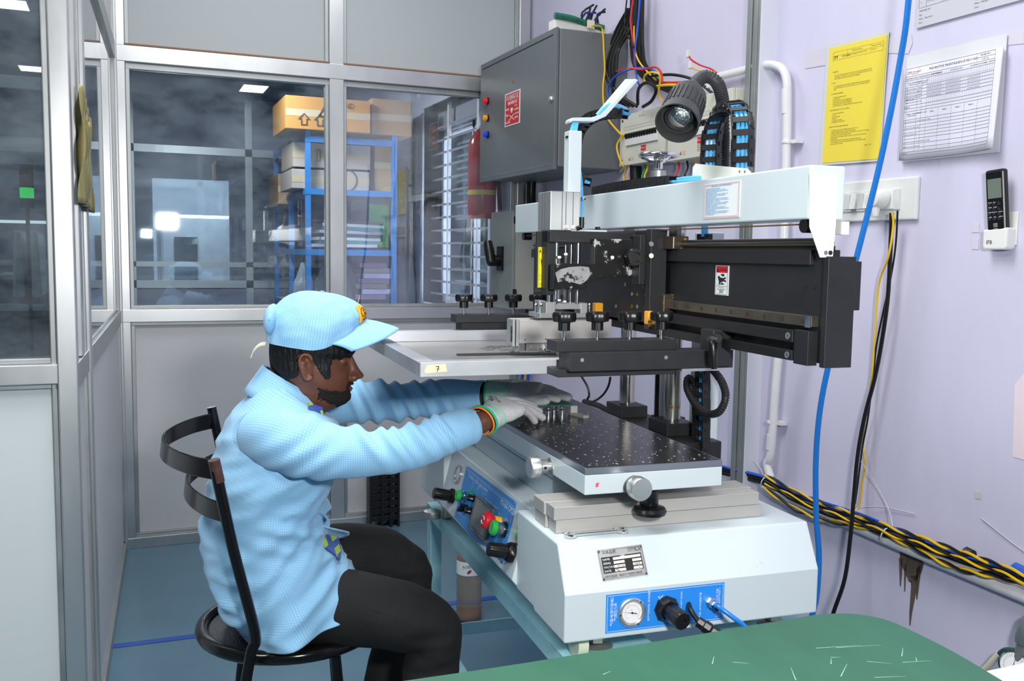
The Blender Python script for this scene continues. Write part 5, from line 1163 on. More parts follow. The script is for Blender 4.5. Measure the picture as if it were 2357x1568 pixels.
mk('socket', bx((XR - .019, 1.80, sz0 + .028), (XR - .014, 1.862, sz1 - .030)), WSW, SW, bev=.001)
pl = thing('plug', 'white three pin plug in the switch board with black lead', 'plug', (XR - .05, 1.832, 1.36))
mk('plug_body', MB().lathe([(.021, 0), (.024, .004), (.0235, .022), (.017, .034), (.010, .036)], (XR - .019, 1.832, 1.398), (-1, 0, 0), 28, sy=1.15), WSW, pl, smooth=True); mk('plug_neck', MB().lathe([(.011, 0), (.010, .02), (.008, .03)], (XR - .040, 1.834, 1.385), (0, 0, -1), 12), WSW, pl, smooth=True)

# ---- air conditioner remote in its holder
ra, rbm, rc_ = W(2310, 383, .0), W(2262, 575, .0), W(2300, 500, .0)
ry, rz0_ = W(2297, 545, .02).y, W(2297, 575, .02).z
HD = thing('remote_holder', 'white wall-mounted cup holder with the black remote in it', 'holder', (XR - .015, ry, rz0_))
mk('holder_cup', MB().prism([(XR - .001, ry + .030, rz0_ + .004), (XR - .001, ry + .024, rz0_), (XR - .001, ry - .024, rz0_), (XR - .001, ry - .030, rz0_ + .004), (XR - .001, ry - .031, rz0_ + .048), (XR - .001, ry + .031, rz0_ + .044)], (-.030, 0, 0)), mat('holder_white', '#e2e3df', .3), HD, bev=.004)
mk('holder_back', bx((XR - .004, ry - .033, rz0_ + .01), (XR, ry + .028, rz0_ + .082)), mat('holder_white', '#e2e3df', .3), HD, bev=.0015)
t = MB(); put_text(t, 'IFB', .0125, (XR - .0315, ry + .020, rz0_ + .012), du, dv_); mk('holder_lettering', t, PK, HD)
RE = thing('remote_control', 'black air conditioner remote standing in the white holder', 'remote', (XR - .02, ry, rz0_ + .01))
RM_ = Matrix.Translation((XR - .019, ry - .004, rz0_ + .012)) @ Matrix.Rotation(math.radians(-3.5), 4, 'X') @ Matrix.Rotation(math.radians(-4), 4, 'Y')
mk('remote_body', MB().box((-.009, -.0235, 0), (.009, .0235, .162), M=RM_), PBLACK, RE, bev=.006, bseg=3)
mk('remote_screen', MB().box((-.0096, -.018, .100), (-.0088, .016, .142), M=RM_), mat('lcd_grey', '#6c776c', .15), RE)
for r in range(4):
    for c in range(3): mk('remote_button', MB().box((-.0105, -.015 + c * .0125, .052 + r * .0105), (-.0088, -.0065 + c * .0125, .0575 + r * .0105), M=RM_), mat('remote_button', '#26272a', .4), RE, bev=.0008)
mk('power_button', MB().box((-.0105, -.005, .037), (-.0088, .005, .046), M=RM_), ALU, RE, bev=.0008)
t = MB(); R3 = RM_.to_3x3(); ru, rv = R3 @ V((0, -1, 0)), R3 @ V((0, 0, 1))
for r, row in enumerate((('SLEEP', 'AIR S.', 'SWING'), ('HEALTH', 'FLOW', 'SWING'), ('TIMER', 'SUPER', '-'), ('MODE', 'FAN', '+'))):
    for c, s in enumerate(row): put_text(t, s, .0034, RM_ @ V((-.0108, .0155 - c * .0125, .0585 + r * .0105)), ru, rv)
put_text(t, 'POWER', .0034, RM_ @ V((-.0106, .005, .0325)), ru, rv); mk('button_lettering', t, PW, RE)
for (a_, b_) in (((2236, 514), (2254, 535)), ((2236, 550), (2252, 574))):
    mk('clear_tape', wallpoly([(a_[0], a_[1]), (b_[0], a_[1]), (b_[0], b_[1]), (a_[0], b_[1])], .0014), mat('tape_clear', '#cfcbd8', .15), label=('upper' if a_[1] < 530 else 'lower') + ' small square of clear tape left of the remote holder', cat='tape')

# ---- papers
def sheet_frame(tl, tr, bl):
    a, b, c = W(*tl, .006), W(*tr, .006), W(*bl, .006); u = (b - a).normalized(); v = (a - c); v = (v - u * v.dot(u)).normalized()
    return a, u, v, (b - a).length, abs((a - c).dot(v))
TAPE = mat('tape_clear', '#cfcbd8', .15)
tl, tr, bl = (1910, 112), (2043, 80), (1888, 376)
a, u, v, w_, h_ = sheet_frame(tl, tr, bl); n = u.cross(v)
YP = thing('yellow_notice', 'yellow work instruction sheet in a clear sleeve on the wall', 'notice', a - v * h_)
sh_ = MB(); quad(sh_, a - v * h_, u, v, 0, 0, w_, h_); mk('sheet', sh_, mat('paper_yellow', '#e6d24a', .45), YP, mods=(solid(.0008),))
sl = MB(); quad(sl, a - v * h_ - n * .001, u, v, -.014, -.006, w_ + .004, h_ + .010); mk('plastic_sleeve', sl, mat('sleeve', '#cfd0c8', .12), YP, mods=(solid(.0004),))
t = MB(); o = a - v * h_ + n * .0014
X = lambda f: f * w_
def ln(s, fx, fz, sz=.0052, sx=1.): put_text(t, s, sz, o + u * X(fx) + v * (fz * h_), u, v, sx=sx)
ln('SM', .09, .895, .013); ln('SUN MAX', .24, .90, .007); ln('Work Instruction', .42, .935, .0052); ln('Screen Printing-Solder Paste & Glue', .36, .905, .0046); ln('Page No : Ref Rev', .76, .935, .0046); ln('Rev No : 1', .76, .905, .0046)
for fz in (.885, .922, .955): quad(t, o, u, v, X(.08), fz * h_, X(.95), fz * h_ + .0004)
for fx in (.08, .34, .74, .95): quad(t, o, u, v, X(fx), .885 * h_, X(fx) + .0004, .955 * h_)
body = [('1. OBJECTIVE:', .83, 0), ('This work instruction explains how to carry out screen printing operation for solder', .80, 1), ('paste and glue on PCBs in order to achieve defect free PCBs at the end of the process', .785, 1), ('and to eliminate internal and external customer complaints.', .77, 1), ('2. STAGE:', .735, 0), ('For Solder Paste Printing: after baking of PCBs (if applicable), before pick and place', .705, 1), ('For Glue Printing: After component side soldering or on bare PCB after baking of', .69, 1), ('PCBs.', .675, 1), ('3. DOCUMENTS REFERRED:', .64, 0), ('3.1 Equipment supplier manual.', .61, 1), ('3.2 Control Plan.', .595, 1), ('3.3 Work Instruction for Paste Management.', .58, 1), ('3.4 Work Instruction for Glue Management.', .565, 1), ('3.5 Work Instruction for Work Environment.', .55, 1), ('3.6 Work instruction for Handling of Electrostatic Sensitive Devices.', .535, 1), ('4. EQUIPMENTS AND TOOLS TO BE USED:', .50, 0), ('4.1 Screen Printing Machine.', .47, 1), ('4.2 Stencil.', .455, 1), ('4.3 Squeegee Blade.', .44, 1), ('4.4 Spatula.', .425, 1), ('4.5 Support Pin Template.', .41, 1), ('4.6 Magnifier 3X, 10X and 20X.', .395, 1), ('5. PRECAUTIONS AND SAFETY MEASURES:', .355, 0), ('5.1 Wear gloves and head scarf while carrying out the process.', .325, 1), ('5.2 While loading the PCBs ensure ESD protection is live.', .31, 1), ('5.3 While loading the PCBs and unloading, hold the PCBs on the edges to avoid damage', .295, 1), ('to the tracks and components already mounted.', .28, 1), ('5.4 Ensure the machine, trays and other accessories are clean and free of dust and', .265, 1), ('foreign materials.', .25, 1), ('5.5 Read equipment manual, understand and comply with manufacturer', .235, 1), ('recommendations for proper use and regular maintenance of the equipments and', .22, 1), ('safety precautions to be taken.', .205, 1)]
for s, fz, k in body: ln(s, .08 + .05 * k, fz - .05, .0045, .88)
ln('Page 1 of 96', .75, .12, .0045)
mk('printed_text', t, mat('ink', '#4a4420', .6), YP)
# clear tape at the corners
tpn = MB(); 
for k, (pts_, lab) in enumerate((([(1855, 118), (1905, 108), (1902, 150), (1852, 158)], 'clear tape at the top left corner of the yellow notice'), ([(2045, 86), (2098, 78), (2100, 100), (2090, 124), (2042, 122)], 'clear tape between the yellow notice and the record sheets'))):
    mk('clear_tape', wallpoly(pts_, .0018), TAPE, label=lab, cat='tape')
# maintenance record: a thick wad of sheets in a sleeve
tl, tr, bl = (2090, 160), (2322, 108), (2062, 372)
a, u, v, w_, h_ = sheet_frame(tl, tr, bl); n = u.cross(v)
if n.x > 0: n = -n
PRc = thing('maintenance_record', 'white preventive maintainence record sheets curling out of a sleeve', 'papers', a - v * h_)
random.seed(9)
def curled(dx, dn, name='sheet', m=mat('paper_white', '#d9d9e6', .5), w2=None):
    m_ = MB(); N_ = 14; vs = []; fs = []
    for j in range(9):
        for i in range(N_ + 1):
            fx, fz = i / N_, j / 8; lift = dn + .045 * max(0, fx - .62) ** 2 * (1.15 - fz) * 2.2
            vs.append(a - v * h_ + u * (fx * w_ + dx * fx) + v * (fz * h_ + .01 * max(0, fx - .6) * (1 - fz)) + n * lift)
    for j in range(8):
        for i in range(N_): q = j * (N_ + 1) + i; fs.append((q, q + 1, q + N_ + 2, q + N_ + 1))
    m_.add(vs, fs); mk(name, m_, m, PRc, smooth='all', mods=(solid(.0003),))
for k in range(9): curled(-.001 * k + random.uniform(-.002, .002), .004 + .0013 * (9 - k) * .8)
sl2 = MB(); quad(sl2, a - v * h_ + n * .0005, u, v, -.006, -.004, w_ * .98, h_ + .03); mk('plastic_sleeve', sl2, mat('sleeve_clear', '#d6d8dc', .12), PRc, mods=(solid(.0004),))
t = MB(); NL = .0155
def rp(fx, fz):
    lift = .004 + .0013 * 7.2 + .045 * max(0, fx - .62) ** 2 * (1.15 - fz) * 2.2
    return a - v * h_ + u * (fx * w_) + v * (fz * h_ + .01 * max(0, fx - .6) * (1 - fz)) + n * (lift + .0006)
def rq(f0, g0, f1, g1):
    k = max(1, int(abs(f1 - f0) * 12)); 
    for i in range(k):
        x0_, x1_ = f0 + (f1 - f0) * i / k, f0 + (f1 - f0) * (i + 1) / k; t.add([rp(x0_, g0), rp(x1_, g0), rp(x1_, g1), rp(x0_, g1)], [(0, 1, 2, 3)])
def rt(s, fx, fz, sz, sx=1.):
    cx_ = fx
    for wd_ in s.split(' '):
        p = rp(cx_, fz); p2 = rp(cx_ + .03, fz); put_text(t, wd_, sz, p, (p2 - p), v, sx=sx); cx_ += (max([q.x for q in text_mesh(wd_, sz)[0]] or [0]) + sz * .28) * sx / w_
hh = .0026; 
for fz in (.985, .90, .855, .78, .745, .71, .675, .64, .585, .55, .52, .43, .395, .36, .325, .29, .255, .22, .165, .12, .08, .05): rq(.03, fz, .93, fz + hh)
for fx in (.03, .93): rq(fx, .05, fx + .0016, .985)
for fx in (.055, .165, .215, .27): rq(fx, .08, fx + .0012, .855)
for i in range(31): rq(.27 + i * .0213, .55, .2708 + i * .0213, .855)
for fx in (.40, .53, .66, .79): rq(fx, .08, fx + .0012, .52)
for fx in (.17, .76): rq(fx, .90, fx + .0012, .985)
rq(.76, .94, .93, .9425)
rt('PREVENTIVE MAINTAINENCE RECORD', .28, .93, .0080); rt('PAGE NO :', .79, .955, .0062); rt('1 OF 12', .80, .912, .0062)
rt('EQUIPMENT NAME : SCREEN PRINTING SEMI AUTOMATIC', .035, .87, .0042); rt('MONTH : JAN', .32, .872, .0046); rt('LOCATION: SMT', .50, .872, .0046); rt('EQUIPMENT ID NUMBER : SMI/SP/001', .70, .872, .0042)
rt('DAILY MAINTENANCE', .062, .82, .0040); rt('PARTICULARS', .075, .80, .0040); rt('CHECK', .172, .82, .0036); rt('METHOD', .172, .80, .0036); rt('JUDGEMENT', .219, .82, .0032); rt('CRITERIA', .219, .80, .0032)
for k, (s, z) in enumerate((('1 Clean the machine', .755), ('2 Check the Power cables', .72), ('3 Check the air supply', .685))): rt(s, .035, z, .0042)
rt('CHECKED BY SIGN (MACHINE', .035, .655, .0036); rt('OPERATOR SIGN)', .035, .643, .0036); rt('VERIFIED BY SIGN (SUPERVISOR)', .035, .61, .0036); rt('REMARKS :', .035, .56, .0040)
rt('WEEKLY MAINTENANCE', .062, .485, .0040); rt('PARTICULARS', .075, .465, .0040); rt('CHECK', .172, .485, .0036); rt('JUDGEMENT', .219, .485, .0032)
for k in range(4): rt('WEEK %d' % (k + 1), .31 + k * .13, .48, .0042)
for s, z in (('1 Check the free presence of unwanted paste and glue', .405), ('2 Check the stencil fixing clamp', .335), ('3 Check the squeegee blade', .265), ('CHECKED BY SIGN (MACHINE OPERATOR SIGN)', .18), ('VERIFIED BY SIGN (SUPERVISOR)', .13), ('REMARKS :', .06)): rt(s, .035, z, .0038)
for i in range(31):
    f0 = .27 + i * .0213; 
    if i < 31: rt(str(i + 1), f0 + .003, .795, .0032)
mk('printed_text', t, PK, PRc)
t = MB(); rt('SM', .045, .925, .010); rt('SUN MAX', .09, .93, .0070); rq(.09, .92, .16, .923); mk('logo_lettering', t, mat('print_red_dark', '#9c3b37', .6), PRc)
t = MB()
for row in (.755, .72, .685, .65):
    for i in list(range(0, 7)) + list(range(9, 16)) + list(range(19, 25)):
        f0 = .275 + i * .0213
        if row > .66 : 
            for q in ((0, .012, .005, .0), (.005, .0, .014, .02)):
                p0_, p1_ = rp(f0 + q[0], row + q[1]), rp(f0 + q[2], row + q[3]); e_ = v * .0005; t.add([p0_ - e_, p1_ - e_, p1_ + e_, p0_ + e_], [(0, 1, 2, 3)])
        else: rt(random.choice(('ph', 'rg', 'sp')), f0, row, .0052)
for z in (.755, .72, .685): rt('visual', .172, z, .0052)
mk('pen_marks', t, mat('ink_blue', '#454a86', .6), PRc)
mk('clear_tape', wallpoly([(2090, 128), (2300, 78), (2357, 72), (2357, 100), (2320, 104), (2092, 150)], .0016), TAPE, label='long strip of clear tape above the maintenance record', cat='tape')
# notice at the top edge, partly out of the frame
tl, tr, bl = (2113, -120), (2460, -160), (2107, 66)
a, u, v, w_, h_ = sheet_frame(tl, (2480, -215), bl); n = u.cross(v)
a = W(2107, 66, .006); u = (W(2357, -2, .006) - a).normalized(); v = V((0, 0, 1)); v = (v - u * v.dot(u)).normalized(); n = u.cross(v)
if n.x > 0: n = -n
TN = thing('top_notice', 'grey printed sheet at the top right, cut off by the frame edge', 'notice', a)
s_ = MB(); quad(s_, a, u, v, 0, 0, .297, .21); mk('sheet', s_, mat('paper_grey', '#c3c2cc', .3), TN, mods=(solid(.0008),))
t = MB(); o = a + n * .0012
for z in (.045, .075, .105, .13): quad(t, o, u, v, .008, z, .28, z + .0006)
for x in (.008, .03, .08, .12, .16, .21, .28): quad(t, o, u, v, x, .045, x + .0006, .2)
for s, x, z in (('PREPARED BY :', .01, .036), ('Sign :', .01, .027), ('Name : Supervisor', .01, .018), ('Date :', .01, .009), ('APPROVED BY :', .17, .036), ('Sign :', .17, .027), ('Name : Manager', .17, .018), ('Date :', .17, .009), ('4', .014, .055), ('for Changes', .034, .055), ('3', .014, .085), ('Reviewed', .034, .085)): put_text(t, s, .0055, o + u * x + v * z, u, v)
mk('printed_text', t, mat('ink_grey', '#5d5d66', .6), TN)

# ---- wires above and around the breaker boxes
CGp = 'wires hanging in front of the breaker boxes'
def wire(pts, r, m, lab, x=None, n='wire', sm=6, g=CGp):
    mk(n, MB().tube([hit(q[0], q[1], x=XR - (q[2] if len(q) > 2 else .06)) for q in pts], r, 8, smooth=sm), m, smooth=True, label=lab, cat='wire', group=g)
for k, (dx, r, o) in enumerate(((0, .009, .04), (9, .009, .05), (17, .008, .04), (24, .007, .05))):
    wire([(1456 + dx, -30, o), (1454 + dx, 60, o), (1455 + dx, 110, o), (1462 + dx * 1.0, 150, o), (1490 + dx, 185, o), (1530 + dx, 205, o), (1580 + dx, 222, o), (1640, 232 + dx * .6, o)], r, RUBBER, ('leftmost', 'second', 'third', 'rightmost')[k] + ' thick black cable of the trunk coming down from the ceiling')
wire([(1462, -30, .07), (1452, 40, .08), (1455, 80, .09), (1459, 118, .08), (1460, 150, .07)], .0034, RED, 'red wire running up the black trunk')
wire([(1475, -30, .07), (1468, 60, .08), (1461, 120, .08), (1466, 180, .07), (1472, 196, .07)], .0036, BLU, 'blue wire running down the black trunk')
wire([(1459, 60, .07), (1461, 110, .075), (1470, 140, .075), (1490, 165, .07), (1510, 185, .07)], .003, YEL, 'yellow wire running down the black trunk')
wire([(1446, -30, .05), (1438, 60, .06), (1452, 95, .09), (1459, 110, .09)], .003, RUBBER, 'thin black wire left of the trunk')
for k in range(5):
    wire([(1462 - 4 * k, 20, .05), (1450 - 8 * k, 70, .06), (1424 - 6 * k, 115, .08), (1410 - 7 * k + 8, 165, .09), (1412 + 3 * k, 215, .08), (1430 + 9 * k, 245, .06)], .0058, RUBBER, ('outermost', 'second outermost', 'middle', 'second innermost', 'innermost')[k] + ' black cable looping left of the trunk over the cabinet')
wire([(1408, 232, .12), (1400, 205, .14), (1412, 180, .15), (1440, 163, .15), (1470, 157, .12), (1500, 160, .10), (1520, 175, .09)], .0036, BLU, 'blue wire arching over the cable arm')
wire([(1422, 165, .12), (1450, 158, .14), (1480, 160, .12), (1508, 155, .12), (1522, 168, .12), (1525, 190, .12)], .0034, RED, 'red wire arching above the blue arch')
wire([(1490, 195, .12), (1482, 180, .13), (1492, 168, .14), (1512, 168, .13), (1520, 180, .12), (1516, 215, .11), (1524, 235, .10)], .0034, YEL, 'yellow wire loop above the lamp')
wire([(1505, 200, .1), (1530, 196, .12), (1560, 196, .12), (1590, 200, .1), (1605, 215, .09)], .0045, YEL, 'thick yellow wire left of the lamp neck')
wire([(1518, 190, .1), (1545, 190, .11), (1575, 190, .1), (1600, 200, .09)], .0038, RED, 'red wire left of the lamp neck')
wire([(1468, 240, .1), (1470, 205, .13), (1490, 190, .14), (1510, 205, .13), (1500, 232, .12), (1480, 246, .11)], .0058, RUBBER, 'thick black cable coil above the left breaker box')
wire([(1500, 175, .08), (1550, 172, .07), (1600, 185, .06), (1640, 215, .06)], .005, RUBBER, 'black cable passing over the lamp neck towards the conduit')
wire([(1585, 127, .12), (1592, 138, .12), (1612, 150, .1), (1635, 158, .09), (1650, 168, .08)], .0026, RED, 'short red wire end sticking up by the conduit')
wire([(1590, 152, .12), (1602, 160, .11), (1625, 164, .1), (1645, 166, .09)], .0026, YEL, 'short yellow wire end below the red one')
for x, y in ((1585, 125), (1590, 150), (1632, 195)): 
    p = hit(x, y, x=XR - .12); mk('wire_connector', MB().box(p + V((-.006, -.006, -.010)), p + V((.006, .006, .012))), mat('tag_white', '#d9d9d2', .5), label={1585: 'white connector on the red wire end by the conduit', 1590: 'white connector on the yellow wire end', 1632: 'white connector right of the lamp neck'}[x], cat='connector', bev=.001)
# yellow wire on the side of the cabinet, down to the printer
P = [hit(1362, 60, z=z1 + .004)] + [hit(x, y, y=3.186) for x, y in ((1383, 62), (1388, 80), (1390, 120), (1392, 160), (1388, 200), (1390, 245))] + [hit(x, y, x=XR - .09) for x, y in ((1400, 275), (1425, 305), (1433, 312))]
mk('wire', MB().tube(P, .0036, 8, smooth=6), YEL, smooth=True, label='yellow wire hanging down the side of the grey cabinet', cat='wire')
wire([(1432, 314, .09), (1420, 335, .1), (1426, 365, .1), (1436, 385, .09), (1428, 395, .07)], .0034, YEL, 'yellow wire curling at the left edge of the left breaker box')
for k, (x, m, nm) in enumerate(((1440, YEL, 'yellow'), (1450, mat('pink_wire', '#d08a80', .4), 'pink'), (1482, GRNW, 'green'), (1488, YEL, 'second yellow'), (1560, RED, 'red'), (1580, RUBBER, 'black'), (1600, YEL, 'rightmost yellow'))):
    wire([(x, 360 + (k > 3) * 5, .05), (x + 3, 385, .06), (x - 4, 405, .07), (x - 2, 425, .07)], .0036, m, nm + ' wire coming out under the breaker boxes')
mk('black_sleeve', MB().tube([hit(1463, 375, x=XR - .05), hit(1464, 420, x=XR - .05), hit(1465, 470, x=XR - .05)], .022, 14), RUBBER, smooth=True, label='thick black sleeve coming out under the left breaker box', cat='sleeve')
mk('black_duct', MB().tube([hit(1226, 385, x=XR - .06), hit(1222, 440, x=XR - .06), hit(1223, 474, x=XR - .06)], .022, 14, smooth=4), RUBBER, smooth=True, label='black flexible duct running down from the grey cabinet', cat='duct')
mk('metal_trunking', bx((XR - .03, 4.03, 1.436), (XR, 4.08, 1.572)), ALU_D, label='narrow metal trunking on the wall below the grey cabinet', cat='trunking')
mk('black_loop', MB().tube([hit(x, y, x=XR - .08) for x, y in ((1338, 866), (1352, 890), (1356, 910), (1352, 920), (1362, 926), (1385, 912), (1400, 890), (1405, 868))], .0045, 8, smooth=6), RUBBER, smooth=True, label='thin black cable loop hanging behind the printing table', cat='cable')
for k, (x, m) in enumerate(((1186, RED), (1192, YEL), (1202, BLU), (1210, YEL), (1215, BLU))):
    mk('wire', MB().tube([hit(x + 5, 800, x=XR - .04), hit(x, 870, x=XR - .04), hit(x - 6, 960, x=XR - .04)], .008, 8), m, label=('red', 'left yellow', 'left blue', 'right yellow', 'rightmost blue')[k] + ' thick wire behind the far end of the printing table', cat='wire', group='thick coloured wires behind the table')
mk('fat_cable', MB().tube([hit(1345, 925, x=XR - .03), hit(1380, 935, x=XR - .03), hit(1420, 958, x=XR - .03), hit(1640, 1075, x=XR - .03)], .012, 10, smooth=4), RUBBER, smooth=True, label='fat black cable on the wall behind the printing table', cat='cable')

# ---- spot lamp on a gooseneck
LM = mat('lamp_plastic', '#37383a', .5)
SL = thing('gooseneck_lamp', 'dark grey gooseneck spot lamp on top of the printer', 'lamp', PL(1645, 410, x=.95), MF)
GX = [PL(1664, 420, x=1.03), PL(1666, 330, x=1.02), PL(1664, 262, x=1.0), PL(1662, 225, x=.965), PL(1650, 190, x=.94), PL(1625, 176, x=.92), PL(1602, 190, x=.89), PL(1590, 212, x=.87)]
pts = spline(GX, 16); gn = MB(); gn.tube(pts, .0115, 10); L_ = 0
for i in range(1, len(pts)):
    L_ += (pts[i] - pts[i - 1]).length
    if L_ > .0042: L_ = 0; gn.lathe([(.0118, -.0012), (.0132, 0), (.0118, .0012)], pts[i], pts[i] - pts[i - 1], 12, caps=False)
mk('gooseneck', gn, LM, SL, MF, smooth='all')
h0 = PL(1592, 205, x=.87); h1 = PL(1558, 284, x=.805); hd = (h1 - h0).normalized(); HL = (h1 - h0).length
mk('lamp_head', MB().lathe([(.016, -.004), (.018, .002), (.030, .022), (.034, .030), (.0355, HL * .75), (.0375, HL * .82), (.040, HL), (.0375, HL), (.034, HL * .80), (.012, HL * .66)], h0, hd, 40), LM, SL, MF, smooth=True)
lh = None
for k in range(26):
    a_ = 2 * PI * k / 26; u_ = hd.orthogonal().normalized(); w2 = hd.cross(u_); d_ = u_ * math.cos(a_) + w2 * math.sin(a_); s_ = w2 * math.cos(a_) - u_ * math.sin(a_)
    f_ = MB(); p0_ = h0 + d_ * .0345 + hd * (HL * .36); p1_ = h0 + d_ * .0362 + hd * (HL * .74); f_.prism([p0_ - s_ * .0012, p0_ + s_ * .0012, p1_ + s_ * .0012, p1_ - s_ * .0012], d_ * .0018)
    mk('cooling_rib', f_, LM, SL, MF)
mk('reflector', MB().lathe([(.026, HL * .86), (.0255, HL * .84), (.016, HL * .74), (.006, HL * .70)], h0, hd, 30), mat('reflector', '#e6e7e8', .12, 1., bump=.6, bscale=300), SL, MF, smooth='all')
mk('bulb_glass', MB().lathe([(.0255, HL * .855), (.018, HL * .875), (.006, HL * .885)], h0, hd, 30), glass('lamp_glass', (.95, .97, 1), dust_haze=.0, extra=.05), SL, MF, smooth='all')
mk('bulb', MB().lathe([(.005, HL * .72), (.006, HL * .8), (.003, HL * .83)], h0, hd, 12), CHROME, SL, MF, smooth=True)
# ================================================================ CHAIR
CHM = mat('chair_black', '#0f0f10', .16, var=.1)
scx, scy, sz = .165, 1.97, .462
CH = thing('round_chair', 'black tubular metal chair with round seat and two curved back bands', 'chair', (scx, scy, 0), MF)
def cm(n, mb, **k): return mk(n, mb, CHM, CH, MF, smooth=True, **k)
cm('seat_ring', MB().tube([(scx + .180 * math.cos(a), scy + .180 * math.sin(a), sz) for a in [2 * PI * k / 48 for k in range(48)]], .0145, 12, closed=True))
mk('seat', MB().lathe([(.170, -.004), (.170, .004), (.05, .008)], (scx, scy, sz - .002), (0, 0, 1), 40), mat('seat_black', '#0c0c0d', .3, bump=.5, bscale=260), CH, MF, smooth=True)
A0, A1 = PL(492, 1060, y=1.730), PL(586, 1455, y=1.752); B0 = V((A0.x + .0, 2.20, A0.z + .02)); B1 = V((A1.x - .0, 2.185, A1.z))
up1 = cm('back_upright', MB().tube([A0, A0.lerp(A1, .5) + V((-.003, 0, 0)), A1, PL(578, 1500, y=1.752), PL(566, 1568, y=1.752), PL(552, 1650, y=1.752), V((.058, 1.752, 0))], .0105, 14, smooth=5))
up2 = cm('back_upright', MB().tube([B0, B0.lerp(B1, .5), B1], .0105, 14, smooth=5))
mk('worn_top', MB().tube([A0 + V((0, 0, .001)), A0.lerp(A1, .12)], .0108, 14), mat('rusty_brown', '#4a322d', .4, var=.3, vscale=40), up1, MF, smooth=True)
for f, dp in ((.055, .075), (.30, .055)):
    a, b = A0.lerp(A1, f), B0.lerp(B1, f + .03); pts = []
    for k in range(13):
        t_ = k / 12; p = a.lerp(b, t_); pts.append(p + V((-dp * 1.35 * math.sin(PI * t_) ** .75, 0, 0)))
    cm('back_band', MB().strip(pts, (.12, 0, 1), .036, .005, smooth=3), bev=.002)
for (x, y), (x2, y2) in (((.088, 2.165), (.04, 2.20)), ((.245, 1.905), (.285, 1.86)), ((.262, 2.10), (.30, 2.16))):
    cm('leg', MB().tube([(x, y, sz - .005), (x2, y2, .0)], .011, 12))
cm('foot_ring', MB().tube([(scx + .01 + .14 * math.cos(a), scy + .150 * math.sin(a), .235) for a in [2 * PI * k / 40 for k in range(40)]], .007, 8, closed=True))

# ================================================================ THE WORKER
def fabric(name, col, line, freq, lw, rough=.75):
    m = mat(name, col, rough, var=.03, vscale=6, sheen=.2); nt = m.node_tree; N, L = nt.nodes, nt.links; b = N['Principled BSDF']
    src = b.inputs['Base Color'].links[0].from_socket
    uv = N.new('ShaderNodeUVMap'); sep = N.new('ShaderNodeSeparateXYZ'); L.new(uv.outputs[0], sep.inputs[0]); last = None
    for ax in (0, 1):
        mu = N.new('ShaderNodeMath'); mu.operation = 'MULTIPLY'; mu.inputs[1].default_value = freq; L.new(sep.outputs[ax], mu.inputs[0])
        fr = N.new('ShaderNodeMath'); fr.operation = 'FRACT'; L.new(mu.outputs[0], fr.inputs[0])
        lt_ = N.new('ShaderNodeMath'); lt_.operation = 'LESS_THAN'; lt_.inputs[1].default_value = lw; L.new(fr.outputs[0], lt_.inputs[0])
        if last is None: last = lt_
        else: mx = N.new('ShaderNodeMath'); mx.operation = 'MAXIMUM'; L.new(last.outputs[0], mx.inputs[0]); L.new(lt_.outputs[0], mx.inputs[1]); last = mx
    mi = N.new('ShaderNodeMix'); mi.data_type = 'RGBA'; L.new(last.outputs[0], mi.inputs[0]); L.new(src, mi.inputs[6]); mi.inputs[7].default_value = (*hexc(line), 1)
    L.new(mi.outputs[2], b.inputs['Base Color']); return m
FAB = fabric('grid_fabric', '#95caee', '#73a1c6', 245, .12)
SKIN = mat('skin_brown', '#6b4230', .42, var=.13, vscale=16, bump=.12, bscale=150)
HAIRM = mat('hair_black', '#0b0a0a', .45, bump=.8, bscale=240, stretch=(1, 1, .25))
JEANS = mat('trousers_black', '#161616', .8, var=.12, vscale=24, bump=.2, bscale=300)
def remesh(vox, it=6, fac=.5):
    def f(o):
        q = o.modifiers.new('remesh', 'REMESH'); q.mode = 'VOXEL'; q.voxel_size = vox; q.use_smooth_shade = True
        q = o.modifiers.new('smooth', 'SMOOTH'); q.factor = fac; q.iterations = it
    return f
def smo(it):
    def f(o): q = o.modifiers.new('smooth', 'SMOOTH'); q.factor = .5; q.iterations = it
    return f
WK = thing('person', 'seated worker in light blue grid jacket and cap reaching over the printing table', 'person', (.165, 1.97, 0), MF)
def wm(n, mb, m, par=None, **k): return mk(n, mb, m, par or WK, MF, **k)
YW_ = 1.97
# head frame
E_ = PL(703, 848, y=1.885); HO = E_ + V((.019, .076, 0))
HMx = Matrix.Translation(HO) @ Matrix.Rotation(math.radians(-9), 4, 'Z') @ Matrix.Rotation(math.radians(3), 4, 'Y')
hp = [(-.13, .040, -.070, .040), (-.112, .066, -.068, .046), (-.100, .084, -.066, .050), (-.088, .0925, -.064, .054), (-.078, .0925, -.063, .057), (-.070, .0895, -.064, .060), (-.062, .0925, -.066, .062), (-.052, .091, -.056, .064), (-.044, .0935, -.060, .066), (-.034, .0905, -.065, .069),
      (-.020, .089, -.068, .0705), (-.005, .088, -.075, .072), (.010, .0865, -.077, .072), (.020, .087, -.078, .073), (.032, .0945, -.078, .075), (.045, .0935, -.078, .076), (.065, .089, -.076, .074), (.085, .078, -.070, .068), (.105, .056, -.068, .058), (.120, .026, -.042, .038), (.128, .004, -.020, .016)]
def hv(Z):
    Z = max(hp[0][0], min(hp[-1][0], Z))
    for i in range(len(hp) - 1):
        if hp[i][0] <= Z <= hp[i + 1][0]:
            t_ = (Z - hp[i][0]) / (hp[i + 1][0] - hp[i][0]); t_ = t_ * t_ * (3 - 2 * t_) * .5 + t_ * .5
            r_ = [hp[i][q] * (1 - t_) + hp[i + 1][q] * t_ for q in (1, 2, 3)]; r_[0] *= .90; return r_
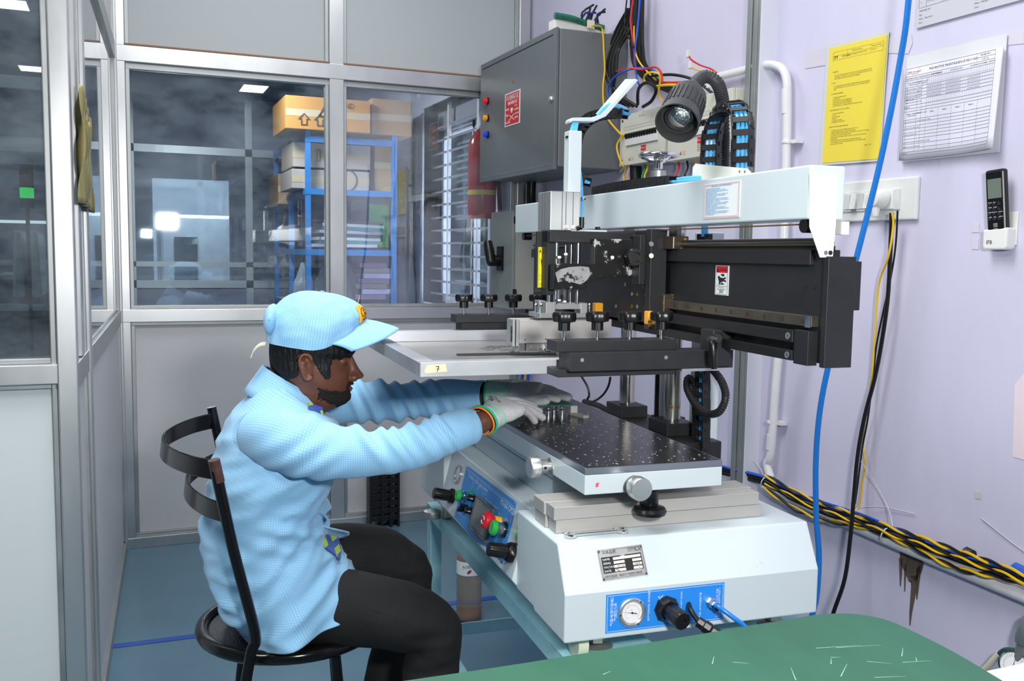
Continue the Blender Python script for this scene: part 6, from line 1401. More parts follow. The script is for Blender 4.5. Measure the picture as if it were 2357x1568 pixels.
g2 = lambda x, s: math.exp(-(x / s) ** 2)
def headpt(th, Z, off=0.):
    f, b, w = hv(Z); c = (f + b) / 2; h = (f - b) / 2; ct, st = math.cos(th), math.sin(th); e = 2.25
    x = math.copysign(abs(ct) ** (2 / e), ct); y = math.copysign(abs(st) ** (2 / e), st)
    X = c + (h + off) * x; Y = (w + off) * y * (1 - .16 * max(0, x) ** 1.5 * (1 if Z < .06 else .4))
    if x > 0:                                             # eye sockets, cheek bones, lips
        X -= .011 * g2(abs(Y) - .031, .013) * g2(Z - .012, .013) * (x > .3)
        X += .003 * g2(abs(Y) - .038, .016) * g2(Z + .022, .014)
        X += .0045 * g2(Y, .02) * g2(Z + .046, .0045) + .0055 * g2(Y, .018) * g2(Z + .059, .005) - .004 * g2(Y, .02) * g2(Z + .0525, .0022)
    return V((X, Y, Z))
def zc_(p): return V((p.x, p.y, p.z if p.z > -.015 else -.015 + (p.z + .015) * .74))
NT, NZ = 168, 150
def headgrid(off, keep=None, jit=0.):
    vs = []; fs = []; Zs = [-.13 + .258 * j / (NZ - 1) for j in range(NZ)]
    for Z in Zs:
        for i in range(NT):
            o = off(2 * PI * i / NT, Z) if callable(off) else off
            vs.append(headpt(2 * PI * i / NT, Z, o))
    for j in range(NZ - 1):
        for i in range(NT):
            q = (j * NT + i, j * NT + (i + 1) % NT, (j + 1) * NT + (i + 1) % NT, (j + 1) * NT + i)
            if keep is None or keep(sum((vs[k] for k in q), V((0, 0, 0))) / 4): fs.append(q)
    if keep is None: fs += [tuple(range(NT - 1, -1, -1)), tuple(range((NZ - 1) * NT, NZ * NT))]
    else:
        used = sorted({k for f in fs for k in f}); mp = {k: i for i, k in enumerate(used)}; vs = [vs[k] for k in used]; fs = [tuple(mp[k] for k in f) for f in fs]
    return [HMx @ zc_(p) for p in vs], fs
body = MB(); vs, fs = headgrid(0.); body.add(vs, fs)
H = lambda x, y, z: HMx @ zc_(V((x, y, z)))
# nose, nostrils, lids, ears
Hn = lambda x, y, z: H(x - .009, y, z)
body.loft([(Hn(.086, 0, .024), Hn(.092, 0, .024) - Hn(.086, 0, .024), Hn(.086, .007, .024) - Hn(.086, 0, .024)), (Hn(.088, 0, .008), Hn(.100, 0, .008) - Hn(.088, 0, .008), Hn(.088, .009, .008) - Hn(.088, 0, .008)), (Hn(.090, 0, -.008), Hn(.110, 0, -.008) - Hn(.090, 0, -.008), Hn(.090, .011, -.008) - Hn(.090, 0, -.008)),
           (Hn(.090, 0, -.020), Hn(.1195, 0, -.020) - Hn(.090, 0, -.020), Hn(.090, .0155, -.02) - Hn(.09, 0, -.02)), (Hn(.090, 0, -.028), Hn(.1175, 0, -.028) - Hn(.09, 0, -.028), Hn(.09, .0175, -.028) - Hn(.09, 0, -.028)), (Hn(.090, 0, -.034), Hn(.106, 0, -.034) - Hn(.09, 0, -.034), Hn(.09, .012, -.034) - Hn(.09, 0, -.034))], 20)
for s in (-1, 1):
    body.lathe([(.002, -.009), (.0075, -.006), (.009, 0), (.0075, .006), (.002, .009)], H(.089, .013 * s, -.027), H(1, 0, 0) - H(0, 0, 0), 12)
    body.lathe([(.003, -.012), (.008, -.007), (.0098, 0), (.008, .007), (.003, .012)], H(.0640, .031 * s, .012), H(0, 1, 0) - H(0, 0, 0), 14)
    ec = [(.010, -.018), (.004, -.030), (-.006, -.028), (-.014, -.010), (-.022, .010), (-.020, .026), (-.010, .033), (.002, .030), (.008, .018)]
    pts = [H(x * .8 - .001, s * (.0745 + .010 * (.5 - x * 20) * .5 + .003), z * .84) for x, z in ec]; body.tube(spline(pts, 4), .0040, 8)
    body.loft([(H(-.006, s * .070, z), H(.008, s * .070, z) - H(-.006, s * .07, z), H(-.006, s * .078, z) - H(-.006, s * .07, z)) for z in (-.020, -.008, .007, .018)], 12)
    body.tube([H(-.002, s * .0765, -.012), H(-.010, s * .081, .002), H(-.010, s * .082, .014)], .0035, 8)
# neck, trunk, arms, legs of the one continuous body
def EL(px, py, y, ru, rv, d, e=2.): return (PL(px, py, y=y), ru, rv, e)
def path_loft(mb, cs, rs, n=20, asp=1., e=2., disp=None, seg=5, side=V((0, 1, 0)), caps=True, uoff=0.):
    rings = []
    for i, (c, r) in enumerate(zip(cs, rs)):
        t_ = (cs[min(i + 1, len(cs) - 1)] - cs[max(i - 1, 0)]).normalized(); w = (side - t_ * side.dot(t_)).normalized(); u = w.cross(t_)
        if not isinstance(r, tuple): r = (r, r * asp)
        rings.append((c, u * r[0], w * r[1], e))
    return mb.loft(ringspline(rings, seg), n, caps=caps, disp=disp, uoff=uoff)
nk0 = H(-.030, 0, -.02); nk1 = PL(668, 925, y=YW_); tr_c = [nk0, nk0.lerp(nk1, .6), nk1, PL(640, 985, y=YW_), PL(620, 1080, y=YW_), PL(600, 1200, y=YW_), PL(610, 1310, y=YW_), PL(650, 1380, y=YW_)]
path_loft(body, tr_c, [(.052, .052), (.053, .053), (.060, .068), (.08, .145), (.09, .15), (.092, .14), (.10, .15), (.09, .16)], 28)
RA = [(PL(620, 1015, y=1.83), .030), (PL(700, 1030, y=1.76), .036), (PL(800, 1042, y=1.72), .038), (PL(900, 1038, y=1.70), .034), (PL(1000, 1006, y=1.69), .028), (PL(1090, 978, y=1.698), .0225), (PL(1118, 968, y=1.70), .0205), (PL(1140, 960, y=1.705), .015)]
LA = [(PL(700, 930, y=2.13), .045), (PL(800, 925, y=2.12), .040), (PL(900, 922, y=2.10), .036), (PL(1000, 915, y=2.06), .031), (PL(1080, 912, y=2.01), .026), (PL(1130, 907, y=1.98), .0215), (PL(1165, 906, y=1.965), .015)]
for A in (RA, LA): path_loft(body, [p for p, _ in A], [r for _, r in A], 18)
RL = [(PL(660, 1380, y=1.90), .058), (PL(780, 1400, y=1.862), .058), (PL(900, 1418, y=1.815), .054), (PL(985, 1445, y=1.80), .048), (PL(1000, 1500, y=1.80), .048), (PL(985, 1600, y=1.80), .042), (PL(975, 1800, y=1.81), .034), (V((.44, 1.83, .09)), .03)]
LL = [(PL(690, 1300, y=2.07), .060), (PL(800, 1288, y=2.07), .058), (PL(880, 1294, y=2.06), .054), (PL(938, 1312, y=2.05), .052), (PL(932, 1400, y=2.05), .046), (PL(895, 1560, y=2.05), .040), (PL(870, 1700, y=2.05), .034), (V((.33, 2.06, .09)), .03)]
for A in (RL, LL): path_loft(body, [p for p, _ in A], [r for _, r in A], 18)
for A in (RL, LL): e_ = A[-1][0]; body.loft([(e_ + V((x, 0, z)), V((0, 0, h_)), V((0, w_, 0))) for x, z, h_, w_ in ((-.05, -.035, .025, .028), (0, -.02, .045, .036), (.08, -.05, .028, .042), (.15, -.065, .014, .036))], 16)
BODY = wm('body', body, SKIN, mods=(remesh(.0026, 4, .4),), smooth='all')
# eyes, brows
for s in (-1, 1):
    ey = wm('eye', MB().lathe([(.001, -.0088), (.006, -.006), (.0088, 0), (.006, .006), (.001, .0088)], H(.0640, .031 * s, .010), (0, 1, 0), 16), mat('eye_white', '#c9c0b4', .2), smooth='all')
    wm('iris', MB().lathe([(.0045, 0), (.003, .001)], H(.0728, .031 * s, .007), H(1, 0, -.4) - H(0, 0, 0), 12), PK, ey)
    wm('eyebrow', MB().tube([H(.0825, .016 * s, .030), H(.081, .030 * s, .034), H(.072, .045 * s, .030)], .0032, 6, smooth=4), HAIRM)
rnd = random.Random(7)
def nz(p, f, seed=0.): return noise.noise(V((p.x * f + seed, p.y * f, p.z * f)))
def hairkeep(p):
    q = HMx.inverted() @ (HMx @ p); n_ = nz(p, 300) * .004
    back = q.x < -.022 + n_ and q.z > -.044 + .60 * max(0, q.x + .062) + n_ * 1.5
    side = q.x < .036 + n_ and q.z > .026 + n_ ; tb = (q.z + .024) / .052; burn = 0 < tb < 1 and .032 - .032 * tb < q.x + n_ * .4 < .041 + .004 * tb
    front = q.z > .046 + n_ and q.x > 0; fringe = q.x > .028 and q.z > .017 + .16 * abs(q.x - .060) + n_ * 1.5
    return back or side or burn or front or fringe
def hairoff(th, Z): return .0028 + .0022 * max(0, -math.cos(th)) + .0012 * math.sin(th * 40 + Z * 60)
vs, fs = headgrid(hairoff, hairkeep); wm('hair', MB().add(vs, fs), HAIRM, mods=(smo(4), solid(.004)), smooth='all')
def beardkeep(p):
    n_ = nz(p, 260, 3) * .012 + nz(p, 90) * .006
    if p.x < .020 + n_: return False
    line = -.046 - .75 * max(0, .045 - p.x) * -.55 if p.x < .045 else -.062
    jaw = p.z < (-.048 - .35 * (p.x - .02) if p.x < .056 else -.0645) + n_ * .6 and p.z > -.084 - .8 * max(0, p.x - .030) + n_
    must = p.x > .063 and abs(p.y) < .029 and -.0455 + n_ * .3 < p.z < -.0375 + n_ * .2
    corner = p.x > .058 and .021 < abs(p.y) < .031 and -.07 < p.z < -.040
    return jaw or must or corner
bk_keep = beardkeep
vs, fs = headgrid(lambda th, Z: .0016 + .0012 * math.sin(th * 60 + Z * 900), beardkeep); wm('beard', MB().add(vs, fs), mat('beard_dark', '#1f1511', .7, var=.5, vscale=220, bump=1., bscale=350), mods=(smo(4), solid(.0016)), smooth='all')
wm('lip', MB().loft([(H(.079, y, -.060), H(.0895 - abs(y) * .22, y, -.060) - H(.079, y, -.060), H(.079, y, -.0555) - H(.079, y, -.060)) for y in (-.021, -.012, -.004, .004, .012, .021)], 12), mat('lip_brown', '#7a4a42', .4), smooth='all')
# ---- cap
CMx = HMx @ Matrix.Translation((-.001, 0, .037)) @ Matrix.Rotation(math.radians(4), 4, 'Y')
C = lambda x, y, z: CMx @ V((x, y, z))
rings = []; ncap = 26
for j in range(ncap):
    t_ = j / (ncap - 1) * .995; zz = .114 * math.sin(t_ * PI / 2) ** .92; r = math.cos(t_ * PI / 2) ** .62
    bul = 1 + .05 * math.sin(min(1, t_ * 1.6) * PI)
    cx0 = .003 + .006 * t_ ; rings.append((C(cx0, 0, zz), (C(1, 0, 0) - C(0, 0, 0)) * (.0965 * r * bul), (C(0, 1, 0) - C(0, 0, 0)) * (.0905 * r * bul), 2.05))
def capdisp(u, v, p):
    q = CMx.inverted() @ p; th = math.atan2(q.y, q.x); d = 0
    for k in range(6): dd = math.atan2(math.sin(th - (k * PI / 3 + .52)), math.cos(th - (k * PI / 3 + .52))); d -= .0022 * math.exp(-(dd / .045) ** 2)
    return d + .0030 * nz(p, 38) + .0018 * nz(p, 95, 5)
def arch(th, z): return .064 * max(0, math.cos(th)) ** 1.8 * (1 - min(1, max(0, z) / .114)) ** 1.1
capmb = MB().loft(rings, 96, disp=capdisp)
for i_, p_ in enumerate(capmb.v):
    q_ = CMx.inverted() @ p_; q_.z += arch(math.atan2(q_.y / .0905, q_.x / .0965), q_.z); capmb.v[i_] = CMx @ q_
capmb.f.pop(len(capmb.f) - 2); capmb.mi.pop()
cap = wm('cap', capmb, FAB, mods=(), smooth='all')
bm_ = MB(); vs = []; fs = []; uvs = []; NA, NB = 28, 10
for i in range(NA + 1):
    a = -1.16 + 2.32 * i / NA
    for j in range(NB + 1):
        b = j / NB; ext = .075 * math.cos(a * .98) ** .6
        x = .003 + .0965 * math.cos(a) + b * ext * (.86 + .14 * math.cos(a)); y = .0905 * math.sin(a) * (1 - .06 * b) + b * .006 * math.sin(a)
        vs.append(C(x, y, .004 + .064 * max(0, math.cos(a)) ** 1.8 * (1 - .10 * b) + .006 * b - .010 * b * b - .004 * b * (a / 1.16) ** 2))
for i in range(NA):
    for j in range(NB):
        q = i * (NB + 1) + j; fs.append((q, q + 1, q + NB + 2, q + NB + 1)); w_ = lambda i_, j_: (i_ * .0085, j_ * .0085); uvs.append((w_(i, j), w_(i, j + 1), w_(i + 1, j + 1), w_(i + 1, j)))
bm_.add(vs, fs, 0, uvs); wm('brim', bm_, FAB, cap, mods=(solid(.0035),), smooth='all')
wm('button', MB().lathe([(.006, 0), (.005, .003), (.001, .004)], C(.009, 0, .113), C(0, 0, 1) - C(0, 0, 0), 14), FAB, cap, smooth='all')
wm('cap_strap', MB().strip([C(-.088, -.040, -.002), C(-.100, -.038, -.006), C(-.110, -.036, -.018), C(-.114, -.034, -.032)], C(0, 1, .3) - C(0, 0, 0), .016, .002, smooth=4), mat('velcro_cream', '#d9d6c0', .8), cap)
wm('rear_bulge', MB().loft([(C(-.085 - .0 * r_, y, .048), (C(.014 * r_, 0, 0) - C(0, 0, 0)), (C(0, 0, .030 * r_) - C(0, 0, 0))) for y, r_ in ((-.066, .04), (-.063, .5), (-.056, .8), (-.045, .95), (-.025, 1), (0, 1), (.02, .6))], 18), FAB, cap, smooth='all')
# badge on the front panel, tilted towards the camera side
bd0 = None
def capsurf(th, z):
    t_ = math.asin(min(1, (z / .114)) ** (1 / .92)) / (PI / 2); r = math.cos(t_ * PI / 2) ** .62 * (1 + .05 * math.sin(min(1, t_ * 1.6) * PI)); return V((.003 + .006 * t_ + (.0965 * r + .0022) * math.cos(th), (.0905 * r + .0022) * math.sin(th), z + .064 * max(0, math.cos(th)) ** 1.8 * (1 - z / .114) ** 1.1))
bg = MB(); vs = []; fs = []
for i in range(7):
    for j in range(9): vs.append(CMx @ capsurf(-.50 + .50 * i / 6, .020 + .062 * j / 8))
for i in range(6):
    for j in range(8): q = i * 9 + j; fs.append((q, q + 9, q + 10, q + 1))
bg.add(vs, fs); bdg = wm('badge', bg, mat('badge_yellow', '#eda824', .5), cap, mods=(solid(.0012),), smooth='all')
bgm = MB()
def cs(u, v): return CMx @ (capsurf(-.50 + .50 * u, .020 + .062 * v) + V((.0012, -.0004, .0003)))
for k in range(14):
    a0, a1 = 2 * PI * k / 14, 2 * PI * (k + 1) / 14; bgm.add([cs(.5 + .36 * math.cos(a0), .58 + .3 * math.sin(a0)), cs(.5 + .36 * math.cos(a1), .58 + .3 * math.sin(a1)), cs(.5 + .32 * math.cos(a1), .58 + .26 * math.sin(a1)), cs(.5 + .32 * math.cos(a0), .58 + .26 * math.sin(a0))], [(0, 1, 2, 3)])
bgm.add([cs(.40, .42), cs(.60, .42), cs(.62, .56), cs(.48, .60)], [(0, 1, 2, 3)]); bgm.add([cs(.42, .66), cs(.56, .64), cs(.58, .74), cs(.46, .76)], [(0, 1, 2, 3)])
for k in range(4): bgm.add([cs(.25 + .14 * k, .08), cs(.34 + .14 * k, .08), cs(.34 + .14 * k, .18), cs(.25 + .14 * k, .18)], [(0, 1, 2, 3)])
wm('badge_print', bgm, PK, bdg, mods=(solid(.0003),))
for a, b in ((cs(.1, 1.0), C(.085, -.02, .118)), (cs(.3, .02), C(.122, -.03, .052))): wm('loose_thread', MB().tube([a, (a + b) / 2 + V((.002, 0, .003)), b], .0005, 5, smooth=3), mat('thread_yellow', '#c9b356', .6), cap)

# ---- jacket: trunk, sleeves, collar
prs = [((630, 872), (740, 950), .066), ((592, 890), (768, 962), .098), ((552, 930), (776, 990), .150), ((520, 980), (772, 1032), .186), ((497, 1045), (758, 1085), .192), ((477, 1130), (744, 1145), .184), ((467, 1205), (744, 1205), .178), ((472, 1270), (768, 1244), .186), ((492, 1345), (800, 1276), .194), ((520, 1402), (812, 1302), .197), ((556, 1446), (818, 1330), .197)]
rings = []
for b, f, hw_ in prs:
    pb, pf = PL(*b, y=YW_), PL(*f, y=YW_); rings.append(((pb + pf) / 2 + V((0, -.012, 0)), (pf - pb) / 2, V((0, hw_, 0)), 2.3))
def ridge_(x): return 1 - abs(x) * 2
def foldn(p, ax, f1, f2, s): # stretched ridged noise: folds run along 'ax'
    q = V((p.x * f1[0], p.y * f1[1], p.z * f1[2])); n_ = noise.noise(q + V((s, s, s))); return (1 - abs(n_) * 3.2)
def tdisp(u, v, p):
    d = .0035 * noise.noise(V((p.x * 9, p.y * 9, p.z * 12))) + .007 * foldn(p + V((0, 0, p.x * -.9)), 0, (5, 5, 20), 0, 11.) * max(0, min(1, (.98 - p.z) / .1)) - .004
    low = max(0, min(1, (.80 - p.z) / .12)); d += .013 * low * foldn(p + V((p.z * .5, 0, 0)), 0, (4, 6, 22), 0, 3.) * (.4 + .6 * noise.noise(V((p.x * 6, 2, p.z * 6))))
    arm = g2((V((p.x, 0, p.z)) - V((.12, 0, .83))).length, .10); d += .012 * arm * foldn(p - V((0, 0, p.x * .55)), 0, (3, 5, 38), 0, 7.)
    d += .009 * g2(p.z - .70, .05) * math.sin((p.z + p.x * .35) * 150) * max(0, (p.x - .02) * 4)
    hem = max(0, min(1, (.60 - p.z) / .08)); d += .009 * hem * math.sin(p.x * 55 + p.y * 14)
    return d
TR = MB(); TR.loft(ringspline(rings, 8), 110, caps=False, disp=tdisp)
JK = wm('jacket', TR, FAB, mods=(solid(.002),), smooth='all')
def sleeve(A, disp, name, wy=1.0):
    m_ = MB(); path_loft(m_, [p for p, _ in A], [(r, r * wy) for _, r in A], 64, disp=disp, seg=12, caps=False, uoff=.003); return wm(name, m_, FAB, JK, mods=(solid(.002),), smooth='all')
RS = [(PL(592, 1000, y=1.845), .048), (PL(640, 1010, y=1.795), .058), (PL(700, 1027, y=1.745), .0585), (PL(760, 1040, y=1.725), .050), (PL(830, 1044, y=1.712), .0435), (PL(900, 1040, y=1.700), .0405), (PL(960, 1026, y=1.693), .037), (PL(1010, 1006, y=1.690), .037), (PL(1050, 991, y=1.692), .036), (PL(1078, 981, y=1.695), .0335), (PL(1094, 976, y=1.697), .0275)]
def rdisp(u, v, p):
    d = .0035 * noise.noise(V((p.x * 14, p.y * 14, p.z * 14)))
    top = max(0, min(1, (p.z - (.845 + .12 * (p.x - .2))) / .05)); q = p.x + (p.z - .88) * .75
    for c, a, w in ((.296, .008, .012), (.338, .006, .008), (.360, .005, .007), (.396, .0075, .011), (.431, .004, .007), (.454, .005, .008)): d += a * (.25 + top) * g2(q - c, w) - a * .5 * g2(q - c - w * 1.4, w) * top
    d += .004 * g2(p.x - .16, .06) * math.sin((p.z * 1.2 - p.x * .8) * 130); d += .0028 * max(0, (p.x - .44) * 14) * math.sin(p.x * 260 + p.y * 30) * .5
    return d
sleeve(RS, rdisp, 'sleeve')
LS = [(PL(690, 915, y=2.10), .060), (PL(760, 918, y=2.13), .058), (PL(820, 923, y=2.12), .047), (PL(880, 925, y=2.105), .0425), (PL(940, 923, y=2.085), .0405), (PL(1000, 918, y=2.06), .0405), (PL(1060, 914, y=2.02), .0375), (PL(1100, 912, y=1.995), .0345), (PL(1116, 912, y=1.985), .0325)]
def ldisp(u, v, p):
    d = .0035 * noise.noise(V((p.x * 14, p.y * 14, p.z * 14))); q = p.x + (p.z - .91) * .5
    for c, a, w in ((.315, .007, .010), (.352, .008, .010), (.40, .009, .011), (.432, .006, .008), (.475, .007, .008), (.51, .004, .007)): d += a * g2(q - c, w) - a * .6 * g2(q - c - w * 1.5, w)
    return d
sleeve(LS, ldisp, 'sleeve')
# collar: band round the neck, open in front
cpts = [(742, 935), (722, 945), (690, 925)]
col = []
c0 = PL(674, 914, y=YW_); N_ = 22
vs = []; fs = []; uvs = []
for i in range(N_ + 1):
    a = .55 + (2 * PI - 1.1) * i / N_                      # open towards the front
    for j in range(5):
        b = j / 4; r1, r2 = .064 + .017 * b, .062 + .020 * b
        p = c0 + V((r1 * math.cos(a) * 1.02 - .022 * b + .006, r2 * math.sin(a), -.048 * b + .030 - .040 * math.cos(a) * 1.0 * (1 - .15 * b) - .002))
        vs.append(p)
for i in range(N_):
    for j in range(4):
        q = i * 5 + j; fs.append((q, q + 1, q + 6, q + 5)); w_ = lambda i_, j_: (i_ * .0165, j_ * .013); uvs.append((w_(i, j), w_(i, j + 1), w_(i + 1, j + 1), w_(i + 1, j)))
wm('collar', MB().add(vs, fs, 0, uvs), FAB, JK, mods=(solid(.0035),), smooth='all')
# front placket, buttons, loose front flap, hem edge
def flap(pts, name, ydep=0.):
    P = [PL(x, y, y=yy) for x, y, yy in pts]; m_ = MB(); c = sum(P, V((0, 0, 0))) / len(P); n_ = len(P)
    uv = [[(p.x, p.z) for p in (c, P[i], P[(i + 1) % n_])] for i in range(n_)]; m_.add([c + V((0, -.006, .004))] + P, [(0, i + 1, (i + 1) % n_ + 1) for i in range(n_)], 0, uv); return wm(name, m_, FAB, JK, mods=(solid(.003),), sub=2, smooth='all')
flap([(712, 1200, 1.84), (752, 1215, 1.85), (800, 1224, 1.90), (808, 1228, 1.96), (795, 1238, 2.0), (760, 1242, 1.93), (725, 1238, 1.86)], 'front_flap')

fm_ = MB(); fm_.strip([PL(762, 1005, y=1.90), PL(756, 1060, y=1.90), PL(748, 1110, y=1.89), PL(742, 1150, y=1.89), PL(728, 1172, y=1.87), PL(748, 1186, y=1.88), PL(752, 1200, y=1.88), PL(735, 1218, y=1.87)], (0, 1, 0), .03, .004, smooth=5); wm('placket', fm_, FAB, JK, smooth='all')
for x, y in ((741, 1152), (723, 1176)): wm('jacket_button', MB().lathe([(.0055, 0), (.005, .002)], PL(x, y, y=1.868), (.7, -.7, 0), 12), mat('button_blue', '#7fb2d8', .3), JK)
# plaid shirt at the neck and under the hem
PLD = fabric('plaid', '#9fc23a', '#2c4f9c', 36, .45)
sh = MB(); vs = []; fs = []; uvs = []
def shirt(pts):
    P = [PL(x, y, y=yy) for x, y, yy in pts]; m_ = MB(); n_ = len(P); c = sum(P, V((0, 0, 0))) / n_
    m_.add([c + V((0, -.003, 0))] + P, [(0, i + 1, (i + 1) % n_ + 1) for i in range(n_)], 0, [[(p.x * 1.2 + p.z * .3, p.z * 1.2) for p in (c, P[i], P[(i + 1) % n_])] for i in range(n_)]); return m_
SHT = wm('shirt', shirt([(738, 1228, 1.87), (778, 1238, 1.90), (784, 1262, 1.89), (783, 1290, 1.86), (768, 1275, 1.84), (750, 1262, 1.84)]), PLD, mods=(solid(.003),))
wm('shirt_collar', shirt([(706, 922, 1.915), (722, 932, 1.90), (742, 938, 1.90), (742, 968, 1.89), (722, 960, 1.875), (708, 944, 1.875)]), PLD, SHT, mods=(solid(.003),))

# ---- trousers
tr = MB()
def jd(s): return lambda u, v, p: .004 * noise.noise(V((p.x * 12, p.y * 12, p.z * 12 + s))) + .0035 * (g2(p.x - .42, .08)) * (1 - abs(noise.noise(V((p.x * 10, p.y * 10, p.z * 45 + s)))) * 4)
RT = [(PL(640, 1375, y=1.90), .074), (PL(720, 1393, y=1.875), .076), (PL(800, 1400, y=1.845), .075), (PL(880, 1412, y=1.81), .071), (PL(950, 1428, y=1.80), .066), (PL(998, 1452, y=1.80), .060), (PL(996, 1510, y=1.80), .057), (PL(988, 1580, y=1.80), .056), (PL(980, 1720, y=1.80), .052), (V((.44, 1.83, .10)), .050)]
LT = [(PL(680, 1300, y=2.07), .080), (PL(760, 1288, y=2.07), .078), (PL(830, 1284, y=2.065), .074), (PL(890, 1294, y=2.06), .068), (PL(936, 1318, y=2.05), .060), (PL(938, 1375, y=2.05), .055), (PL(915, 1470, y=2.05), .052), (PL(888, 1570, y=2.05), .050), (PL(868, 1700, y=2.05), .048), (V((.33, 2.06, .10)), .046)]
path_loft(tr, [p for p, _ in RT], [r for _, r in RT], 30, disp=jd(1)); path_loft(tr, [p for p, _ in LT], [r for _, r in LT], 30, disp=jd(5))
path_loft(tr, [PL(600, 1300, y=YW_), PL(640, 1370, y=YW_), PL(700, 1385, y=YW_)], [(.09, .165), (.085, .17), (.07, .165)], 28)
wm('trousers', tr, JEANS, mods=(remesh(.0055, 3),), smooth='all')
wm('trouser_seam', MB().tube([PL(x, y, y=yy) for x, y, yy in ((830, 1400, 1.768), (870, 1410, 1.748), (930, 1430, 1.740), (985, 1460, 1.745))], .0010, 5, smooth=5), mat('seam_black', '#0a0a0a', .8))
for A in (RT, LT):
    e_ = A[-1][0]; wm('sandal', MB().loft([(e_ + V((x, 0, -.092 + h_)), V((0, 0, h_)), V((0, w_, 0)), 3.) for x, h_, w_ in ((-.06, .008, .030), (-.03, .012, .040), (.08, .012, .046), (.15, .010, .042), (.18, .006, .025))], 20), PBLACK, smooth='all')

# ---- gloved hands
def glove_mat():
    m = mat('glove_knit', '#c9c9cc', .85, var=.10, vscale=300, bump=.35, bscale=420); return m
GLV = glove_mat(); CUF = mat('glove_cuff', '#a9cdbf', .85, var=.08, vscale=200, bump=.4, bscale=300); GEDGE = mat('glove_edge', '#2fb78d', .6); TIPW = mat('glove_coating', '#d9d9d8', .55, var=.05, vscale=40)
def hand(wrist, knuck, tips, thumb, nrm, cuff0, label):
    """wrist, knuck: centre points; tips: [(base offset along the knuckle line, mid joint, tip)]; one glove mesh with five fingers"""
    d = (knuck - wrist).normalized(); n_ = (V(nrm) - d * d.dot(V(nrm))).normalized(); s = d.cross(n_)
    m_ = MB(); m_.loft([(wrist - d * .012, n_ * .020, s * .027, 2.2), (wrist + d * .01, n_ * .020, s * .029, 2.2), (wrist.lerp(knuck, .45), n_ * .019, s * .038, 2.4), (wrist.lerp(knuck, .8), n_ * .016, s * .0425, 2.5), (knuck, n_ * .0135, s * .0415, 2.5), (knuck + d * .006, n_ * .009, s * .036, 2.4)], 24)
    for o, mid, tip, r in tips:
        b = knuck + s * o - d * .012; m_.tube(spline([b - d * .01, b + d * .006, mid, tip], 6), lambda t, r=r: r * (1.06 - .22 * t), 12)
        m_.lathe([(.001, -r * .80), (r * .55, -r * .62), (r * .84, 0), (r * .55, r * .62), (.001, r * .80)], tip, tip - mid, 12)
    b, mid, tip, r = thumb; m_.tube(spline([b, mid, tip], 6), lambda t: r * (1.15 - .3 * t), 12); m_.lathe([(.001, -r * .8), (r * .6, -r * .5), (r * .84, 0), (r * .6, r * .5), (.001, r * .8)], tip, tip - mid, 12)
    g = wm('glove', m_, GLV, mods=(remesh(.0017, 4, .45),), smooth='all', label=label)
    c_ = MB(); cd = (wrist - cuff0).normalized(); c1_ = wrist + d * .006
    c_.loft(ringspline([(cuff0, n_ * .0285, s * .031, 2.), (cuff0.lerp(c1_, .35), n_ * .027, s * .030, 2.), (cuff0.lerp(c1_, .7), n_ * .0235, s * .029, 2.1), (c1_, n_ * .0215, s * .0300, 2.2)], 5), 30, caps=False, disp=lambda u, v, p: .0008 * math.sin(u * 380)); wm('glove_cuff', c_, CUF, g, mods=(solid(.0012),), smooth='all')
    wm('cuff_edge', MB().tube([cuff0 + (n_ * (.0290 * math.cos(a)) + s * (.0315 * math.sin(a))) for a in [2 * PI * k / 30 for k in range(30)]], .0024, 8, closed=True), GEDGE, g, smooth='all')
    wm('cuff_seam', MB().tube([c1_ + (n_ * (.0222 * math.cos(a)) + s * (.0307 * math.sin(a))) for a in [2 * PI * k / 30 for k in range(30)]], .0011, 6, closed=True), mat('seam_mint', '#8fcfb5', .7), g, smooth='all')
    return g, d, n_, s
# right (near) hand: palm towards the table, little finger towards the camera
rw = V((.524, 1.708, .9345)); rk = V((.571, 1.742, .9500)); D = (rk - rw).normalized(); S_ = D.cross((V((-.25, -.45, 1)) - D * D.dot(V((-.25, -.45, 1)))).normalized())
R_tips = []
for o, tp, r in ((-.031, PL(1230, 934, y=1.865), .0090), (-.010, PL(1242, 948, y=1.82), .0096), (.011, PL(1249, 962, z=.9125), .0096), (.030, PL(1231, 970, z=.9115), .0090)):
    b = rk + S_ * o; R_tips.append((o, b.lerp(tp, .5) + V((0, 0, .0045)), tp, r))
rg_ = hand(rw, rk, R_tips, (V((.560, 1.762, .932)), V((.602, 1.800, .922)), V((.632, 1.826, .916)), .0105), (-.25, -.45, 1), V((.508, 1.704, .928)), 'light grey knitted glove with mint cuff, nearer hand')
g_, d_, n_, s_ = rg_
t = MB(); tp0 = rw.lerp(rk, .62) + n_ * .0192 - s_ * .012
put_text(t, 'ATP', .013, tp0 + s_ * -.004 - d_ * .016, (d_ * .6 + s_ * -.9).normalized(), (d_ * .9 + s_ * .6).normalized())
put_text(t, 'NYLON', .007, tp0 - s_ * -.012 - d_ * .012, (d_ * .6 + s_ * -.9).normalized(), (d_ * .9 + s_ * .6).normalized())
wm('glove_lettering', t, PK, g_)
wm('wrist_band', MB().tube([V((.503, 1.703, .927)) + n_ * (.0275 * math.cos(a)) + s_ * (.030 * math.sin(a)) for a in [2 * PI * k / 28 for k in range(28)]], .0022, 8, closed=True), mat('band_orange', '#ee8a3c', .5), smooth='all')
lw_ = V((.640, 1.962, .9385)); lk_ = V((.700, 1.925, .9435)); L_tips = []
D = (lk_ - lw_).normalized(); S_ = D.cross((V((0, -.35, 1)) - D * D.dot(V((0, -.35, 1)))).normalized())
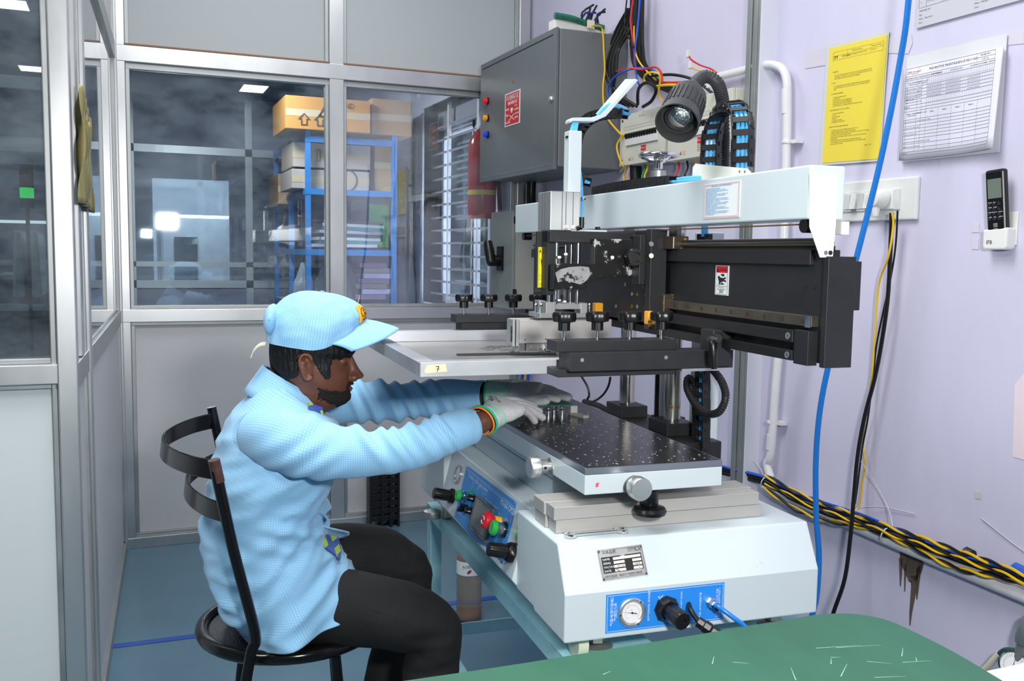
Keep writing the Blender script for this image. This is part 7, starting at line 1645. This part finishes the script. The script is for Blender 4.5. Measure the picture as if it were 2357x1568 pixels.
for o, tp, r in ((.030, V((.728, 1.880, .9335)), .0095), (.010, V((.757, 1.893, .9335)), .0098), (-.011, V((.768, 1.912, .9335)), .0096), (-.030, V((.760, 1.938, .9335)), .0088)):
    b = lk_ + S_ * o; L_tips.append((o, b.lerp(tp, .5) + V((0, 0, .004)), tp, r))
hand(lw_, lk_, L_tips, (V((.665, 1.925, .932)), V((.685, 1.895, .928)), V((.702, 1.878, .932)), .0105), (0, -.35, 1), V((.600, 1.982, .9345)), 'light grey knitted glove with mint cuff, farther hand')
# ================================================================ BEYOND THE GLASS
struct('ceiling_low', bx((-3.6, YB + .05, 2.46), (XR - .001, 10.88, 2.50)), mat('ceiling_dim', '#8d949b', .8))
def B5(px, py, Y=5.6): return hit(px, py, y=Y)
RB_ = mat('rack_blue', '#2f74b5', .4, var=.08, vscale=20)
q0, q1 = B5(703, 300), B5(914, 300); rx0, rx1, ry0, ry1 = q0.x, q1.x, 5.6, 6.85; rzt = q0.z
RK = thing('storage_rack', 'blue angle-iron storage rack beyond the glass partition', 'rack', ((rx0 + rx1) / 2, 6.2, 0))
for x, y in ((rx0, ry0), (rx1 - .03, ry0), (rx0, ry1), (rx1 - .03, ry1), (rx0, 6.2)): mk('rack_post', bx((x, y, 0), (x + .03, y + .03, rzt)), RB_, RK)
rzs = [rzt - .03, B5(800, 437).z, B5(800, 575).z, B5(800, 706).z, .25]
for z in rzs:
    mk('rack_shelf', bx((rx0 + .003, ry0 + .003, z - .004), (rx1 - .003, ry1 - .003, z)), mat('rack_shelf', '#b4bcc6', .5), RK)
    mk('shelf_edge', bx((rx0, ry0 - .002, z - .035), (rx1, ry0, z)), RB_, RK); mk('shelf_edge', bx((rx0 - .002, ry0, z - .035), (rx0, ry1, z)), RB_, RK)
OC = mat('carton_orange', '#b9813c', .7, var=.06, vscale=9); BC = mat('carton_brown', '#9c7c5a', .75, var=.06, vscale=9); GC = mat('carton_grey', '#a59a93', .75, var=.06, vscale=9)
def carton(p0, p1, Y, dy, zb, m, lab, marks=(), yoff=0):
    a, b = hit(*p0, y=Y), hit(*p1, y=Y); t_ = thing('carton', lab, 'box', ((a.x + b.x) / 2, Y + dy / 2, zb), group='cartons on the blue rack')
    mk('carton_body', bx((a.x, Y, zb), (b.x, Y + dy, a.z)), m, t_, bev=.003); mk('packing_tape', bx((a.x - .001, Y - .001, (zb + a.z) / 2 - .02), (b.x + .001, Y + .01, (zb + a.z) / 2 + .02)), mat('packing_tape', '#b8a486', .2), t_)
    if marks:
        t = MB()
        for s, sz, fx, fz in marks: put_text(t, s, sz, (a.x + (b.x - a.x) * fx, Y - .003, zb + (a.z - zb) * fz), (1, 0, 0), (0, 0, 1))
        mk('carton_print', t, mat('print_darkbrown', '#4a3420', .7), t_)
carton((657, 218), (852, 290), 5.56, .5, rzt + .001, OC, 'large orange carton on top of the blue rack', (('⇧⇧', .09, .12, .12), ('△', .12, .36, .4), ('OLAND', .045, .5, .72)))
carton((856, 226), (948, 290), 5.60, .45, rzt + .001, mat('carton_tan', '#a57b4b', .7), 'smaller brown carton on top of the blue rack, at its right end')
z_ = rzs[1] + .001; zm = hit(700, 385, y=5.66).z
carton((672, 388), (850, 436), 5.66, .45, z_, GC, 'pale carton on the second shelf of the blue rack, lower of its stack', (('◯', .10, .55, .2),))
carton((674, 326), (852, 386), 5.67, .44, zm + .002, mat('carton_pinkish', '#a8988c', .75), 'pale carton on the second shelf of the blue rack, upper of its stack', (('▯▯', .07, .1, .4),))
carton((862, 318), (902, 436), 5.7, .5, z_, BC, 'tall brown carton at the right end of the second rack shelf')
carton((640, 400), (668, 470), 6.3, .4, hit(650, 470, y=6.3).z, BC, 'brown carton wrapped in film at the left rear of the rack')
random.seed(31)
def pile(nm, lab, p0, p1, Y, n, cols, tilt, grp):
    a, b = hit(*p0, y=Y), hit(*p1, y=Y); h = (a.z - b.z) / n
    for i in range(n):
        z = b.z + i * h; M_ = Matrix.Translation(((a.x + b.x) / 2 + random.uniform(-.02, .02), Y + .2, z + h / 2)) @ Matrix.Rotation(random.uniform(-.12, .12), 4, 'Z') @ Matrix.Rotation(tilt * (i / n), 4, 'Y')
        w_ = (b.x - a.x) / 2 * random.uniform(.85, 1); mk(nm, MB().box((-w_, -.17, -h * .46), (w_, .17, h * .46), M=M_), cols[i % len(cols)], label=lab + ', ' + ('lowest of its pile', 'second lowest of its pile', 'third from the bottom', 'fourth from the bottom', 'fourth from the top', 'third from the top', 'second from the top', 'topmost of its pile')[i if n == 8 or i < 3 else i + 1], cat='papers', group=grp)
PG = [mat('paper_grey_violet', '#b4b1c2', .7), mat('folder_teal', '#4d7f86', .5), mat('paper_grey2', '#c4c3c6', .7), mat('folder_dark', '#3a4650', .5)]
pile('document_bundle', 'bundle of papers on the third rack shelf', (730, 505), (890, 571), 5.66, 8, PG, .03, 'paper bundles on the third rack shelf')
PG2 = [mat('paper_purple', '#8d6f94', .7), mat('paper_lilac', '#b6add0', .7), mat('paper_brown', '#8c7f80', .7)]
pile('document_bundle', 'violet paper bundle on the lowest visible rack shelf', (828, 605), (900, 690), 5.66, 7, PG2, .02, 'violet bundles on the rack')
mk('folder', bx(hit(850, 470, y=5.9), hit(895, 570, y=5.9) + V((0, .03, 0))), mat('folder_green', '#2e7a3d', .5), label='green folder standing on the third rack shelf', cat='folder')
bagm = mat('bag_film', '#7d8790', .15, var=.3, vscale=14, bump=1., bscale=16)
for k, (p, r) in enumerate((((698, 665), .065), ((750, 672), .075), ((800, 660), .065))):
    c = hit(*p, y=5.8); c.z = rzs[3] + .002; mk('plastic_bag', MB().lathe([(r * .7, 0), (r, .05), (r * .9, .14), (r * .5, .2), (r * .2, .26)], c, (0, 0, 1), 16, star=lambda a, k=k: 1 + .12 * math.sin(5 * a + k)), bagm, smooth=True, label=('left', 'middle', 'right')[k] + ' dusty plastic bag on the lowest visible rack shelf', cat='bag', group='plastic bags on the rack')
# wall board and leads behind the rack
mk('wall_panel', bx((XR - .02, 6.05, 1.22), (XR, 6.5, 1.40)), mat('panel_dark', '#3b3f48', .5), label='dark socket panel on the wall beyond the rack', cat='panel')
mk('conduit_line', MB().tube([(XR - .01, 6.0, 2.1), (XR - .01, 6.0, 1.3), (XR - .02, 5.9, 1.0), (XR - .02, 5.85, .3)], .006, 8, smooth=4), RUBBER, label='black lead down the wall beyond the glass', cat='cable')
mk('wall_chart', bx((XR - .006, 5.95, 1.55), (XR, 6.12, 2.0)), mat('paper_grey', '#c3c2cc', .3), label='pale sheet on the wall between rack and barred window', cat='notice')
# far partition with its panes, bright room behind
YF = 8.0
fp_ = struct('wall_inner', bx((-3.6, YF, 2.05), (XR, YF + .02, 2.46)), mat('far_board', '#9c9cae', .6))
for z0_, z1_ in ((0, .05), (.93, .99), (2.0, 2.06), (1.1, 1.14)): mk('rail', bx((-3.6, YF - .02, z0_), (XR, YF + .04, z1_)), ALU, fp_)
for px_ in (300, 572, 760): x = hit(px_, 400, y=YF).x; mk('post', bx((x - .028, YF - .02, 0), (x + .028, YF + .04, 2.46)), ALU, fp_)
mk('board', bx((-3.6, YF, .05), (XR, YF + .02, .93)), mat('far_board', '#9c9cae', .6), fp_)
xa_, xb_ = hit(352, 500, y=YF).x, hit(528, 500, y=YF).x
for x0_, x1_, z0_, z1_ in ((-3.6, xa_, .99, 2.0), (xb_, XR, .99, 2.0), (xa_, xb_, 1.80, 2.0)): mk('board', bx((x0_, YF + .012, z0_), (x1_, YF + .03, z1_)), mat('far_board2', '#8c8fa2', .5), fp_)
mk('glass_pane', bx((-3.6, YF + .005, .99), (XR, YF + .01, 2.0)), GLASS, fp_)
sw_ = thing('white_machine', 'large white machine housing in the far bright room', 'machine', (.45, 9.2, 0))
mk('housing', bx((.30, 9.0, .0), (1.10, 9.9, 1.55)), mat('machine_white', '#e3e8ee', .4), sw_, bev=.03); mk('housing_window', bx((.42, 8.99, .95), (.62, 9.01, 1.35)), mat('dark_window', '#39454f', .2), sw_); mk('housing_base', bx((.28, 8.98, 0), (1.12, 9.92, .3)), mat('machine_grey', '#7d848b', .5), sw_)
mc = thing('grey_machine', 'tall grey machine with status lights behind the far partition', 'machine', (1.35, 8.6, 0))
mk('cabinet', bx((1.16, 8.4, 0), (1.70, 8.9, 1.62)), mat('machine_dark', '#454c55', .4), mc, bev=.02)
for i, (z, c) in enumerate(((1.36, '#22c050'), (1.32, '#d02a2a'), (1.28, '#d02a2a'), (1.24, '#22c050'))):
    for x in (1.19, 1.26): mk('status_light', MB().lathe([(.012, 0), (.010, .006)], (x, 8.398, z), (0, -1, 0), 8), mat('status_' + c[1:], c, .3, emit=3.), mc)
# ceiling panels that glow in the back rooms
for k, (px_, py_, w_) in enumerate(((584, 204, .16), (372, 251, .22))):
    c = hit(px_, py_, z=2.455); pl_ = thing('ceiling_lamp', ('square glowing ceiling panel seen through the back glass', 'slim glowing ceiling panel far behind the back glass')[k], 'lamp', c)
    mk('lamp_panel', bx((c.x - w_ * .55, c.y - w_, c.z - .004), (c.x + w_ * .55, c.y + w_, c.z)), mat('lamp_glow', '#f3f8ff', .5, emit=3.5), pl_); mk('lamp_trim', bx((c.x - w_ * .55 - .01, c.y - w_ - .01, c.z - .002), (c.x + w_ * .55 + .01, c.y + w_ + .01, c.z + .002)), ALU, pl_)
# room behind the left partition: signal tower, covered machine, strip light
for k, (px_, py_) in enumerate(((12, 8), (98, 160))):
    c = hit(px_, py_, z=2.455) if k == 1 else hit(px_, py_, z=2.455); pl_ = thing('ceiling_lamp', ('glowing ceiling panel at the top left corner of the photo', 'small glowing ceiling panel beside the left post')[k], 'lamp', c)
    mk('lamp_panel', bx((c.x - .14, c.y - .10, c.z - .004), (c.x + .10, c.y + .10, c.z)), mat('lamp_glow', '#f3f8ff', .5, emit=3.5), pl_); mk('lamp_trim', bx((c.x - .15, c.y - .11, c.z - .002), (c.x + .11, c.y + .11, c.z + .002)), ALU, pl_)
Ys = 3.3
def L3(px, py, Y=Ys): return hit(px, py, y=Y)
to = thing('signal_tower', 'signal tower lamp with glowing green section behind the left glass', 'signal lamp', L3(62, 500))
c = L3(63, 480); zc = [L3(63, y).z for y in (480, 456, 432, 404, 378)]
for i, (m_, nm) in enumerate(((mat('tower_grey', '#4b5052', .4), 'tower_base'), (mat('tower_green', '#23c552', .2, emit=1.3), 'green_section'), (mat('tower_amber', '#5a2622', .2), 'amber_section'), (mat('tower_red', '#4a1f20', .2), 'red_section'))):
    mk(nm, MB().lathe([(.020, 0), (.020, (zc[i + 1] - zc[i]) * .96)], (c.x, Ys, zc[i]), (0, 0, 1), 20), m_, to, smooth=True)
mk('tower_pole', MB().cyl((c.x, Ys + .0, .0), (c.x, Ys, zc[0]), .006, n=10), PBLACK, to)
mm_ = thing('covered_machine', 'machine under pale plastic covers behind the left glass', 'machine', (L3(40, 700).x, 3.5, 0))
a, b = L3(-60, 530), L3(92, 800)
mk('machine_body', bx((a.x, Ys + .15, 0), (b.x, Ys + .7, L3(60, 640).z)), mat('machine_grey2', '#6d7577', .5), mm_, bev=.01)
for k, (x0_, x1_) in enumerate(((15, 52), (54, 92))):
    p, q = L3(x0_, 532), L3(x1_, 690); mk('plastic_cover', MB().prism([(p.x, Ys + .1, q.z), (q.x, Ys + .1, q.z), (q.x - .01, Ys + .1, p.z), (p.x + .01, Ys + .1, p.z + .01)], (0, .3, 0)), mat('cover_pale', '#9ca3a3', .25, bump=.8, bscale=12), mm_, bev=.012)
mk('machine_shelf', bx((a.x, Ys + .1, L3(60, 720).z), (b.x + .03, Ys + .5, L3(60, 705).z)), mat('machine_light', '#9aa4a6', .4), mm_)
p, q = L3(-20, 502), L3(102, 512); sl_t = thing('strip_light', 'slim glowing strip light behind the left glass', 'lamp', p); mk('tube', bx((p.x, Ys + .2, q.z), (q.x, Ys + .22, p.z)), mat('strip_glow', '#dfeeee', .5, emit=1.2), sl_t); mk('tube_cap', bx((q.x, Ys + .198, q.z - .002), (q.x + .01, Ys + .222, p.z + .002)), ALU, sl_t)
for py_ in (190, 335): z = hit(60, py_, y=5.2).z; struct('trim_' + ('4' if py_ == 190 else '5'), bx((-3.6, 5.2, z - .03), (-.35, 5.24, z + .03)), ALU)
